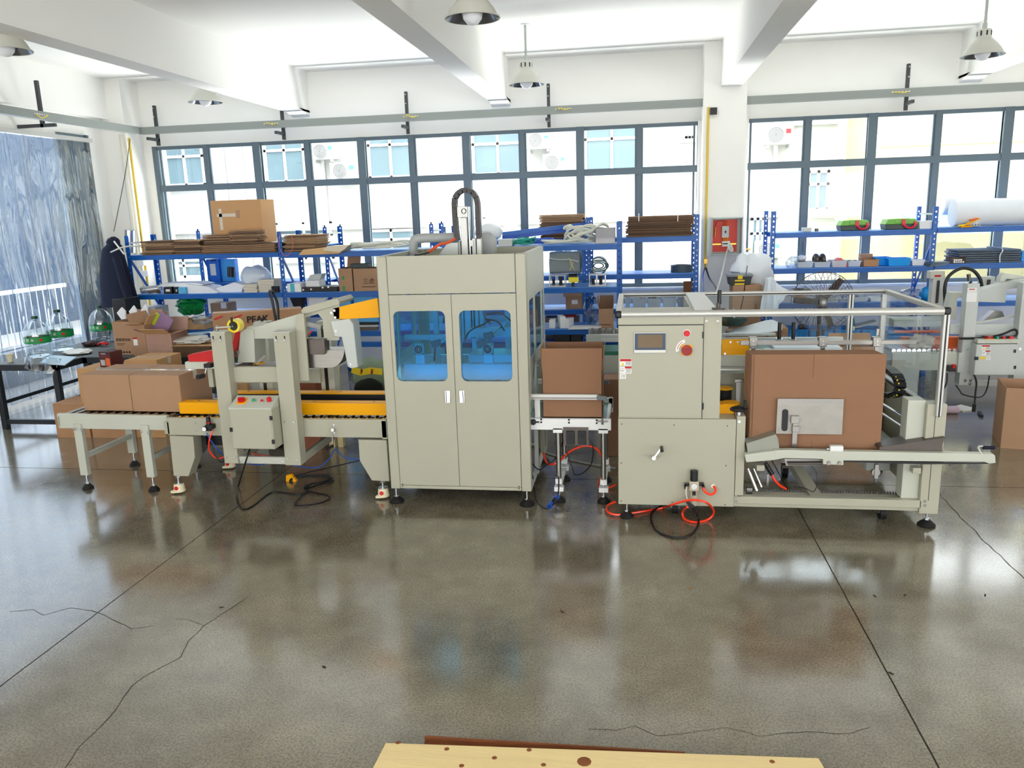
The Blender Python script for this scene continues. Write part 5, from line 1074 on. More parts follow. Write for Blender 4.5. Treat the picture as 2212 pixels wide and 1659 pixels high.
# ------------------------------------------------------------------ stacks of flattened cartons
KR = [mat('flat_carton_%d' % i, c, .85, var=.15, scale=20) for i, c in enumerate(((128, 100, 78), (104, 80, 62), (164, 132, 100)))]
def sheet_stack(px0, px1, pytop, z0, Y, dep, n, lab, grp, ms=KR, sag=0, top=False):
    a = rect(px0, pytop, px1, pytop + 2, Y); h = (a[3] - z0) / n; protos = []
    for m in ms:
        cx, cy = (a[0] + a[1]) / 2, Y + dep / 2
        fn = lambda u, v: (a[0] + u * (a[1] - a[0]), Y + v * dep, z0 + sag * (.5 - u) ** 2)
        g = MB().box(a[0], a[1], Y, Y + dep, z0, z0 + h * .78)
        protos.append(g.build('flattened_carton', m, None, lab, 'flattened carton', grp, smooth=False))
    out = []
    for i in range(n):
        j = random.randrange(len(ms)); src = protos[j]
        if i < len(protos): o = protos[i]
        else: o = dup(src, (0, 0, 0))
        o.location = (cx + random.uniform(-.022, .022), cy + random.uniform(-.02, .02), z0 + h * i); o.rotation_euler = (0, 0, random.uniform(-.02, .02)); out.append(o); o['label'] = lab.replace('flattened carton in', 'flattened carton,') and '%s from the bottom, %s' % (ORD[i], lab.replace(' in the', ' of the'))
    return out
sheet_stack(302, 372, 520, L1, 9.28, .5, 12, 'flattened carton in the leftmost stack of the top shelf', 'flattened cartons, left end stack')
sheet_stack(374, 432, 519, L1, 9.28, .5, 12, 'flattened carton in the second stack along the top shelf', 'flattened cartons, second stack')
sheet_stack(434, 594, 527, L1, 9.28, .5, 10, 'flattened carton in the wide low stack below the big carton', 'flattened cartons, wide stack')
z_ = at(500, 527, 9.28).z
sheet_stack(436, 500, 507, z_, 9.3, .4, 8, 'flattened carton in the small dark stack left of the big carton', 'flattened cartons, small dark stack')
sheet_stack(494, 555, 496, z_, 9.26, .22, 9, 'flattened carton in the tied stack in front of the big carton', 'flattened cartons, tied stack')
sheet_stack(612, 682, 507, L1 - .01, 9.34, .42, 15, 'flattened carton in the pink tied stack right of the post', 'flattened cartons, pink tied stack', ms=[KR[1], KR[2]])
sheet_stack(1166, 1262, 463, 1.845, 10.3, .5, 16, 'flattened carton in the stack above the sloping blue beams', 'flattened cartons above the blue beams')
sheet_stack(1354, 1496, 466, 1.836, 10.3, .5, 18, 'flattened carton in the strapped stack beside the centre column', 'flattened cartons beside the column', ms=[KR[0], KR[1]])
a = rect(455, 432, 560, 527, 9.46)
o = carton('carton', a[0], a[1] + .02, 9.5, 9.88, z_, a[3], 'big brown taped carton on top of the left rack against the windows', m=mat('carton_tan', (196, 152, 106), .8, var=.05), axis='y', tape=False)
MB().box(a[0] + .07, a[0] + .32, 9.4985, 9.5, a[3] - .2, a[3] - .16).box(a[0] + .1, a[0] + .14, 9.4985, 9.5, a[3] - .36, a[3] - .1).build('tape_patch', TAPE, o); MB().box(a[0] + .33, a[0] + .38, 9.4985, 9.5, a[3] - .22, a[3] - .12).build('tape_patch', CARD, o)
hose('tie_string', mat('pink_string', (220, 110, 120), .6), [P(606, 500, 9.26), P(603, 525, 9.26), P(608, 545, 9.26), P(618, 553, 9.26), P(630, 543, 9.26), P(633, 520, 9.3), P(626, 505, 9.32)], .003, 'pink string dangling from the tied cardboard on the rack', cat='string')
# loose sheets
def sheet(lab, pts, Y, m=PAPER, dep=.25, th=.004, cat='paper', name='paper_sheet'):
    return MB().ppoly(pts, Y, dep).build(name, m, None, lab, cat, smooth=False)
sheet('brown cardboard sheet hanging over the shelf edge beside white cable', [(645, 551), (655, 539), (697, 536), (740, 543), (732, 548)], 9.22, CARDI, .3, cat='cardboard', name='cardboard_sheet')
sheet('pale cardboard sheet under the white cable coil', [(697, 541), (706, 532), (752, 530), (745, 538), (733, 545)], 9.2, mat('card_pale', (224, 212, 190), .8), .3, cat='cardboard', name='cardboard_sheet')
# cable coils
def tangle(name, lab, cat, px0, py0, px1, py1, Y, m, n=10, r=.006, seed=1, group=None, dep=.25):
    random.seed(seed); mb = MB(); a = list(rect(px0, py0, px1, py1, Y)); a[2] = max(a[2], 1.812) if 1.6 < a[2] < 1.9 and dep > .1 else a[2]; cx, cz = (a[0] + a[1]) / 2, (a[2] + a[3]) / 2; rx, rz = (a[1] - a[0]) / 2, (a[3] - a[2]) / 2
    for i in range(n):
        ph = random.uniform(0, 6.28); k = random.uniform(.6, 1.0); pts = []
        for j in range(10):
            t = 2 * math.pi * j / 10; pts.append((cx + rx * k * math.cos(t) + random.uniform(-.1, .1) * rx, Y + dep * .5 + dep * .45 * math.sin(t + ph * .2), a[2] + r + (rz * 1.7) * (.5 + .5 * math.sin(t + ph)) * k * random.uniform(.7, 1)))
        mb.tube(pts, r, 6, closed=True, smooth=3)
    return mb.build(name, m, None, lab, cat, group)
tangle('cable_coil', 'loose coil of thick white cable on the rack top shelf left of the enclosure', 'cable', 748, 520, 885, 546, 9.25, CABW, 8, .011, 5)
tangle('cable_coil', 'green wire coil above the enclosure top', 'cable', 1106, 510, 1156, 529, 9.3, TEAL, 9, .008, 8)
tangle('cable_coil', 'blue wire coil beside the green one above the enclosure', 'cable', 1152, 508, 1196, 527, 9.3, mat('blue_wire', (60, 110, 220), .4), 8, .005, 9)
tangle('cable_coil', 'white cable tangle on the top shelf beside the tall blue post', 'cable', 1216, 474, 1310, 529, 9.32, CABW, 10, .012, 12)
tangle('cable_coil', 'small flat white cable coil at the shelf edge right of the enclosure', 'cable', 1170, 518, 1260, 531, 9.24, CABW, 5, .009, 13)
MB().blob(P(1055, 503, 9.6), .17, .18, .11, .12, 2, 4).build('wrapped_bundle', mat('bundle_white', (218, 222, 226), .5, bump=.8, bscale=12, var=.1), None, 'white plastic wrapped bundle on the rack behind the cable chain', 'bundle')
for i, (pa, pb_) in enumerate((((1085, 506), (1256, 486)), ((1085, 514), (1256, 493)))): MB().bar(P(*pa, 9.7 + i * .08), P(*pb_, 9.9 + i * .08), .05, .05).build('steel_beam', BLUE, None, ('upper' if i == 0 else 'lower') + ' blue rack beam lying askew on the top shelf', 'beam', 'spare blue beams on the top shelf', bevel=.003)
pitem('wrapped_box', 'dark box in clear wrap against the tall blue post', 'box', (1286, 492, 1329, 525), 9.35, .4, mat('dark_wrapped', (86, 80, 84), .25, var=.3, coat=.5), z=L1)
pitem('metal_tray', 'small grey metal bracket beside the green wire coil', 'bracket', (1076, 517, 1106, 529), 9.3, .2, PAINTG, z=L1)
for px in (1380, 1464):
    a = rect(px - 1, 462, px + 1, 478, 10.28); MB().box(a[0], a[1], 10.27, 10.275, a[2], a[3] + .006).build('packing_strap', WHITE, None, 'white packing strap round the cardboard stack, %s one' % ('left' if px == 1380 else 'right'), 'strap')

# ------------------------------------------------------------------ middle shelves of the front rack
def silver_roll(): pass
MB().cyl(P(305, 627, 9.35), P(345, 623, 9.4), .045, n=20).build('foil_roll', mat('silver_wrap', (205, 210, 216), .25, .6, bump=.5), None, 'silver wrapped roll at the left end of the middle shelf', 'roll')
for px0, px1, lab in ((353, 371, 'black storage box with label, left one under the papers'), (375, 386, 'narrow black storage box next to the pale blue box')):
    o = pitem('storage_box', lab, 'box', (px0, 620, px1, 634), 9.3, .25, BLACK, z=1.312); a = rect(px0 + 5, 625, px1 - 4, 630, 9.298); MB().box(a[0], a[1], 9.298, 9.3, a[2], a[3]).build('label', WPRINT, o)
pitem('small_box', 'pale blue small box on the middle shelf beneath papers', 'box', (385, 621, 401, 634), 9.27, .2, mat('pale_blue', (90, 180, 225), .5), z=1.312)
MB().cyl(P(322, 631, 9.3), P(340, 628, 9.3), .02, n=12).cyl(P(326, 626, 9.4), P(345, 631, 9.36), .02, n=12).build('hose_offcut', mat('offcut_brown', (110, 96, 84), .7), None, 'bundle of brown hose offcuts by the silver roll', 'hose')
MB().ppoly([(401, 634), (375, 618), (400, 613), (450, 620), (472, 632), (455, 635)], 9.32, .3).build('paper_pile', PAPER, None, 'messy pile of white papers spread over the middle shelf', 'papers', smooth=False)
MB().ppoly([(340, 619), (352, 612), (420, 611), (440, 615), (395, 620)], 9.36, .3).build('paper_pile', PAPER, None, 'thin white sheets lying on the black storage boxes', 'papers', smooth=False)
MB().ppoly([(450, 633), (470, 622), (505, 610), (526, 616), (522, 631)], 9.4, .25).build('paper_pile', PAPER, None, 'white folded sheets in front of the blue pump', 'papers', smooth=False)
def stacks(px0, py0, px1, py1, Y, lab, n):
    a = rect(px0, py0, px1, py1, Y); h = (a[3] - 1.312) / n
    for i in range(n): dx = random.uniform(-.006, .006); MB().box(a[0] + dx, a[1] + dx, Y, Y + .22, 1.312 + h * i, 1.312 + h * (i + .86)).build('printed_manual', mat('manual_cream', (222, 214, 198), .8, var=.1, scale=60), None, '%s from the bottom: %s' % (ORD[i], lab), 'manual', 'manuals: ' + lab[:40], smooth=False)
stacks(526, 614, 555, 631, 9.3, 'paper manual in the low pile on the middle shelf', 5); stacks(558, 604, 592, 631, 9.32, 'paper manual in the tall pile next to the black clips', 8)
MB().blob(P(553, 598, 9.7), .19, .15, .14, .2, 2, 3).build('plastic_bag', mat('bag_white', (226, 234, 240), .3, bump=.8, bscale=15), None, 'white plastic bag slumped behind the paper manuals', 'bag')
for i in range(3): q = P(588 + i * 5, 624, 9.24); MB().box(q.x - .01, q.x + .01, 9.24, 9.3, 1.312, q.z + .03).build('binder_clip', BLACK, None, ['left', 'middle', 'right'][i] + ' black clip at the shelf edge beside the rack post', 'clip', 'black clips by the post')
# blue pump
o = pitem('blue_dispenser', 'blue box with grey panel standing on the rear rack', 'dispenser', (447, 560, 474, 607), 10.35, .25, mat('bright_blue', (20, 96, 190), .35), z=1.364)
a = rect(454, 570, 466, 595, 10.345); MB().box(a[0], a[1], 10.345, 10.35, a[2], a[3]).build('panel', PAINTG, o); a = rect(455, 561, 466, 564, 10.345); MB().box(a[0], a[1], 10.345, 10.35, a[2], a[3]).build('slot', BLACK, o)
o = pitem('blue_tray_pump', 'pale blue tray with black motor beside the blue dispenser', 'pump', (478, 560, 508, 606), 10.4, .1, mat('tray_blue', (70, 160, 226), .4), z=1.364); MB().cyl(P(499, 577, 10.36), P(499, 598, 10.36), .05, n=18).build('motor', BLACK, o)
# teal box, trays, cartons in the second bay
o = pitem('storage_box', 'white and teal box beside the rack post on the middle shelf', 'box', (620, 613, 650, 630), 9.3, .3, WHITE, z=1.307); a = rect(627, 613, 636, 630, 9.297); MB().box(a[0], a[1], 9.297, 9.3, 1.31, a[3] + .0).build('teal_band', mat('teal', (70, 185, 205), .5), o)
o = pitem('parts_tray', 'long black tray with shiny studs on the middle shelf', 'tray', (652, 620, 728, 630), 9.32, .3, BLACK, z=1.307); bolts([(655, 626), (672, 625), (697, 621), (709, 620)], 9.32, o, .01)
pitem('small_tub', 'white lidded tub on the black tray', 'tub', (660, 606, 690, 620), 9.4, .2, WHITE, z=at(670, 620, 9.4).z)
MB().ppoly([(664, 606), (670, 594), (695, 592), (690, 607)], 9.5, .15).build('paper_bag', PAINTG, None, 'grey paper bag standing behind the white tub', 'bag', smooth=False)
def open_box(name, lab, x0, x1, y0, y1, z0, z1, m=CARDO, flaps=(1, 1, 1, 1), rz=0, fl_len=.14, group=None, cat='carton', ang=(35, 20, -60, 40), inside=CARDI):
    c = Vector(((x0 + x1) / 2, (y0 + y1) / 2, z0)); o = thing(name, c, lab, cat, group); t = .004
    for bx in ((x0, x1, y0, y0 + t), (x0, x1, y1 - t, y1), (x0, x0 + t, y0 + t, y1 - t), (x1 - t, x1, y0 + t, y1 - t)): MB().box(*bx, z0, z1).rot(rz, c).build('side_wall', m, o, smooth=False)
    MB().box(x0 + t, x1 - t, y0 + t, y1 - t, z0, z0 + t).rot(rz, c).build('bottom', m, o, smooth=False)
    L = fl_len
    if flaps[0]: MB().box(x0, x1, y0, y0 + t, z1, z1 + L).rot(R(180 - ang[0]) if False else R(ang[0] + 90), (0, y0, z1), axis='X').rot(rz, c).build('flap', inside, o, smooth=False)
    if flaps[1]: MB().box(x0, x1, y1 - t, y1, z1, z1 + L).rot(R(-ang[1]), (0, y1, z1), axis='X').rot(rz, c).build('flap', m, o, smooth=False)
    if flaps[2]: MB().box(x0, x0 + t, y0, y1, z1, z1 + L).rot(R(ang[2]), (x0, 0, z1), axis='Y').rot(rz, c).build('flap', m, o, smooth=False)
    if flaps[3]: MB().box(x1 - t, x1, y0, y1, z1, z1 + L).rot(R(ang[3]), (x1, 0, z1), axis='Y').rot(rz, c).build('flap', inside, o, smooth=False)
    return o
a = rect(732, 580, 756, 626, 9.3); o = open_box('carton', 'open brown carton with green label on the middle shelf, left of the pair', a[0], a[1] + .03, 9.3, 9.62, 1.307, a[3], CARD, (0, 1, 0, 0)); MB().box(a[0] + .04, a[0] + .07, 9.298, 9.3, 1.31, 1.37).box(a[0] + .04, a[0] + .07, 9.298, 9.3, 1.45, 1.49).build('green_label', GPRINT, o)
a = rect(764, 580, 815, 626, 9.3); o = open_box('carton', 'printed carton with split flap touching the enclosure side', a[0], a[1], 9.3, 9.62, 1.307, a[3], CARD, (0, 0, 0, 0)); text_mesh('三虎', .075, ((a[0] + a[1]) / 2 + .04, 9.297, 1.42), o, BPRINT); MB().box(a[0] + .1, a[1] - .03, 9.298, 9.3, 1.355, 1.362).build('print_line', BPRINT, o)
pitem('battery_case', 'dark case lying on top of the printed cartons', 'case', (756, 570, 795, 578), 9.4, .15, mat('dark_green_grey', (60, 72, 72), .5), z=at(770, 580, 9.4).z)
# third bay middle shelf: reel stands
o = pitem('tape_reel_stand', 'yellow reel with black hub on the shelf right of the enclosure', 'reel', (1228, 599, 1249, 610), 9.34, .1, mat('reel_yellow', (240, 220, 30), .3), z=at(1238, 610, 9.34).z); q = P(1238, 598, 9.4); MB().cyl(q + Vector((-.05, 0, 0)), q + Vector((.05, 0, 0)), .04, n=20).build('hub', BLACK, o); MB().cyl((q.x, 9.39, 1.312), (q.x, 9.39, q.z - .04), .018, n=12).build('stem', BLACK, o)
for px, lab in ((1186, 'silver parts frame on the shelf beside the enclosure corner'), (1272, 'silver parts frame with black rollers left of the tall post')):
    o = thing('roller_assembly', (at(px, 610, 9.4).x + .1, 9.45, 1.312), lab, 'machine part'); x = at(px, 610, 9.4).x
    MB().box(x, x + .20, 9.35, 9.55, 1.312, 1.325).box(x, x + .2, 9.35, 9.55, 1.44, 1.447).build('plate', ALU, o)
    for dx in (.01, .09, .19):
        for y in (9.36, 9.54): MB().cyl((x + dx, y, 1.325), (x + dx, y, 1.44), .006, n=8).build('standoff', CHROME, o)
    MB().cyl((x + .14, 9.4, 1.33), (x + .14, 9.4, 1.43), .02, n=14).build('roller', BLACK, o); MB().cyl((x + .05, 9.44, 1.33), (x + .05, 9.44, 1.40), .018, n=14).build('roller', BLACK, o)
# rear rack 2B
_f = rect(1183, 545, 1256, 590, 10.32)
def _fb(u, v):
    t = 2 * math.pi * u; e = .35; c_, s_ = math.cos(t), math.sin(t); k = 1 + .05 * noise.noise(Vector((u * 6, v * 4, 1)))
    return ((_f[0] + _f[1]) / 2 + .235 * k * (-1 + 2 * v) * (1 if abs(v - .5) < .45 else .93), 10.5 + .17 * math.copysign(abs(c_) ** e, c_) * k * (1 if 0 < v < 1 else .01), 1.525 + .14 * math.copysign(abs(s_) ** e, s_) * k * (1 if 0 < v < 1 else .01))
MB().grid(_fb, 32, 12).build('fabric_bundle', mat('bundle_grey_green', (148, 154, 146), .9, var=.08, bump=.5, bscale=16), None, 'grey green fabric bundle tied with cord right of the enclosure', 'bundle')
hose('cord', CABW, [P(1186, 558, 10.33), P(1205, 561, 10.325), P(1230, 561, 10.325), P(1250, 566, 10.33)], .007, 'pale cord round the grey fabric bundle', cat='cord')
q = P(1293, 574, 10.45); m = MB()
for i, rr_ in enumerate((.05, .075, .10)): m.tube([(q.x + rr_ * 1.25 * math.cos(t), 10.45, q.z + rr_ * .72 * math.sin(t)) for t in [k * math.pi / 8 for k in range(16)]], .008, 6, closed=True, smooth=2)
m.build('rolled_belt', mat('belt_teal', (60, 110, 120), .5), None, 'rolled teal conveyor belt on the rear shelf by the tall post', 'roll')
m = MB(); q2 = q
m.ring((q2.x, 10.35, q2.z), (0, 1, 0), .115, .10, .25, 28); m.build('belt_roll_outer', mat('belt_dark', (70, 96, 96), .5), None, 'outer turn of dark green belting on the rear shelf', 'roll')
tangle('rope_hank', 'yellow white rope hanging from the top shelf over the fabric', 'rope', 1228, 545, 1240, 585, 9.25, mat('rope_yellow', (212, 196, 130), .7), 2, .004, 4, dep=.03)
a = rect(1222, 641, 1257, 664, 10.3); c_ = carton('carton', a[0], a[1], 10.3, 10.6, .934, a[3], 'lower small carton with white label on the rear shelf', axis='y', tape=False); b = rect(1235, 648, 1248, 657, 10.298); MB().box(b[0], b[1], 10.298, 10.3, b[2], b[3]).build('label', WPRINT, c_)
carton('carton', a[0] - .03, a[1] + .0, 10.29, 10.6, a[3], a[3] + .06, 'shallow carton on top of the small labelled carton', axis='y', tape=False)
pitem('crate', 'dark crate on the low rear shelf, left one', 'crate', (1196, 723, 1231, 738), 10.3, .3, BLACK, z=.504); pitem('crate', 'dark crate on the low rear shelf, right one', 'crate', (1233, 723, 1257, 738), 10.3, .3, BLACK, z=.504)
pitem('red_tray', 'red tray under the rear shelf', 'tray', (1216, 676, 1243, 684), 10.5, .2, RED, z=.80)
MB().box(at(1210, 700, 10.5).x - .2, at(1250, 700, 10.5).x, 10.5, 10.7, .504, .80).build('crate', mat('grey_crate', (120, 112, 116), .6), None, 'grey crate beneath the red tray', 'crate')
# level .82: white boxes, papers, open carton, bottles
for (p0, p1, y0_, rz_, lab) in ((1186, 1199, 692, 0, 'white box at the left of the low shelf trio'), (1206, 1218, 684, .3, 'white box with round mark, middle of the trio'), (1219, 1233, 689, -.3, 'white box tilted at the right of the trio')):
    a = rect(p0, y0_, p1, 707, 9.32); m = MB().box(a[0], a[1], 9.33, 9.33 + .16, L3 + .002, a[3]); m.rot(rz_, ((a[0] + a[1]) / 2, 9.4, L3)); m.build('small_box', WHITE, None, lab, 'box', 'white boxes on the low shelf', bevel=.003)
sheet('white board lying on the low shelf by the white boxes', [(1227, 712), (1238, 706), (1300, 706), (1295, 711)], 9.26, PAPER, .15)
a = rect(1293, 668, 1324, 706, 9.25); o = open_box('carton', 'tall open carton leaning at the end of the low shelf', a[0], a[1], 9.29, 9.55, L3 + .002, a[3], CARD, (0, 1, 1, 1), fl_len=.13, ang=(0, 10, -8, 12)); text_mesh('HUACHENG', .022, ((a[0] + a[1]) / 2, 9.287, .87), o, BPRINT)
MB().blob(P(1278, 670, 9.6), .10, .12, .17, .35, 4, 7).build('plastic_bag', BAGC, None, 'clear bag of bottles beside the tall open carton', 'bag')
pitem('red_lamp', 'small red lamp at the end of the blue beam', 'lamp', (1325, 709, 1329, 717), 9.24, .03, REDB)
# short rack 2D
q = P(1472, 583, 10.5); MB().ring((q.x, 10.5, 1.374), (0, 0, 1), .135, .115, .085, 36).ring((q.x, 10.5, 1.374), (0, 0, 1), .09, .08, .09, 30).build('rubber_strip_roll', mat('dark_slate', (60, 76, 88), .5), None, 'dark rubber strip roll lying on the shelf beside the column', 'roll')
MB().pbox(1476, 608, 1494, 700, 10.2, .04).build('wooden_plank', BROWN, None, 'dark wooden plank standing beside the blue post at the column', 'plank')
def tub(px0, py0, px1, py1, Y, zb, lab, m=TUBC, dep=.22, group=None, fill=None, name='plastic_tub', cat='tub'):
    a = rect(px0, py0, px1, py1, Y); o = thing(name, ((a[0] + a[1]) / 2, Y + dep / 2, zb), lab, cat, group); x0, x1, z1 = a[0], a[1], a[3]; s = .012; t = .003; y0, y1 = Y, Y + dep
    def wall(p): return MB()._add(p, [(0, 1, 2, 3)])
    B_ = [(x0 + s, y0 + s, zb), (x1 - s, y0 + s, zb), (x1 - s, y1 - s, zb), (x0 + s, y1 - s, zb)]; T_ = [(x0, y0, z1), (x1, y0, z1), (x1, y1, z1), (x0, y1, z1)]
    mb = MB()._add(B_ + T_, [(0, 1, 5, 4), (1, 2, 6, 5), (2, 3, 7, 6), (3, 0, 4, 7), (0, 3, 2, 1)]); mb.build('tub_body', m, o, smooth=False, thick=t)
    MB().box(x0 - .006, x1 + .006, y0 - .006, y0 + .004, z1 - .006, z1).box(x0 - .006, x1 + .006, y1 - .004, y1 + .006, z1 - .006, z1).box(x0 - .006, x0 + .004, y0, y1, z1 - .006, z1).box(x1 - .004, x1 + .006, y0, y1, z1 - .006, z1).build('rim', m, o, smooth=False)
    if fill:
        random.seed(int(px0)); f = MB()
        for i in range(7): f.cyl((random.uniform(x0 + .04, x1 - .04), random.uniform(y0 + .04, y1 - .04), zb + .02), (random.uniform(x0 + .04, x1 - .04), random.uniform(y0 + .04, y1 - .04), z1 - .01 + random.uniform(-.03, .02)), random.uniform(.012, .025), n=10)
        f.build('contents', fill, o, kind='stuff')
    return o
PARTS = mat('metal_parts', (150, 152, 156), .35, .8); PARTB = mat('parts_brown', (176, 140, 100), .6); PARTR = mat('parts_pink', (240, 100, 105), .4)
for i, (p0, p1, fmat) in enumerate(((1350, 1362, None), (1366, 1396, PARTB), (1398, 1428, PARTS), (1432, 1462, None), (1464, 1478, PARTS))):
    tub(p0, 645, p1, 665, 10.32, .933, ['clear tub at the left end of the row behind the white guard rail', 'clear tub with pale parts, second from left behind the guard rail', 'clear tub with metal parts in the middle of the guard rail row', 'empty clear tub, fourth behind the guard rail', 'small clear tub beside the dark plank'][i], group='clear tubs behind the guard rail', fill=fmat)
carton('carton', -.03 + .03, .36, 9.62, 9.85, .0, .93, 'tall carton whose lid shows above the case erector cabinet', tape=True)
# ------------------------------------------------------------------ right rack contents
T1, T2, T3, T4 = 1.838, 1.396, .958, .503; RY = 10.47
pitem('small_motor', 'small grey motor with wires on the top shelf left of the green cases', 'motor', (1736, 492, 1753, 499), RY, .15, PAINTG, z=T1)
q = P(1764, 496, RY + .05); MB().cyl((q.x, RY + .05, T1), (q.x, RY + .05, T1 + .035), .022, n=14).build('small_can', DSTEEL, None, 'small round can next to the grey motor', 'can')
GCL = mat('case_green', (108, 178, 60), .35); GCD = mat('case_dark', (44, 56, 58), .4); GCR = mat('case_red', (220, 40, 70), .35)
def green_case(px0, py0, px1, py1, lab, flip=0):
    a = rect(px0, py0, px1, py1, RY); o = thing('tool_case', ((a[0] + a[1]) / 2, RY + .12, T1), lab, 'tool case', 'green and black tool cases'); zm = T1 + (a[3] - T1) * .5; z1 = a[3]
    MB().prism([(a[0] + .015, T1), (a[1] - .01, T1), (a[1], zm), (a[0], zm)], 'y', RY, RY + .24).build('case_base', GCD, o, bevel=.006)
    MB().prism([(a[0], zm), (a[1], zm), (a[1] - .03, z1), (a[0] + .03, z1)], 'y', RY, RY + .24).box(a[0] + .1, a[1] - .1, RY - .004, RY + .2, zm + .01, z1 + .004).build('case_lid', GCL, o, bevel=.006)
    x = a[0] + (a[1] - a[0]) * .55; x2 = a[1] - .02
    MB().box(x - .02, x + .02, RY - .02, RY, zm - .01, z1 - .005).box(x2 - .03, x2, RY - .02, RY, zm - .02, zm + .03).tube([(x, RY - .015, zm), (x + .03, RY - .05, zm - .04), (x2 - .05, RY - .05, zm - .04), (x2 - .015, RY - .015, zm)], .011, 8, smooth=3).build('handle', GCR, o)
green_case(1816, 476, 1880, 496, 'green lidded tool case with red handle, left of the two'); green_case(1913, 473, 1983, 493, 'green lidded tool case with red handle, right of the two')
tub(1986, 477, 2028, 490, RY, T1, 'shallow white tub at the right end of the upper shelf', WHITE, group=None)
tub(1722, 566, 1757, 581, RY, T2, 'clear tub with grey caps, first beside the rack post', fill=PARTS, group='clear tubs on the right rack middle shelf')
tub(1759, 566, 1794, 581, RY, T2, 'clear tub holding dark ribbed rings', fill=DSTEEL, group='clear tubs on the right rack middle shelf')
o = tub(1797, 563, 1830, 579, RY, T2, 'clear tub holding pink round parts', group='clear tubs on the right rack middle shelf')
for px, py in ((1804, 572), (1814, 572), (1823, 572), (1813, 563)): q = P(px, py, RY + .06); MB().cyl((q.x, RY + .03, q.z), (q.x, RY + .15, q.z), .036, n=18).build('pink_spool', PARTR, o)
tub(1832, 564, 1860, 578, RY, T2, 'clear tub beside the brown cardboard trays', fill=PARTS, group='clear tubs on the right rack middle shelf')
for px in (1762, 1776): q = P(px, 560, RY + .12); MB().torus(q, (1, .2, 0), .045, .028, 20, 10).build('ribbed_ring', DSTEEL, None, 'dark ribbed ring on the clear tub, %s one' % ('left' if px == 1762 else 'right'), 'ring', 'dark rings')
MB().blob(P(1732, 557, RY + .1), .05, .05, .035, .2, 3, 2).build('cloth_ball', WHITE, None, 'white rag ball on the first clear tub', 'rag')
MB().blob(P(1712, 568, RY + .08), .08, .1, .08, .3, 3, 9, flat=.9).build('plastic_bag', BAGC, None, 'clear bag squeezed between the post and tubs', 'bag')
o = open_box('cardboard_tray', 'low brown cardboard tray on the middle shelf', *rect(1866, 565, 1898, 578, RY)[:2], RY, RY + .22, T2, T2 + .085, CARDO, (0, 0, 0, 0), cat='tray')
a = rect(1860, 549, 1885, 578, RY + .26); MB().box(a[0], a[1], RY + .26, RY + .4, T2, a[3]).build('carton', CARDO, None, 'small brown carton standing behind the cardboard tray', 'carton', bevel=.003)
tub(1891, 556, 1925, 574, RY + .12, T2, 'blue bin behind its neighbour on the middle shelf', BLUEP, group='blue bins on the middle shelf', name='parts_bin', cat='bin'); tub(1919, 558, 1968, 575, RY, T2, 'blue bin in front at the middle shelf', BLUEP, group='blue bins on the middle shelf', name='parts_bin', cat='bin')
tub(1970, 562, 1998, 575, RY, T2, 'white tub beside the blue bin', WHITE)
for i in range(5): a = P(1999 + i * 2, 574 - i * 2.2, RY); MB().bar(a, a + Vector((.2, .02, .012 - i * .004)), .22, .006).build('metal_strip', mat('strip_grey', (112, 132, 150), .4), None, 'grey sheet strip in the fanned pile at the rack post, %s from the bottom' % ORD[i], 'sheet', 'fanned grey strips')
a = rect(2056, 556, 2086, 573, RY); o = open_box('carton', 'small carton full of white tubes beside the rack post', a[0], a[1], RY, RY + .2, 1.412, a[3], mat('carton_darkin', (96, 74, 60), .8), (0, 0, 0, 0))
for i in range(9): x = a[0] + .025 + (i % 5) * .025; z = 1.43 + (i // 5) * .025; MB().cyl((x, RY - .02, z), (x, RY + .1, z), .011, n=10).build('white_tube', WPRINT, o)
# bundle of dark ribbed mats
MT = mat('ribbed_mat_grey', (86, 98, 112), .6, var=.2, scale=40, bump=.5, bscale=60)
bm_ = rect(2088, 541, 2205, 572, RY); o = thing('mat_bundle', ((bm_[0] + bm_[1]) / 2, RY + .2, 1.412), 'dark grey ribbed mat bundle with white strap on the right rack', 'mats')
for i in range(6): z = 1.412 + i * .027; MB().box(bm_[0] - .1 + .02 * (i % 2), bm_[1] + .02 * ((i + 1) % 2), RY, RY + .45, z, z + .022).build('mat_layer', MT, o, bevel=.006)
x = at(2160, 556, RY).x; MB().tube([(x, RY - .01, 1.415), (x - .01, RY - .02, 1.5), (x + .015, RY - .0, 1.578), (x + .015, RY + .45, 1.58)], .014, 8, flat=.35).build('white_strap', WHITE, o)
MB().ppoly([(2130, 543), (2180, 538), (2212, 541), (2212, 546), (2150, 547)], RY + .05, .25).build('blue_sheet', mat('sky_blue', (20, 170, 235), .4), None, 'bright blue sheet lying on the dark mat bundle', 'sheet', smooth=False)
for px in (2196, 2206): pitem('parts_bin', 'blue bin edge at the far right of the shelf, %s' % ('nearer' if px == 2196 else 'farther'), 'bin', (px, 545, px + 8, 570), RY + .1, .2, BLUEP, z=1.412)
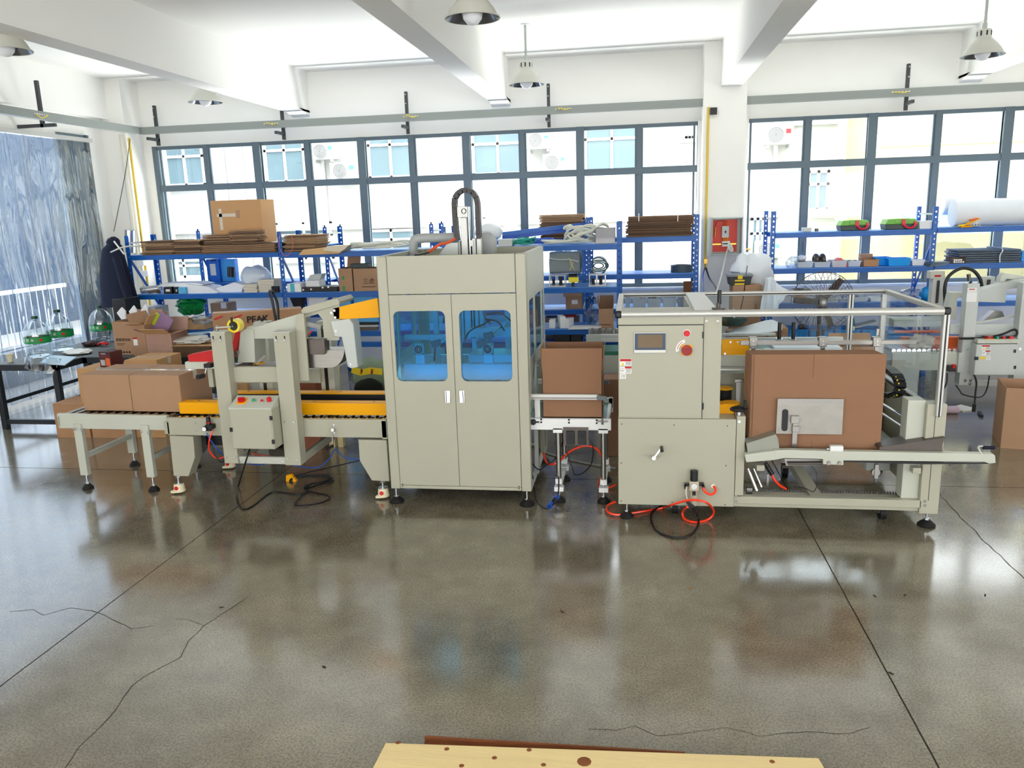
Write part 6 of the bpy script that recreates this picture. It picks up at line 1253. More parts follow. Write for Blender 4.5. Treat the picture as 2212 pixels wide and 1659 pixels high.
# white sheeting roll + tubes + tools on the upper right shelf
q0, q1 = P(2058, 461, RY + .1), P(2260, 442, RY + .1); r_ = .16; q0.z = q1.z = 1.853 + r_
MB().cyl(q0, q1, r_, n=36).build('sheeting_roll', PLAST, None, 'thick white roll of plastic sheeting on the right rack top shelf', 'roll')
q0.z = q1.z = 2.06; MB().cyl(q0 + Vector((-.02, .30, .04)), q1 + Vector((0, .3, -.02)), .11, n=30).build('sheeting_roll', PLAST, None, 'second white roll rising behind the first at the upper right', 'roll')
for i, px in enumerate((2100, 2107, 2114)): q = P(px, 484, RY - .05); MB().ring((q.x, RY - .06, 1.853 + .02), (0, 1, 0), .018, .014, .12, 16).build('cardboard_tube', PAPER, None, ['left', 'middle', 'right'][i] + ' white tube end under the sheeting roll', 'tube', 'white tube ends under the roll')
for i, (a_, b_, m_) in enumerate((((2085, 486), (2116, 472), YEL), ((2070, 488), (2096, 484), YPRINT), ((2095, 476), (2112, 472), ORA), ((2076, 490), (2100, 489), YEL))): MB().cyl(P(*a_, RY - .08), P(*b_, RY - .06), .012, .008, 10).build('hand_tool', m_, None, ['yellow handled tool lying highest by the tubes', 'pale yellow tool lowest by the rack post', 'orange tool handle against the sheeting roll', 'short yellow tool at the shelf edge'][i], 'tool')
# shelf at .955: coil of rope, tubs and bags behind the fan
m = MB(); q = P(1727, 648, RY + .1)
for i in range(8): m.torus((q.x, RY + .1, T3 + .012 + i * .018), (0, 0, 1), .072, .009, 24, 6)
m.build('wire_spool', mat('tan_wire', (200, 150, 100), .5), None, 'tan wire spool on the shelf behind the fan cage', 'spool')
for i, (p0, p1, y_, f_) in enumerate(((1690, 1712, 640, PARTS), (1742, 1775, 644, None), (1780, 1812, 644, None), (1815, 1838, 645, PARTS), (1842, 1876, 642, PARTS), (1880, 1912, 643, None), (1914, 1950, 642, None))):
    tub(p0, y_, p1, 663, RY, T3, ['clear tub of grey parts beside the white sheet', 'frosted tub directly left of the fan hub', 'frosted tub directly right of the fan hub', 'clear tub at the right rim of the fan', 'clear tub with parts between fan and guard post', 'white tub left of the second guard post', 'white tub at the right end of the shelf'][i], WHITE if i > 4 else TUBC, group='tubs behind the guard frame', fill=f_)
pitem('black_board', 'black flat panel on the shelf behind the fan', 'panel', (1718, 626, 1752, 629), RY + .05, .25, BLACK, z=at(1730, 629, RY).z)
MB().blob(P(1970, 636, RY + .1), .14, .12, .075, .3, 3, 14, flat=.9).build('plastic_bag', BAGC, None, 'clear crumpled bag on the shelf right of the tubs', 'bag')
MB().blob(P(2000, 635, RY - .05), .06, .08, .085, .35, 3, 15).build('plastic_bag', mat('bag_blue', (20, 150, 232), .3, bump=.8, bscale=20), None, 'bright blue plastic bag by the rear rack post', 'bag')
# big blue bins at the bottom
def bin_big(p0, p1, y0_, y1_, lab, Y=RY - .02):
    a = rect(p0, y0_, p1, y1_, Y); o = tub(p0, y0_, p1, y1_, Y, a[2], lab, BLUEP, .38, 'big blue bins on the lowest shelf', name='parts_bin', cat='bin')
    for k in range(4): x = a[0] + (a[1] - a[0]) * (k + .5) / 4; MB().box(x - .008, x + .008, Y - .006, Y + .008, a[2] + .02, a[3] - .01).build('rib', BLUEP, o)
    return o
bin_big(1702, 1747, 712, 732, 'big blue bin left of the fan pole with small wheels inside'); bin_big(1750, 1800, 712, 732, 'big blue bin behind the fan pole'); bin_big(1804, 1858, 712, 733, 'big blue bin with a paper mark, left of the guard post'); bin_big(1862, 1912, 713, 733, 'big blue bin behind the two guard posts'); bin_big(1916, 1962, 714, 733, 'big blue bin at the right end, behind the clear guard')
for i, px in enumerate((1716, 1726, 1733)): q = P(px, 706, RY + .1); MB().cyl(q, q + Vector((.03, 0, 0)), .034, n=18).build('castor', DSTEEL if i else WPRINT, None, 'small wheel in the left blue bin, %s' % ('pale one', 'middle dark one', 'right dark one')[i], 'wheel', 'small wheels in the bin')
q = P(1838, 700, RY + .1); MB().lathe([(.0, 0), (.05, 0), (.055, .08), (.04, .15), (.0, .17)], (q.x, RY + .12, q.z - .08), 18).build('teal_canister', mat('teal_dark', (20, 110, 130), .5), None, 'teal canister poking out of the third blue bin', 'canister')
MB().obox(P(1865, 700, RY + .15), (.3, .2, .02), Matrix.Rotation(R(-14), 3, 'Y')).build('panel_board', PAINTG, None, 'pale board sloping out of the blue bins', 'board', bevel=.003)
e = sticker(None, (1832, 705, 1846, 714), RY - .03, WPRINT, 'paper_note'); tag(e, 'white note with blue figures on the third blue bin', 'note'); q = P(1839, 709.5, RY - .032); text_mesh('75', .05, (q.x, RY - .033, q.z), e, mat('ink_blue', (40, 60, 150), .6))

# ------------------------------------------------------------------ industrial fan
fc = P(1777, 652, 9.55); fn_ = thing('industrial_fan', (fc.x, 9.65, 0), 'large dark pedestal fan behind the guard frame', 'fan'); FB = mat('fan_dark', (58, 46, 44), .5); r_ = .345
cg = MB()
for k in range(44):
    t = 2 * math.pi * k / 44; d1 = Vector((math.cos(t), 0, math.sin(t))); d2 = Vector((math.cos(t + .35), 0, math.sin(t + .35)))
    cg.tube([fc + d1 * .06 + Vector((0, -.07, 0)), fc + d1.lerp(d2, .5) * .2 + Vector((0, -.06, 0)), fc + d2 * r_ * .93 + Vector((0, -.03, 0)), fc + d2 * r_], .0026, 4, smooth=2)
for rr_ in (.12, .2, .28): cg.torus(fc + Vector((0, -.06 + rr_ * .08, 0)), (0, 1, 0), rr_, .002, 40, 4)
cg.torus(fc, (0, 1, 0), r_, .004, 48, 6).torus(fc + Vector((0, .09, 0)), (0, 1, 0), r_ * .96, .003, 48, 6)
for k in range(24): t = 2 * math.pi * k / 24; d1 = Vector((math.cos(t), 0, math.sin(t))); cg.tube([fc + d1 * .08 + Vector((0, .15, 0)), fc + d1 * .25 + Vector((0, .13, 0)), fc + d1 * r_], .0026, 4, smooth=2)
cg.build('cage', mat('cage_wire', (96, 92, 92), .5, .4), fn_)
for ang_ in (52, 176, 292):
    def bl_(u, v, g=R(ang_)):
        rr2 = .05 + u * .27; w2 = (v - .5) * (.042 + .035 * math.sin(u * 2.6)); d = Vector((math.cos(g), 0, math.sin(g))); s_ = Vector((-math.sin(g), 0, math.cos(g)))
        return fc + d * rr2 + s_ * w2 + Vector((0, .02 + w2 * .6, 0))
    MB().grid(bl_, 8, 3).build('blade', FB, fn_, thick=.004)
MB().cyl(fc + Vector((0, -.05, 0)), fc + Vector((0, .04, 0)), .045, n=20).build('hub', DSTEEL, fn_); MB().cyl(fc + Vector((0, -.052, 0)), fc + Vector((0, -.06, 0)), .022, n=16).build('hub_cap', WPRINT, fn_)
MB().cyl(fc + Vector((0, .06, 0)), fc + Vector((0, .22, 0)), .075, .06, 20).cyl(fc + Vector((0, .12, .06)), fc + Vector((0, .12, .12)), .012, n=10).build('motor_housing', FB, fn_)
MB().cyl((fc.x, 9.68, .05), (fc.x, 9.68, fc.z - .05), .02, n=14).cyl((fc.x, 9.68, .05), (fc.x, 9.68, fc.z - .35), .027, n=14).build('pole', FB, fn_); MB().lathe([(0, .0), (.24, .0), (.235, .03), (.05, .06), (.03, .1), (0, .1)], (fc.x, 9.68, 0), 30).build('base', FB, fn_)

# ------------------------------------------------------------------ cartons and bags between column and fan
a = rect(1582, 616, 1645, 700, 9.75); c1 = carton('carton', a[0], a[1], 9.75, 10.1, .0, a[3], 'tall brown carton standing on the floor by the centre column', m=CARD, axis='y', tape=False)
MB().box(a[0], a[1], 9.7485, 9.75, a[3] - .20, a[3] - .197).build('fold_line', CARDE, c1)
o = thing('tool_box', (P(1598, 614, 9.8).x, 9.9, a[3]), 'black tool box with yellow latches on the tall carton', 'tool box'); b = rect(1572, 596, 1624, 614, 9.8); zb_ = a[3]
MB().prism([(b[0] + .02, zb_), (b[1] - .02, zb_), (b[1], b[3] - .01), (b[0], b[3] - .01)], 'y', 9.78, 9.98).build('box_body', BLACK, o, bevel=.005); MB().box(b[0] - .012, b[1] + .012, 9.77, 9.99, b[3] - .01, b[3] + .018).build('lid', mat('lid_grey', (120, 130, 140), .4), o, bevel=.006)
xm_ = (b[0] + b[1]) / 2; MB().box(xm_ - .028, xm_ + .028, 9.762, 9.77, b[3] - .035, b[3] + .01).build('latch', YPRINT, o)
for dz_ in (.045, .085): MB().box(xm_ - .06, xm_ + .06, 9.772, 9.78, b[3] - dz_ - .018, b[3] - dz_).build('yellow_label', YPRINT, o)
MB().blob(P(1625, 585, 10.1), .24, .16, .24, .35, 1.8, 21).build('sheeting_bundle', PLAST, None, 'bulging bundle of white foam sheeting beside the rack post', 'bundle')
def drape(lab, pts_top, pts_bot, Y, m, amp=.04, nv=14, nu=14, name='plastic_sheet', cat='sheet', back=.1):
    def f(u, v):
        i = min(int(u * (len(pts_top) - 1)), len(pts_top) - 2); t = u * (len(pts_top) - 1) - i
        T_ = P(pts_top[i][0] + (pts_top[i + 1][0] - pts_top[i][0]) * t, pts_top[i][1] + (pts_top[i + 1][1] - pts_top[i][1]) * t, Y)
        i = min(int(u * (len(pts_bot) - 1)), len(pts_bot) - 2); t = u * (len(pts_bot) - 1) - i
        B_ = P(pts_bot[i][0] + (pts_bot[i + 1][0] - pts_bot[i][0]) * t, pts_bot[i][1] + (pts_bot[i + 1][1] - pts_bot[i][1]) * t, Y - back)
        q = B_.lerp(T_, v); return (q.x, q.y + amp * math.sin(u * 14 + v * 2) * (1 - v * .5), q.z)
    return MB().grid(f, nu, nv).build(name, m, None, lab, cat, thick=.006)
drape('white sheet draped down beside the tall carton', [(1655, 600), (1668, 598), (1675, 606)], [(1643, 668), (1660, 684), (1684, 668)], 9.65, PLAST)
drape('white sheet spread sideways towards the fan', [(1668, 604), (1690, 620), (1712, 632)], [(1672, 665), (1683, 660), (1696, 640)], 9.7, PLAST, .03)
drape('white sheet lying over the carton in front of the rack', [(1580, 712), (1650, 693), (1668, 690), (1690, 700)], [(1572, 722), (1620, 722), (1660, 718), (1690, 712)], 9.25, PAPER, .01, back=.3)
carton('carton', at(1578, 720, 9.0).x, at(1655, 720, 9.0).x, 8.98, 9.5, 0, .78, 'carton on the floor beneath the spread white sheet', tape=False)
MB().blob(P(1583, 690, 9.2), .15, .15, .085, .2, 2, 30, flat=.9).build('cushion_bag', mat('dark_green_bag', (38, 66, 60), .5, bump=.4), None, 'dark green bag with white stripes right of the control cabinet', 'bag')
q = P(1575, 684, 9.03); MB().bar(q, q + Vector((.05, 0, .08)), .01, .02).bar(q + Vector((.05, 0, -.01)), q + Vector((.10, 0, .07)), .01, .02).build('stripe_pattern', WPRINT, None, 'white stripes printed on the dark green bag', 'print')
carton('carton', *rect(1660, 705, 1702, 740, 9.2)[:2], 9.2, 9.5, 0, at(1680, 709, 9.2).z, 'torn brown carton under the white sheet near the grip posts', m=CARDO, tape=False)
a = rect(1810, 745, 1905, 765, 8.3); open_box('carton', 'wide open carton seen above the flat blanks at right', a[0], a[1], 8.3, 8.7, 0, a[3] - .02, CARDO, (0, 1, 0, 0), fl_len=.08)
MB().blob(P(1795, 758, 8.3), .1, .1, .05, .3, 3, 33).build('plastic_bag', PLAST, None, 'white crumpled bag above the blanks beside the middle clamp', 'bag')

# ------------------------------------------------------------------ electrical box on the column
a = rect(1537, 470, 1604, 550, 10.82); eb = thing('electrical_box', ((a[0] + a[1]) / 2, 10.9, a[2]), 'open grey electrical box with red back panel on the centre column', 'electrical box')
GB = mat('box_grey', (190, 200, 200), .5); y0_ = 10.80
m = MB().box(a[0], a[1], 10.985, 11.0, a[2], a[3]); m.box(a[0], a[0] + .012, y0_, 10.99, a[2], a[3]).box(a[1] - .012, a[1], y0_, 10.99, a[2], a[3]).box(a[0], a[1], y0_, 10.99, a[2], a[2] + .012).box(a[0], a[1], y0_, 10.99, a[3] - .012, a[3]); m.build('housing', GB, eb)
MB().box(a[0] + .02, a[1] - .05, 10.975, 10.985, a[2] + .03, a[3] - .03).build('red_back_panel', mat('panel_red', (225, 72, 58), .5), eb)
MB().box(-.0, .40, -.006, .006, a[2] - .0, a[3]).rot(R(195 + 62), (0, 0, 0)).build('tmp', GB, eb); dd = bpy.data.objects['tmp']; dd.name = 'door'; dd.location = (a[0] , y0_, 0); dd.location = Vector((a[0], y0_, 0))
for v in dd.data.vertices: v.co += ORG[eb.name]
dd.location = Vector((a[0], y0_, 0)) - ORG[eb.name]
cx_ = a[0] + (a[1] - a[0]) * .48
br = MB().box(cx_ - .045, cx_ + .045, 10.93, 10.975, a[3] - .26, a[3] - .11).build('main_breaker', PAINTG, eb, bevel=.003); MB().box(cx_ - .01, cx_ + .01, 10.915, 10.93, a[3] - .2, a[3] - .17).build('breaker_switch', BLACK, br)
br = MB().box(cx_ - .04, cx_ + .06, 10.93, 10.975, a[2] + .10, a[2] + .17).build('small_breaker', WHITE, eb, bevel=.002); MB().box(cx_ - .03, cx_ + .05, 10.925, 10.93, a[2] + .13, a[2] + .145).build('breaker_switch', BLACK, br)
MB().box(a[0] + .03, cx_ - .05, 10.96, 10.975, a[2] + .12, a[2] + .14).box(cx_ + .07, a[1] - .06, 10.96, 10.975, a[2] + .12, a[2] + .14).build('busbar', BRASS, eb)
for dx in (-.03, 0, .03): MB().tube([(cx_ + dx, 10.95, a[3] - .26), (cx_ + dx * .6, 10.92, a[3] - .3), (cx_ + dx, 10.95, a[2] + .17)], .006).build('wire', YEL, eb); MB().tube([(cx_ + dx * .6, 10.95, a[3] - .11), (cx_ + dx * .6, 10.94, a[3] - .03)], .006).build('wire', ORA, eb)
hose('wire', CABLE, [(a[0] + .06, 10.95, a[3] - .12), (a[0] + .08, 10.93, a[3] - .05), (cx_ - .03, 10.94, a[3] - .04)], .003, parent=eb); MB().tube([(a[0] + .06, 10.95, a[3] - .12), (a[0] + .055, 10.95, a[3] - .25)], .008).build('wire', BRASS, eb)
hose('white_cable', CABW, [P(1577, 525, 10.85), P(1573, 535, 10.8), P(1568, 552, 10.75), P(1557, 600, 10.4), P(1545, 640, 9.9)], .011, 'white cable slanting down from the electrical box', cat='cable')
tangle('cable_hank', 'small hank of white cable at the bottom of the electrical box', 'cable', 1572, 520, 1585, 545, 10.70, CABW, 4, .007, 20, dep=.06)
q = P(1524, 566, 10.92); MB().cyl(q + Vector((0, 0, .04)), q + Vector((0, 0, .09)), .009, n=10).box(q.x - .02, q.x + .02, 10.90, 10.97, q.z - .02, q.z + .04).build('gas_valve', BRASS, None, 'brass valve on the column below the electrical box', 'valve')
hose('air_hose', CABLE, [P(1525, 578, 10.9), P(1532, 600, 10.85), P(1545, 620, 10.6), P(1552, 640, 10.2)], .010, 'black hose hanging from the brass valve'); hose('air_hose', BLUEH, [P(1523, 578, 10.9), P(1518, 600, 10.88), P(1521, 640, 10.5)], .006, 'thin blue hose hanging from the brass valve')
hose('air_hose', BLUEH, [P(1615, 540, 10.9), P(1619, 560, 10.9), P(1640, 605, 10.2), P(1680, 628, 9.9), P(1712, 640, 9.8)], .007, 'thin blue hose swooping towards the fan'); hose('air_hose', CABLE, [P(1618, 552, 10.9), P(1612, 590, 9.6), P(1606, 640, 9.55), P(1600, 668, 9.5)], .006, 'thin black cable dropping in front of the tall carton', cat='cable'); MB().pbox(1612, 537, 1621, 541, 10.95, .05).build('hose_tap', BRASS, None, 'brass tap at the right corner of the column', 'tap')

# ------------------------------------------------------------------ grey roller conveyor and belt frames behind
o = thing('roller_conveyor', (-.2, 8.8, 0), 'grey roller conveyor crossing behind the belt conveyor', 'conveyor'); a = rect(1266, 723, 1340, 738, 8.6)
MB().box(a[0], .95, 8.6, 8.63, a[2], a[3]).build('side_beam', PAINTG, o); MB().box(a[0], .95, 9.05, 9.08, a[2], a[3]).build('side_beam', PAINTG, o)
for i in range(18): x = a[0] + .05 + i * .08; MB().cyl((x, 8.63, a[3] - .01), (x, 9.05, a[3] - .01), .02, n=12).build('roller', STEEL, o)
for x in (a[0] + .1, .8): MB().box(x, x + .04, 8.6, 8.64, 0, a[2]).build('leg', PAINTG, o); MB().box(x, x + .04, 9.04, 9.08, 0, a[2]).build('leg', PAINTG, o)
o = thing('belt_conveyor', (.1, 7.8, 0), 'white conveyor frame with green belt behind the case erector', 'conveyor'); a = rect(1300, 760, 1335, 768, 7.6)
MB().box(a[0] - .0, 1.3, 7.62, 8.0, a[2], a[3]).build('belt', GREEN, o); MB().box(a[0] - .02, 1.3, 7.58, 7.61, a[2] - .17, a[2] - .0).build('side_frame', PAINTL, o); MB().box(a[0], 1.9, 7.58, 7.62, a[3] + .10, a[3] + .13).box(a[0], 1.3, 7.58, 7.62, a[3] + .15, a[3] + .17).build('guide_rail', ALU, o)
MB().box(1.3, 1.9, 7.60, 7.95, a[2] - .05, a[3] + .03).build('blue_white_cover', WHITE, o)
for x in (-.2, 1.15): MB().box(x, x + .05, 7.6, 7.65, 0, a[2]).box(x, x + .05, 7.9, 7.95, 0, a[2]).build('leg', PAINTL, o)
a = rect(1304, 815, 1334, 915, 6.95); carton('carton', a[0], a[1] + .1, 6.95, 7.2, 0, a[3] - .02, 'brown carton on the floor behind the gap before the case erector', m=CARDN, tape=False)

# ------------------------------------------------------------------ second sealer at right rear (orange guards)
rs = thing('carton_sealer', (4.0, 8.4, 0), 'light grey carton sealer with orange guards at the right rear', 'machine'); SY = 8.3
def rp(name, m, pix, dep=.04, dY=0, par=None, **k): return MB().pbox(*pix, SY + dY, dep).build(name, m, par or rs, bevel=.003, **k)
mA = rp('mast', PAINTG, (2081, 613, 2107, 832), .12); mB = rp('mast', PAINTG, (2199, 611, 2228, 834), .12)
rp('mast', PAINTG, (2012, 597, 2038, 700), .11, .8); rp('mast_head', PAINTL, (2010, 586, 2041, 602), .12, .79); e = rp('mast', PAINTG, (2120, 598, 2148, 640), .11, .85)
rp('mast_slot', BLACK, (2023, 606, 2029, 655), .01, .79); rp('mast_slot', BLACK, (2133, 604, 2140, 618), .01, .84); rp('red_badge', RPRINT, (2019, 594, 2033, 598), .004, .785)
MB().ppoly([(2107, 626), (2114, 627), (2198, 605), (2240, 600), (2240, 618), (2175, 625), (2172, 654), (2107, 652)], SY + .2, .14).build('head_arm', PAINTG, rs, bevel=.003)
MB().ppoly([(2162, 600), (2170, 590), (2240, 600), (2240, 606), (2174, 602), (2168, 612), (2160, 614)], SY + .3, .1).build('head_cover', PAINTL, rs)
MB().ppoly([(2042, 690), (2056, 632), (2080, 632), (2080, 643), (2068, 644), (2066, 690)], SY + .3, .14).build('infeed_arm', PAINTL, rs, bevel=.003)
rp('head_beam', PAINTG, (2105, 700, 2198, 725), .04, .1); rp('head_beam', PAINTG, (2052, 701, 2082, 722), .04, .1)
MB().ppoly([(2106, 697), (2198, 680), (2198, 684), (2106, 700)], SY + .15, .02).build('slanted_rod', PAINTL, rs); MB().ppoly([(2120, 696), (2148, 672), (2165, 672), (2170, 684)], SY + .3, .1).build('skid_plate', STEEL, rs)
MB().tube([P(2042, 655, SY + .5), P(2041, 620, SY + .5), P(2050, 596, SY + .5), P(2075, 580, SY + .5), P(2100, 583, SY + .5), P(2116, 600, SY + .5), P(2121, 618, SY + .5)], .017, 10).build('corrugated_conduit', BLACK, rs)
MB().cyl(P(2094, 606, SY + .05), P(2092, 592, SY + .05), .018, n=12).build('crank_grip', DSTEEL, rs); MB().cyl(P(2093, 613, SY + .05), P(2099, 608, SY + .05), .01, n=10).build('crank_arm', BLACK, rs)
e = sticker(mA, (2090, 622, 2110, 630), SY - .002, WPRINT, 'maker_plate'); sticker(e, (2093, 624, 2106, 626), SY - .003, RPRINT, 'red_line'); sticker(mA, (2088, 631, 2110, 652), SY - .002, WPRINT, 'instruction_plate')
for pix, Y, dY in (((1950, 729, 2082, 750), 0, .25), ((2105, 729, 2115, 750), 0, .25)): rp('belt_guard', ORA, pix, .10, dY)
rp('belt_guard', ORA, (1936, 716, 2060, 720), .10, .6); MB().pbox(1931, 692, 2052, 706, SY + .1, .25).build('tape_tray', PAINTG, rs); rp('tray_edge', PAINTL, (1931, 690, 2052, 693), .25, .1); rp('orange_bracket', ORA, (2038, 694, 2042, 715), .05, .2)
rp('bed_beam', PAINTL, (1927, 762, 2082, 800), .04, .02); rp('bed_beam', PAINTG, (2070, 762, 2082, 805), .04, -.01)
for i in range(14): x = at(1935 + i * 11, 758, SY).x; MB().cyl((x, SY + .06, at(2000, 760, SY).z), (x, SY + .6, at(2000, 760, SY).z), .02, n=12).build('roller', CHROME, rs)
a = rect(1927, 800, 2082, 860, SY); MB().box(a[0], a[0] + .25, SY + .02, SY + .6, .12, a[3]).build('leg_box', PAINTG, rs); MB().box(a[1] - .1, a[1], SY + .4, SY + .6, .1, a[3]).build('leg_box', PAINTG, rs)
for x in (a[0] + .06, a[0] + .2): foot(x, SY + .1, .13, rs)
foot(a[1] - .05, SY + .5, .11, rs)
cbx = rp('control_box', PAINTG, (2107, 744, 2196, 810), .16, -.14); Y2 = SY - .14; rp('box_lid', PAINTL, (2112, 733, 2203, 742), .2, -.12)
q = P(2135, 735, SY - .08); MB().cyl(q, q + Vector((0, 0, .02)), .05, n=4).build('rotary_switch', YEL, rs); MB().cyl(q + Vector((0, 0, .02)), q + Vector((0, 0, .045)), .038, n=20).build('switch_knob', mat('dark_red', (150, 16, 22)), rs)
for px, m_ in ((2154, GRNB), (2168, REDB), (2184, REDB)): q = P(px, 733, SY - .08); MB().cyl(q, q + Vector((0, 0, .03)), .022 if px == 2184 else .014, n=16).build('push_button', m_, rs)
for py in (758, 793): sticker(cbx, (2190, py - 3, 2195, py + 4), Y2 - .006, BLACK, 'hinge')
rp('box_latch', BLACK, (2106, 771, 2114, 778), .02, -.16)
warning_labels(cbx, 2121, 745, .72, Y2, (2130, 770)); sticker(cbx, (2118, 770, 2128, 776), Y2, YPRINT, 'yellow_label')
rp('base_bar', PAINTG, (2096, 823, 2200, 834), .04, .03)
bolts([(2089, 754), (2099, 754), (2085, 822), (2096, 822), (2095, 829), (2200, 829), (2203, 754), (2190, 821)], SY - .002, rs, .011)
fr2 = rp('air_regulator', BLACK, (2049, 790, 2066, 803), .05, -.06); MB().cyl(P(2060, 795, SY - .05), P(2060, 787, SY - .05), .02, n=14).build('regulator_knob', RED, fr2)
hose('power_cable', CABLE, [P(2072, 731, SY - .03), P(2100, 731, SY - .03), P(2135, 728, SY - .05), P(2165, 722, SY - .05), P(2190, 712, SY - .05), P(2197, 718, SY - .05), P(2190, 727, SY - .05), P(2150, 729, SY - .06), P(2120, 727, SY - .04)], .011, parent=rs)
hose('power_cable', CABLE, [P(2102, 804, SY - .03), P(2109, 825, SY - .05), P(2107, 850, SY - .2), P(2105, 874, SY - .3)], .009, 'black power cable hanging with its plug from the right rear sealer', cat='cable'); MB().cyl(P(2105, 873, SY - .3), P(2103, 889, SY - .3), .017, n=12).build('cable_plug', BLACK, None, 'black plug hanging just above the floor at right rear', 'plug')
hose('signal_cable', CABLE, [P(2065, 832, SY), P(2074, 845, SY - .1), P(2080, 852, SY - .15), P(2105, 858, SY - .25), P(2122, 856, SY - .2), P(2132, 840, SY - .1), P(2137, 812, SY - .02)], .006, 'thin black cable drooping under the right rear sealer', cat='cable')
hose('air_hose', CABLE, [P(2046, 806, SY - .1), P(2044, 830, SY - .15), P(2030, 850, SY - .3), P(2024, 862, SY - .4)], .008, 'black hose running down beside the air regulator at right rear')
o = MB().blob(P(1990, 740, 8.42), .12, .1, .08, .4, 3, 40).build('crumpled_wrap', mat('dirty_plastic', (208, 200, 190), .4, var=.15, bump=1, bscale=18), None, 'crumpled dirty plastic on the orange guarded conveyor', 'plastic wrap')
# small things on the floor at right
q = fl(2036, 893); q2 = fl(2068, 893); MB().cyl(q + Vector((0, 0, .04)), q2 + Vector((0, 0, .04)), .04, n=22).cyl(q2 + Vector((0, 0, .04)), q2 + Vector((.02, 0, .04)), .03, .02, 18).build('pink_flask', mat('pink_flask', (214, 190, 206), .3), None, 'pink flask lying on the floor at the corner of the case erector', 'flask', bevel=.006)
pc = [fl(2048, 884), fl(2075, 876), fl(2103, 883), fl(2098, 888), fl(2080, 890)]; MB().prism([(p.x, p.y) for p in pc], 'z', .001, .012).build('white_cloth', CLOTH, None, 'white cloth lying on the floor behind the pink flask', 'cloth')
MB().bar(fl(2115, 890, .012), fl(2121, 899, .012), .03, .02).build('cable_end', BLACK, None, 'small black connector on the floor at right', 'connector')
a = at(2182, 975, 7.28); open_box('carton', 'open brown carton cut off by the right edge of the photo', 3.285, 3.9, 7.30, 7.75, 0, .55, CARD, (0, 0, 0, 0), rz=R(-14))
for px, py, lab in ((1490, 1270, 'wood chip on the floor beneath the red hose loop'), (1925, 1455, 'long dark scrap lying across the right floor joint'), (1890, 1288, 'dark mark-like scrap right of the lamp reflection'), (1955, 1286, 'wide dark scrap between joint and bright floor'), (1215, 1322, 'small black scrap on the floor below the belt conveyor'), (478, 1312, 'dark scrap beside the long crack at lower left'), (700, 1441, 'twisted scrap on the pale floor at lower left'), (2128, 1286, 'small dark scrap on the bright floor at right'), (1145, 1112, 'black scrap beside the enclosure right foot'), (1225, 1104, 'black scrap right of the blue plug')):
    q = fl(px, py); MB().box(q.x - .012, q.x + .012, q.y - .004, q.y + .004, 0, .003).rot(px, q).build('debris_chip', BRASS if px == 1490 else BPRINT, None, lab, 'scrap', 'scraps on the floor', smooth=False)
# ================================================================== left side: benches, bottles, boxes
def bench(x0, x1, y0, y1, zt, lab, legs, rails):
    o = thing('workbench', ((x0 + x1) / 2, (y0 + y1) / 2, 0), lab, 'workbench', 'black steel workbenches'); w_ = .06
    MB().box(x0, x1, y0, y1, zt - .008, zt).build('bench_mat', DMAT, o); MB().box(x0, x1, y0, y0 + .05, zt - .07, zt - .008).box(x0, x1, y1 - .05, y1, zt - .07, zt - .008).box(x0, x0 + .05, y0, y1, zt - .07, zt - .008).box(x1 - .05, x1, y0, y1, zt - .07, zt - .008).build('apron', DBENCH, o)
    for x in (x0, x1 - w_):
        for y in (y0, y1 - w_): MB().box(x, x + w_, y, y + w_, 0, zt - .07).build('leg', DBENCH, o, bevel=.003)
        MB().box(x + .01, x + w_ - .01, y0 + w_, y1 - w_, .28, .32).build('side_rail', DBENCH, o)
    MB().box(x0 + w_, x1 - w_, y0 + .01, y0 + .05, .06, .11).build('foot_rail', DBENCH, o) if rails else None
    return o
bench(-6.95, -6.17, 7.59, 9.10, .735, 'black steel workbench at the far left carrying the water bottles', 4, 1)
# its left frame seen at the photo edge
bench(-6.14, -3.75, 7.98, 8.62, .745, 'long black workbench behind the cartons carrying opened boxes', 4, 0)
MB().box(-6.86, -6.80, 7.60, 7.66, 0, .66).build('bench_middle_leg', DBENCH, bpy.data.objects['workbench'], bevel=.003) if False else None
def bottle(px, py, s, lab, capm=mat('cap_green', (18, 70, 52), .4), text='谷盛天然水'):
    q = fl(px, py, .737); x, y = q.x, q.y; r = .14 * s; h = .44 * s; o = thing('water_bottle', (x, y, .737), lab, 'water bottle', 'large clear water bottles')
    pr = [(0, 0), (r * .85, 0), (r * .96, .015), (r, .05)]
    for k in range(5): z = h * (.12 + k * .045); pr += [(r, z), (r * .97, z + h * .02)]
    pr += [(r, h * .36), (r, h * .52), (r * .98, h * .62), (r * .86, h * .75), (r * .62, h * .86), (r * .3, h * .93), (r * .2, h * .95), (r * .2, h)]
    MB().lathe(pr, (x, y, .737), 36).build('bottle_body', WATER, o)
    MB().lathe([(r * .24, h * .97), (r * .26, h * .975), (r * .26, h * 1.035), (r * .22, h * 1.05), (0, h * 1.05)], (x, y, .737), 24).build('cap', capm, o)
    lb = MB().lathe([(r * 1.006, h * .35), (r * 1.006, h * .51)], (x, y, .737), 36).build('label_band', GPRINT, o)
    for i, ch in enumerate(text):
        t = R(-150 + i * 22 + (-12)); d = Vector((math.cos(t), math.sin(t), 0)); text_mesh(ch, .042 * s, Vector((x, y, .737 + h * .44)) + d * (r * 1.012), lb, WPRINT, rt=(-d.y, d.x, 0))
    t = R(-38); d = Vector((math.cos(t), math.sin(t), 0)); MB().bar(Vector((x, y, .737 + h * .41)) + d * r * 1.01, Vector((x, y, .737 + h * .47)) + d * r * 1.01, .03 * s, .006, up=d).build('red_seal', REDB, lb)
    return o
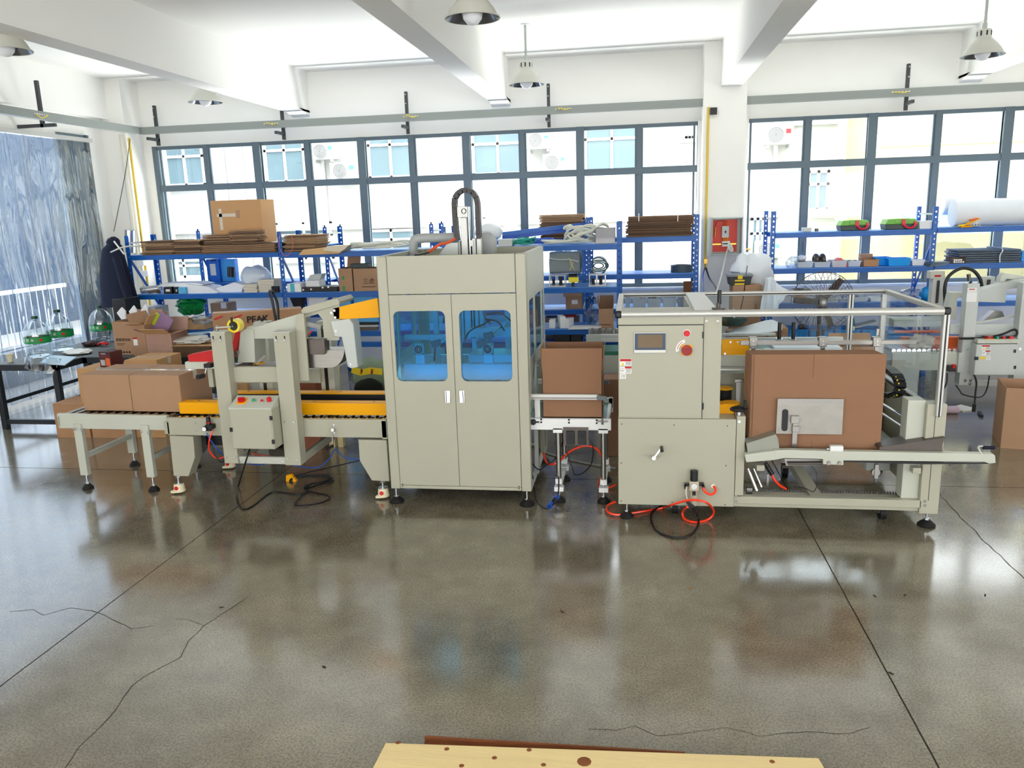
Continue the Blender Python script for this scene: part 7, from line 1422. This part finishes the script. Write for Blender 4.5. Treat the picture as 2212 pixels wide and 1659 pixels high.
bottle(87, 768, 1.0, 'water bottle nearest the camera on the black bench'); bottle(135, 755, 1.05, 'water bottle second from left with broad green label', mat('cap_dark', (14, 52, 40), .4)); bottle(224, 738, 1.0, 'water bottle at the back beside the brown cartons')
q = fl(23, 782, .737); cpz = MB().lathe([(0, 0), (.026, 0), (.027, .002), (.038, .088), (.04, .09), (.036, .088), (.025, .006), (0, .006)], (q.x, q.y, .737), 24).build('paper_cup', mat('cup_cream', (236, 228, 196), .6), None, 'cream paper cup on the left end of the bench', 'cup')
drape('clear plastic film hanging over the bench corner', [(52, 772), (95, 770), (132, 775)], [(50, 796), (80, 805), (112, 812)], 7.62, BAGC, .015, 8, 12, back=.06)
pc = [fl(85, 783, .75), fl(140, 787, .75), (fl(165, 770, .75)), fl(110, 766, .75)]; MB().prism([(p.x, p.y) for p in pc], 'z', .737, .747).build('paper_sheet', mat('paper_blue', (196, 218, 232), .7), None, 'pale blue folder on the bench in front of the bottles', 'folder')
MB().blob((fl(168, 762, .75).x, fl(168, 762, .75).y, .762), .17, .12, .03, .3, 3, 50, flat=.8).build('cotton_gloves', CLOTH, None, 'heap of white cotton gloves on the corner of the bench', 'gloves')
MB().blob((fl(198, 745, .75).x, fl(198, 745, .75).y, .765), .11, .09, .035, .3, 3, 51, flat=.8).build('work_gloves', mat('glove_dark', (62, 40, 40), .8, bump=.5), None, 'dark work gloves lying behind the white gloves', 'gloves')
m = MB(); c0 = fl(222, 746, .75)
for i in range(4): m.tube([(c0.x - .05, c0.y - .03 + i * .02, .76), (c0.x, c0.y - .035 + i * .02, .785), (c0.x + .06, c0.y - .03 + i * .022, .76)], .010)
m.build('work_gloves', RED, None, 'red finger tips of the work gloves beside the dark pair', 'gloves')
# leaning plywood and grey guard rail outside
MB().prism([(6.9, 0), (7.6, 0), (7.6, 1.12), (6.9, 1.12)], 'x', -7.50, -7.47).rot(R(3), (-7.5, 7, 0), axis='Y').build('plywood_panel', mat('plywood_red', (168, 112, 92), .7, var=.12), None, 'reddish plywood panel leaning by the curtain at the left edge', 'panel')
# cartons on the bench
def at_bench(px0, py0, px1, Y): a = rect(px0, py0, px1, py0 + 2, Y); return a[0], a[1], a[3]
ZB = .747
x0, x1, z1 = at_bench(241, 695, 281, 8.1); o = open_box('carton', 'printed brown carton at the left end of the long bench', x0, x1, 8.1, 8.45, ZB, z1, CARD, (0, 1, 0, 0), fl_len=.1); text_mesh('果蔬清洗机', .036, ((x0 + x1) / 2, 8.097, ZB + .17), o, BPRINT)
for i in range(5): MB().cyl((x0 + .04 + i * .033, 8.099, ZB + .03), (x0 + .04 + i * .033, 8.098, ZB + .03), .012, n=14).build('print_mark', BPRINT, o)
MB().box(x0 + .03, x0 + .13, 8.0985, 8.1, ZB + .125, ZB + .13).box(x0 + .03, x0 + .11, 8.0985, 8.1, ZB + .11, ZB + .114).build('print_line', BPRINT, o)
x0, x1, z1 = at_bench(282, 703, 311, 8.02); o = open_box('carton', 'narrow brown carton with red and white label, flap folded out', x0, x1, 8.02, 8.4, ZB, z1, CARD, (1, 1, 1, 1), fl_len=.13, ang=(-15, 5, -20, 35)); MB().box(x0 + .01, x0 + .06, 8.018, 8.02, ZB + .12, ZB + .21).build('label', WPRINT, o); MB().box(x0 + .01, x0 + .06, 8.0175, 8.019, ZB + .19, ZB + .21).build('red_band', RPRINT, o)
x0, x1, z1 = at_bench(314, 722, 368, 7.99); o = open_box('carton', 'purple printed open carton with flaps spread, leaflets inside', x0, x1, 7.99, 8.34, ZB, z1, mat('carton_mauve', (176, 142, 128), .8, var=.18, scale=5), (1, 1, 1, 1), fl_len=.15, ang=(-28, 20, -70, 75), rz=R(1)); MB().cyl(((x0 + x1) / 2 - .02, 7.995, ZB + .16), ((x0 + x1) / 2 - .02, 7.992, ZB + .16), .055, n=24).build('print_circle', mat('mauve_print', (84, 64, 96), .7), o)
BK = mat('leaflet_purple', (150, 120, 160), .5, var=.5, scale=4)
q = P(350, 700, 8.18); e = MB().obox(q, (.19, .01, .24), Matrix.Rotation(R(35), 3, 'Y')).build('leaflet', BK, None, 'purple and lime leaflet sticking out of the open carton', 'leaflet'); MB().obox(q + Vector((-.07, -.006, .06)), (.05, .004, .15), Matrix.Rotation(R(35), 3, 'Y')).build('lime_corner', mat('lime', (176, 205, 40), .5), e)
for i in range(3): MB().ppoly([(252 + i * 26, 676 - i * 3), (262 + i * 26, 664 - i * 4), (270 + i * 24, 672 - i * 3), (272 + i * 24, 690), (262 + i * 24, 690)], 8.35 + i * .03, .02).build('foam_offcut', WHITE, None, ['white foam piece rising from the left carton', 'white foam piece above the narrow carton', 'white crumpled foam at the back of the narrow carton'][i], 'foam', 'white foam pieces', smooth=False)
for i in range(9): x0, x1, z1 = at_bench(372, 760, 456, 8.0); MB().box(x0 + random.uniform(-.01, .01), x1, 8.0 + random.uniform(-.01, .01), 8.42, ZB + i * .0125, ZB + i * .0125 + .010).build('flattened_carton', KR[1], None, '%s from the bottom: flattened dark carton in the stack on the long bench' % ORD[i], 'flattened carton', 'flattened cartons on the long bench', smooth=False)
MB().box(x0 - .02, x1 + .02, 7.99, 8.42, ZB + .113, ZB + .118).build('flattened_carton', CARDI, None, 'light brown carton sheet topping the stack on the long bench', 'flattened carton', smooth=False)
MB().blob((lambda q: (q.x, 8.15, ZB + .155))(P(412, 722, 8.15)), .24, .14, .04, .35, 3, 60, flat=.8).build('cotton_gloves', CLOTH, None, 'pile of white cotton gloves on the flattened cartons', 'gloves')
q = P(411, 700, 8.5); MB().obox((q.x, 8.48, ZB + .17), (.42, .18, .02), Matrix.Rotation(R(-4), 3, 'Y')).build('plastic_tray', mat('tray_pale', (190, 222, 244), .4), None, 'pale blue tray behind the white gloves', 'tray', bevel=.004)
MB().blob(P(440, 690, 8.45), .15, .12, .05, .3, 3, 62).build('plastic_bag', BAGC, None, 'clear bag with a green tag beside the long printed carton', 'bag')
# long PEAK carton
a0 = P(460, 700, 8.02); pk = thing('carton', (a0.x + .42, 8.25, ZB), 'long worn carton printed PEAK behind the tape roll', 'carton')
c = Vector((a0.x, 8.02, ZB)); ang = R(26); m = MB().box(a0.x, a0.x + .95, 8.02, 8.26, ZB, ZB + .46).rot(ang, c); m.build('box_body', CARDO, pk, bevel=.006); MB().box(a0.x - .002, a0.x + .952, 8.11, 8.17, ZB + .46, ZB + .462).rot(ang, c).build('tape', TAPE, pk)
d_ = Vector((math.cos(ang), math.sin(ang), 0)); text_mesh('PEAK', .10, c + d_ * .47 + Vector((.0, -.004, .37)) + Vector((math.sin(ang), -math.cos(ang), 0)) * .002, pk, BPRINT, rt=d_, bold=True)
text_mesh('ER-4180', .045, c + d_ * .48 + Vector((0, -.004, .27)) + Vector((math.sin(ang), -math.cos(ang), 0)) * .002, pk, BPRINT, rt=d_)
for t_ in (.02, .22): MB().bar(c + d_ * t_ + Vector((0, -.003, .40)), c + d_ * (t_ + .09) + Vector((0, -.003, .43)), .02, .004, up=(0, -1, 0)).build('red_print', RPRINT, pk)
arc_ = MB().tube([c + d_ * (.74 + .06 * math.cos(t)) + Vector((0, -.005, .39 + .045 * math.sin(t))) for t in [R(150 + i * 24) for i in range(9)]], .008, 6, flat=.3); arc_.build('logo_swoosh', BPRINT, pk)
# behind the bench
pitem('speaker_box', 'black case behind the bottles under the hanging jacket', 'case', (244, 646, 272, 690), 8.75, .3, BLACK, z=.737)
o = pitem('printer', 'white machine with black feet under the rack left bay', 'printer', (302, 664, 336, 685), 9.35, .3, WHITE, z=.86)
MB().blob(P(412, 660, 9.6), .19, .13, .115, .45, 3, 70).build('green_bag', GREENP, None, 'shiny green plastic bag under the middle shelf', 'bag')
o = open_box('cardboard_tray', 'brown cardboard tray in front of the green bag', *rect(380, 680, 440, 690, 9.3)[:2], 9.3, 9.6, .853, .97, CARDI, (0, 0, 0, 0), cat='tray')
MB().box(*rect(352, 675, 378, 690, 9.4)[:2], 9.4, 9.7, .853, .98).build('black_tray', BLACK, None, 'black tray between the printer and the cardboard tray', 'tray', bevel=.004)
a = rect(455, 655, 475, 677, 10.32); c1 = carton('carton', a[0], a[1] + .13, 10.32, 10.55, .934, a[3], 'small carton with white label seen under the green bag shelf', axis='y', tape=False); MB().box(a[1] + .02, a[1] + .10, 10.318, 10.32, 1.0, 1.08).build('label', WPRINT, c1)
MB().ppoly([(624, 641), (655, 641), (651, 672), (640, 678)], 9.5, .1).build('dark_sack', mat('sack_dark', (52, 50, 52), .9), None, 'dark sack hanging below the middle shelf beside the post', 'sack', bevel=.01)
MB().ppoly([(668, 640), (712, 640), (680, 668), (664, 690)], 9.4, .05).build('paper_sheet', PAPER, None, 'white sheet leaning under the shelf behind the sealer head', 'sheet', smooth=False)
pitem('blue_crate', 'light blue crate under the shelf left of the enclosure', 'crate', (730, 641, 758, 690), 9.45, .35, mat('crate_sky', (96, 185, 240), .4), z=.823); pitem('blue_crate', 'light blue crate touching the enclosure side above the yellow guide', 'crate', (765, 640, 816, 690), 9.5, .35, mat('crate_sky', (96, 185, 240), .4), z=.823)
for i, (a_, y_, m_, lab) in enumerate(((762, 710, DSTEEL, 'dark bar stock piled on the low shelf, upper'), (762, 706, ALU, 'bright bar stock piled on the low shelf'), (764, 700, BLACK, 'black profile on the low shelf behind the sealer'))): b = rect(a_, y_ - 3, 815, y_ + 1, 9.3 + i * .06); MB().box(b[0], b[1], 9.3 + i * .07, 9.35 + i * .07, .823 + i * .0, b[3]).build('bar_stock', m_, None, lab, 'bar')
a = rect(764, 738, 818, 748, 9.0); o = thing('low_trolley', ((a[0] + a[1]) / 2, 9.05, 0), 'low blue frame behind the sealer rear arm', 'frame'); MB().box(a[0], a[1] + .5, 8.95, 9.0, a[2], a[3]).build('beam', BLUE, o); MB().box(a[0], a[0] + .05, 8.95, 9.0, 0, a[2]).build('leg', BLUE, o); MB().box(a[1] + .45, a[1] + .5, 8.95, 9.0, 0, a[2]).build('leg', BLUE, o)
# sack with yellow tape, green cloth and cream frame behind the sealer
sk = P(800, 800, 7.3); o = MB().blob((sk.x, 7.4, .62), .21, .18, .21, .12, 2, 80).build('woven_sack', mat('sack_green', (128, 146, 124), .8, bump=.6, bscale=50, var=.1), None, 'pale green woven sack behind the sealer near the enclosure', 'sack'); MB().blob((sk.x, 7.22, .56), .15, .05, .1, .1, 2, 81).build('dark_opening', mat('sack_inside', (36, 38, 34), .9), o)
for i, (dx, rz_) in enumerate(((-.1, .3), (.0, -.2), (.1, .1))): MB().obox((sk.x + dx, 7.2, .735), (.11, .008, .06), Matrix.Rotation(rz_, 3, 'Y')).obox((sk.x + dx, 7.195, .735), (.012, .006, .04), Matrix.Rotation(rz_ + .3, 3, 'Y')).build('yellow_tape', YPRINT, o)
for dx in (-.06, .045, .06): MB().obox((sk.x + dx, 7.193, .735), (.006, .004, .05), Matrix.Rotation(.25, 3, 'Y')).build('tape_mark', RPRINT, o)
bpy.data.objects['woven_sack'].location.z = 0.0 + .4
MB().cyl((sk.x, 7.4, 0), (sk.x, 7.4, .42), .16, n=20).build('waste_bin', mat('bin_navy', (30, 40, 62), .6), None, 'dark blue bin under the pale green sack', 'bin')
MB().blob(P(683, 812, 7.2), .08, .08, .13, .25, 3, 83).build('green_cloth', mat('olive_cloth', (96, 110, 66), .9, bump=.6), None, 'olive green cloth hanging behind the right mast', 'cloth'); MB().blob((P(683, 812, 7.2).x, 7.2, .0 + .22), .09, .09, .22, .2, 2, 84, flat=.95).build('rag_bag', mat('olive_cloth', (96, 110, 66)), None, 'olive rag bag standing on the floor below the green cloth', 'bag')
cf = thing('old_sealer', (P(705, 800, 7.1).x, 7.1, 0), 'cream steel frame with black slot behind the sealer', 'frame')
for p0, p1 in ((699, 712), (718, 730)): a = rect(p0, 790, p1, 836, 7.1); MB().box(a[0], a[1], 7.1, 7.16, 0, 1.0).build('upright', CREAM, cf, bevel=.003)
a = rect(712, 790, 718, 836, 7.12); MB().box(a[0], a[1], 7.12, 7.13, .1, .98).build('slot', BLACK, cf)
a = rect(600, 822, 660, 836, 7.0); carton('carton', a[0], a[1] + .1, 7.0, 7.3, 0, a[3], 'reddish carton on the floor behind the sealer mast', m=mat('carton_red', (160, 96, 72), .8), tape=False)
a = rect(504, 822, 534, 836, 7.0); o = open_box('carton', 'torn open carton on the floor behind the left mast', a[0], a[1], 7.0, 7.3, 0, a[3], CARDI, (0, 1, 0, 0), fl_len=.06)
pitem('grey_box', 'grey equipment box behind the sealer beside the torn carton', 'box', (536, 822, 566, 836), 7.05, .25, PAINTG, z=0); pitem('black_box', 'black equipment box behind the sealer masts', 'box', (567, 822, 590, 836), 7.05, .25, BLACK, z=0)
# cartons on the floor behind the roller table
def fc_(px0, py0, px1, Y): a = rect(px0, py0, px1, py0 + 2, Y); return a[0], a[1], a[3]
x0, x1, z1 = fc_(113, 872, 186, 7.30); carton('carton', x0, x1, 7.30, 7.66, 0, z1, 'low old carton on the floor left of the roller table', m=CARDO, tape=False); zq = z1
x0, x1, z1 = fc_(190, 872, 280, 7.30); carton('carton', x0, x1, 7.30, 7.66, 0, zq - .01, 'low carton on the floor behind the roller table legs', m=CARDO, tape=False)
x0, x1, z1 = fc_(165, 797, 262, 7.28); carton('carton', x0, x1, 7.28, 7.66, zq + .002, z1, 'tan carton stacked on the floor cartons behind the two sealed ones', m=mat('carton_tan', (196, 152, 106)), axis='y'); zp = z1
x0, x1, z1 = fc_(268, 778, 338, 7.35); carton('carton', x0, x1, 7.35, 7.8, 0, z1, 'wide tan carton standing behind the right sealed carton', m=mat('carton_tan', (196, 152, 106)), axis='x')
q = at(231, 782, 7.36); o = thing('printed_box', (q.x, 7.42, zp + .002), 'dark red printed product box on the tan carton', 'box')
def pbx(x0_, x1_, y0_, y1_, a_, b_, nm, m_, lab=None): MB().box(q.x + x0_, q.x + x1_, y0_, y1_, zp + a_, zp + b_).rot(R(-14), (q.x, 7.4, 0)).build(nm, m_, o, bevel=.001)
pbx(-.08, .08, 7.35, 7.50, .002, .165, 'box_body', mat('box_maroon', (74, 30, 32), .4)); pbx(-.065, .0, 7.348, 7.35, .02, .08, 'print_panel', mat('print_grey', (176, 170, 172), .5, var=.6, scale=30)); pbx(.01, .07, 7.348, 7.35, .02, .10, 'orange_print', ORA); pbx(-.065, .06, 7.348, 7.35, .115, .12, 'print_line', RPRINT)
text_mesh('TOOL', .022, (q.x - .02, 7.345, zp + .145), o, WPRINT)
MB().box(-5.3, -4.4, 8.1, 8.5, .30, .32).build('lower_shelf', DBENCH, bpy.data.objects['workbench.001']) if 'workbench.001' in bpy.data.objects else None
MB().blob(P(372, 782, 8.25), .17, .14, .06, .3, 3, 90, flat=.8).build('blue_overalls', mat('denim', (96, 116, 150), .9, bump=.6), None, 'folded blue overalls under the long bench', 'clothes')
# jacket on the rack end
jx = -6.40
def jk(u, v):
    t = 2 * math.pi * u; hw = .10 + .16 * (1 - v) ** .7 + .03 * math.sin(t * 3 + v * 5) * (1 - v); hd = .07 + .03 * (1 - v)
    if v > .9: hw *= (1 - (v - .9) * 5); hd *= (1 - (v - .9) * 5)
    return (jx - .02 + hw * math.cos(t) + .03 * (v - .5), 9.15 + hd * math.sin(t), 1.19 + v * .80 + .02 * math.sin(t + 1))
jk_ = thing('jacket', (jx, 9.15, 1.19), 'dark navy jacket hanging at the left end of the rack', 'jacket'); MB().grid(jk, 28, 20).build('body', NAVY, jk_)
MB().tube([(jx + .10, 9.05, 1.80), (jx + .16, 9.03, 1.55), (jx + .20, 9.04, 1.3), (jx + .21, 9.06, 1.15)], [.05, .055, .05, .045], 12).build('sleeve', NAVY, jk_)
MB().blob((jx + .04, 9.12, 1.97), .08, .07, .07, .2, 2, 95).build('hood', NAVY, jk_)
hose('strap', CABW, [P(239, 545, 8.98), P(250, 540, 8.98), P(262, 535, 8.98), P(280, 532, 9.05), P(305, 532, 9.2)], .009, 'white rope crossing the navy jacket to the rack', cat='rope'); MB().bar(P(246, 521, 9.0), P(268, 549, 9.0), .016, .008, up=(0, -1, 0)).build('strap', WPRINT, jk_)
# socket and switch boxes on the left column
pitem('switch_box', 'white switch box low on the corner column', 'switch', (296, 563, 310, 574), 10.92, .08, WHITE); pitem('socket_box', 'white adapter hanging on the corner column wires', 'socket', (302, 585, 319, 598), 10.92, .08, WHITE)
hose('thin_cable', CABLE, [P(281, 300, 10.9), P(273, 360, 10.9), P(262, 420, 10.9), P(246, 500, 10.8)], .005, 'thin dark cable slanting down the corner column', cat='cable')
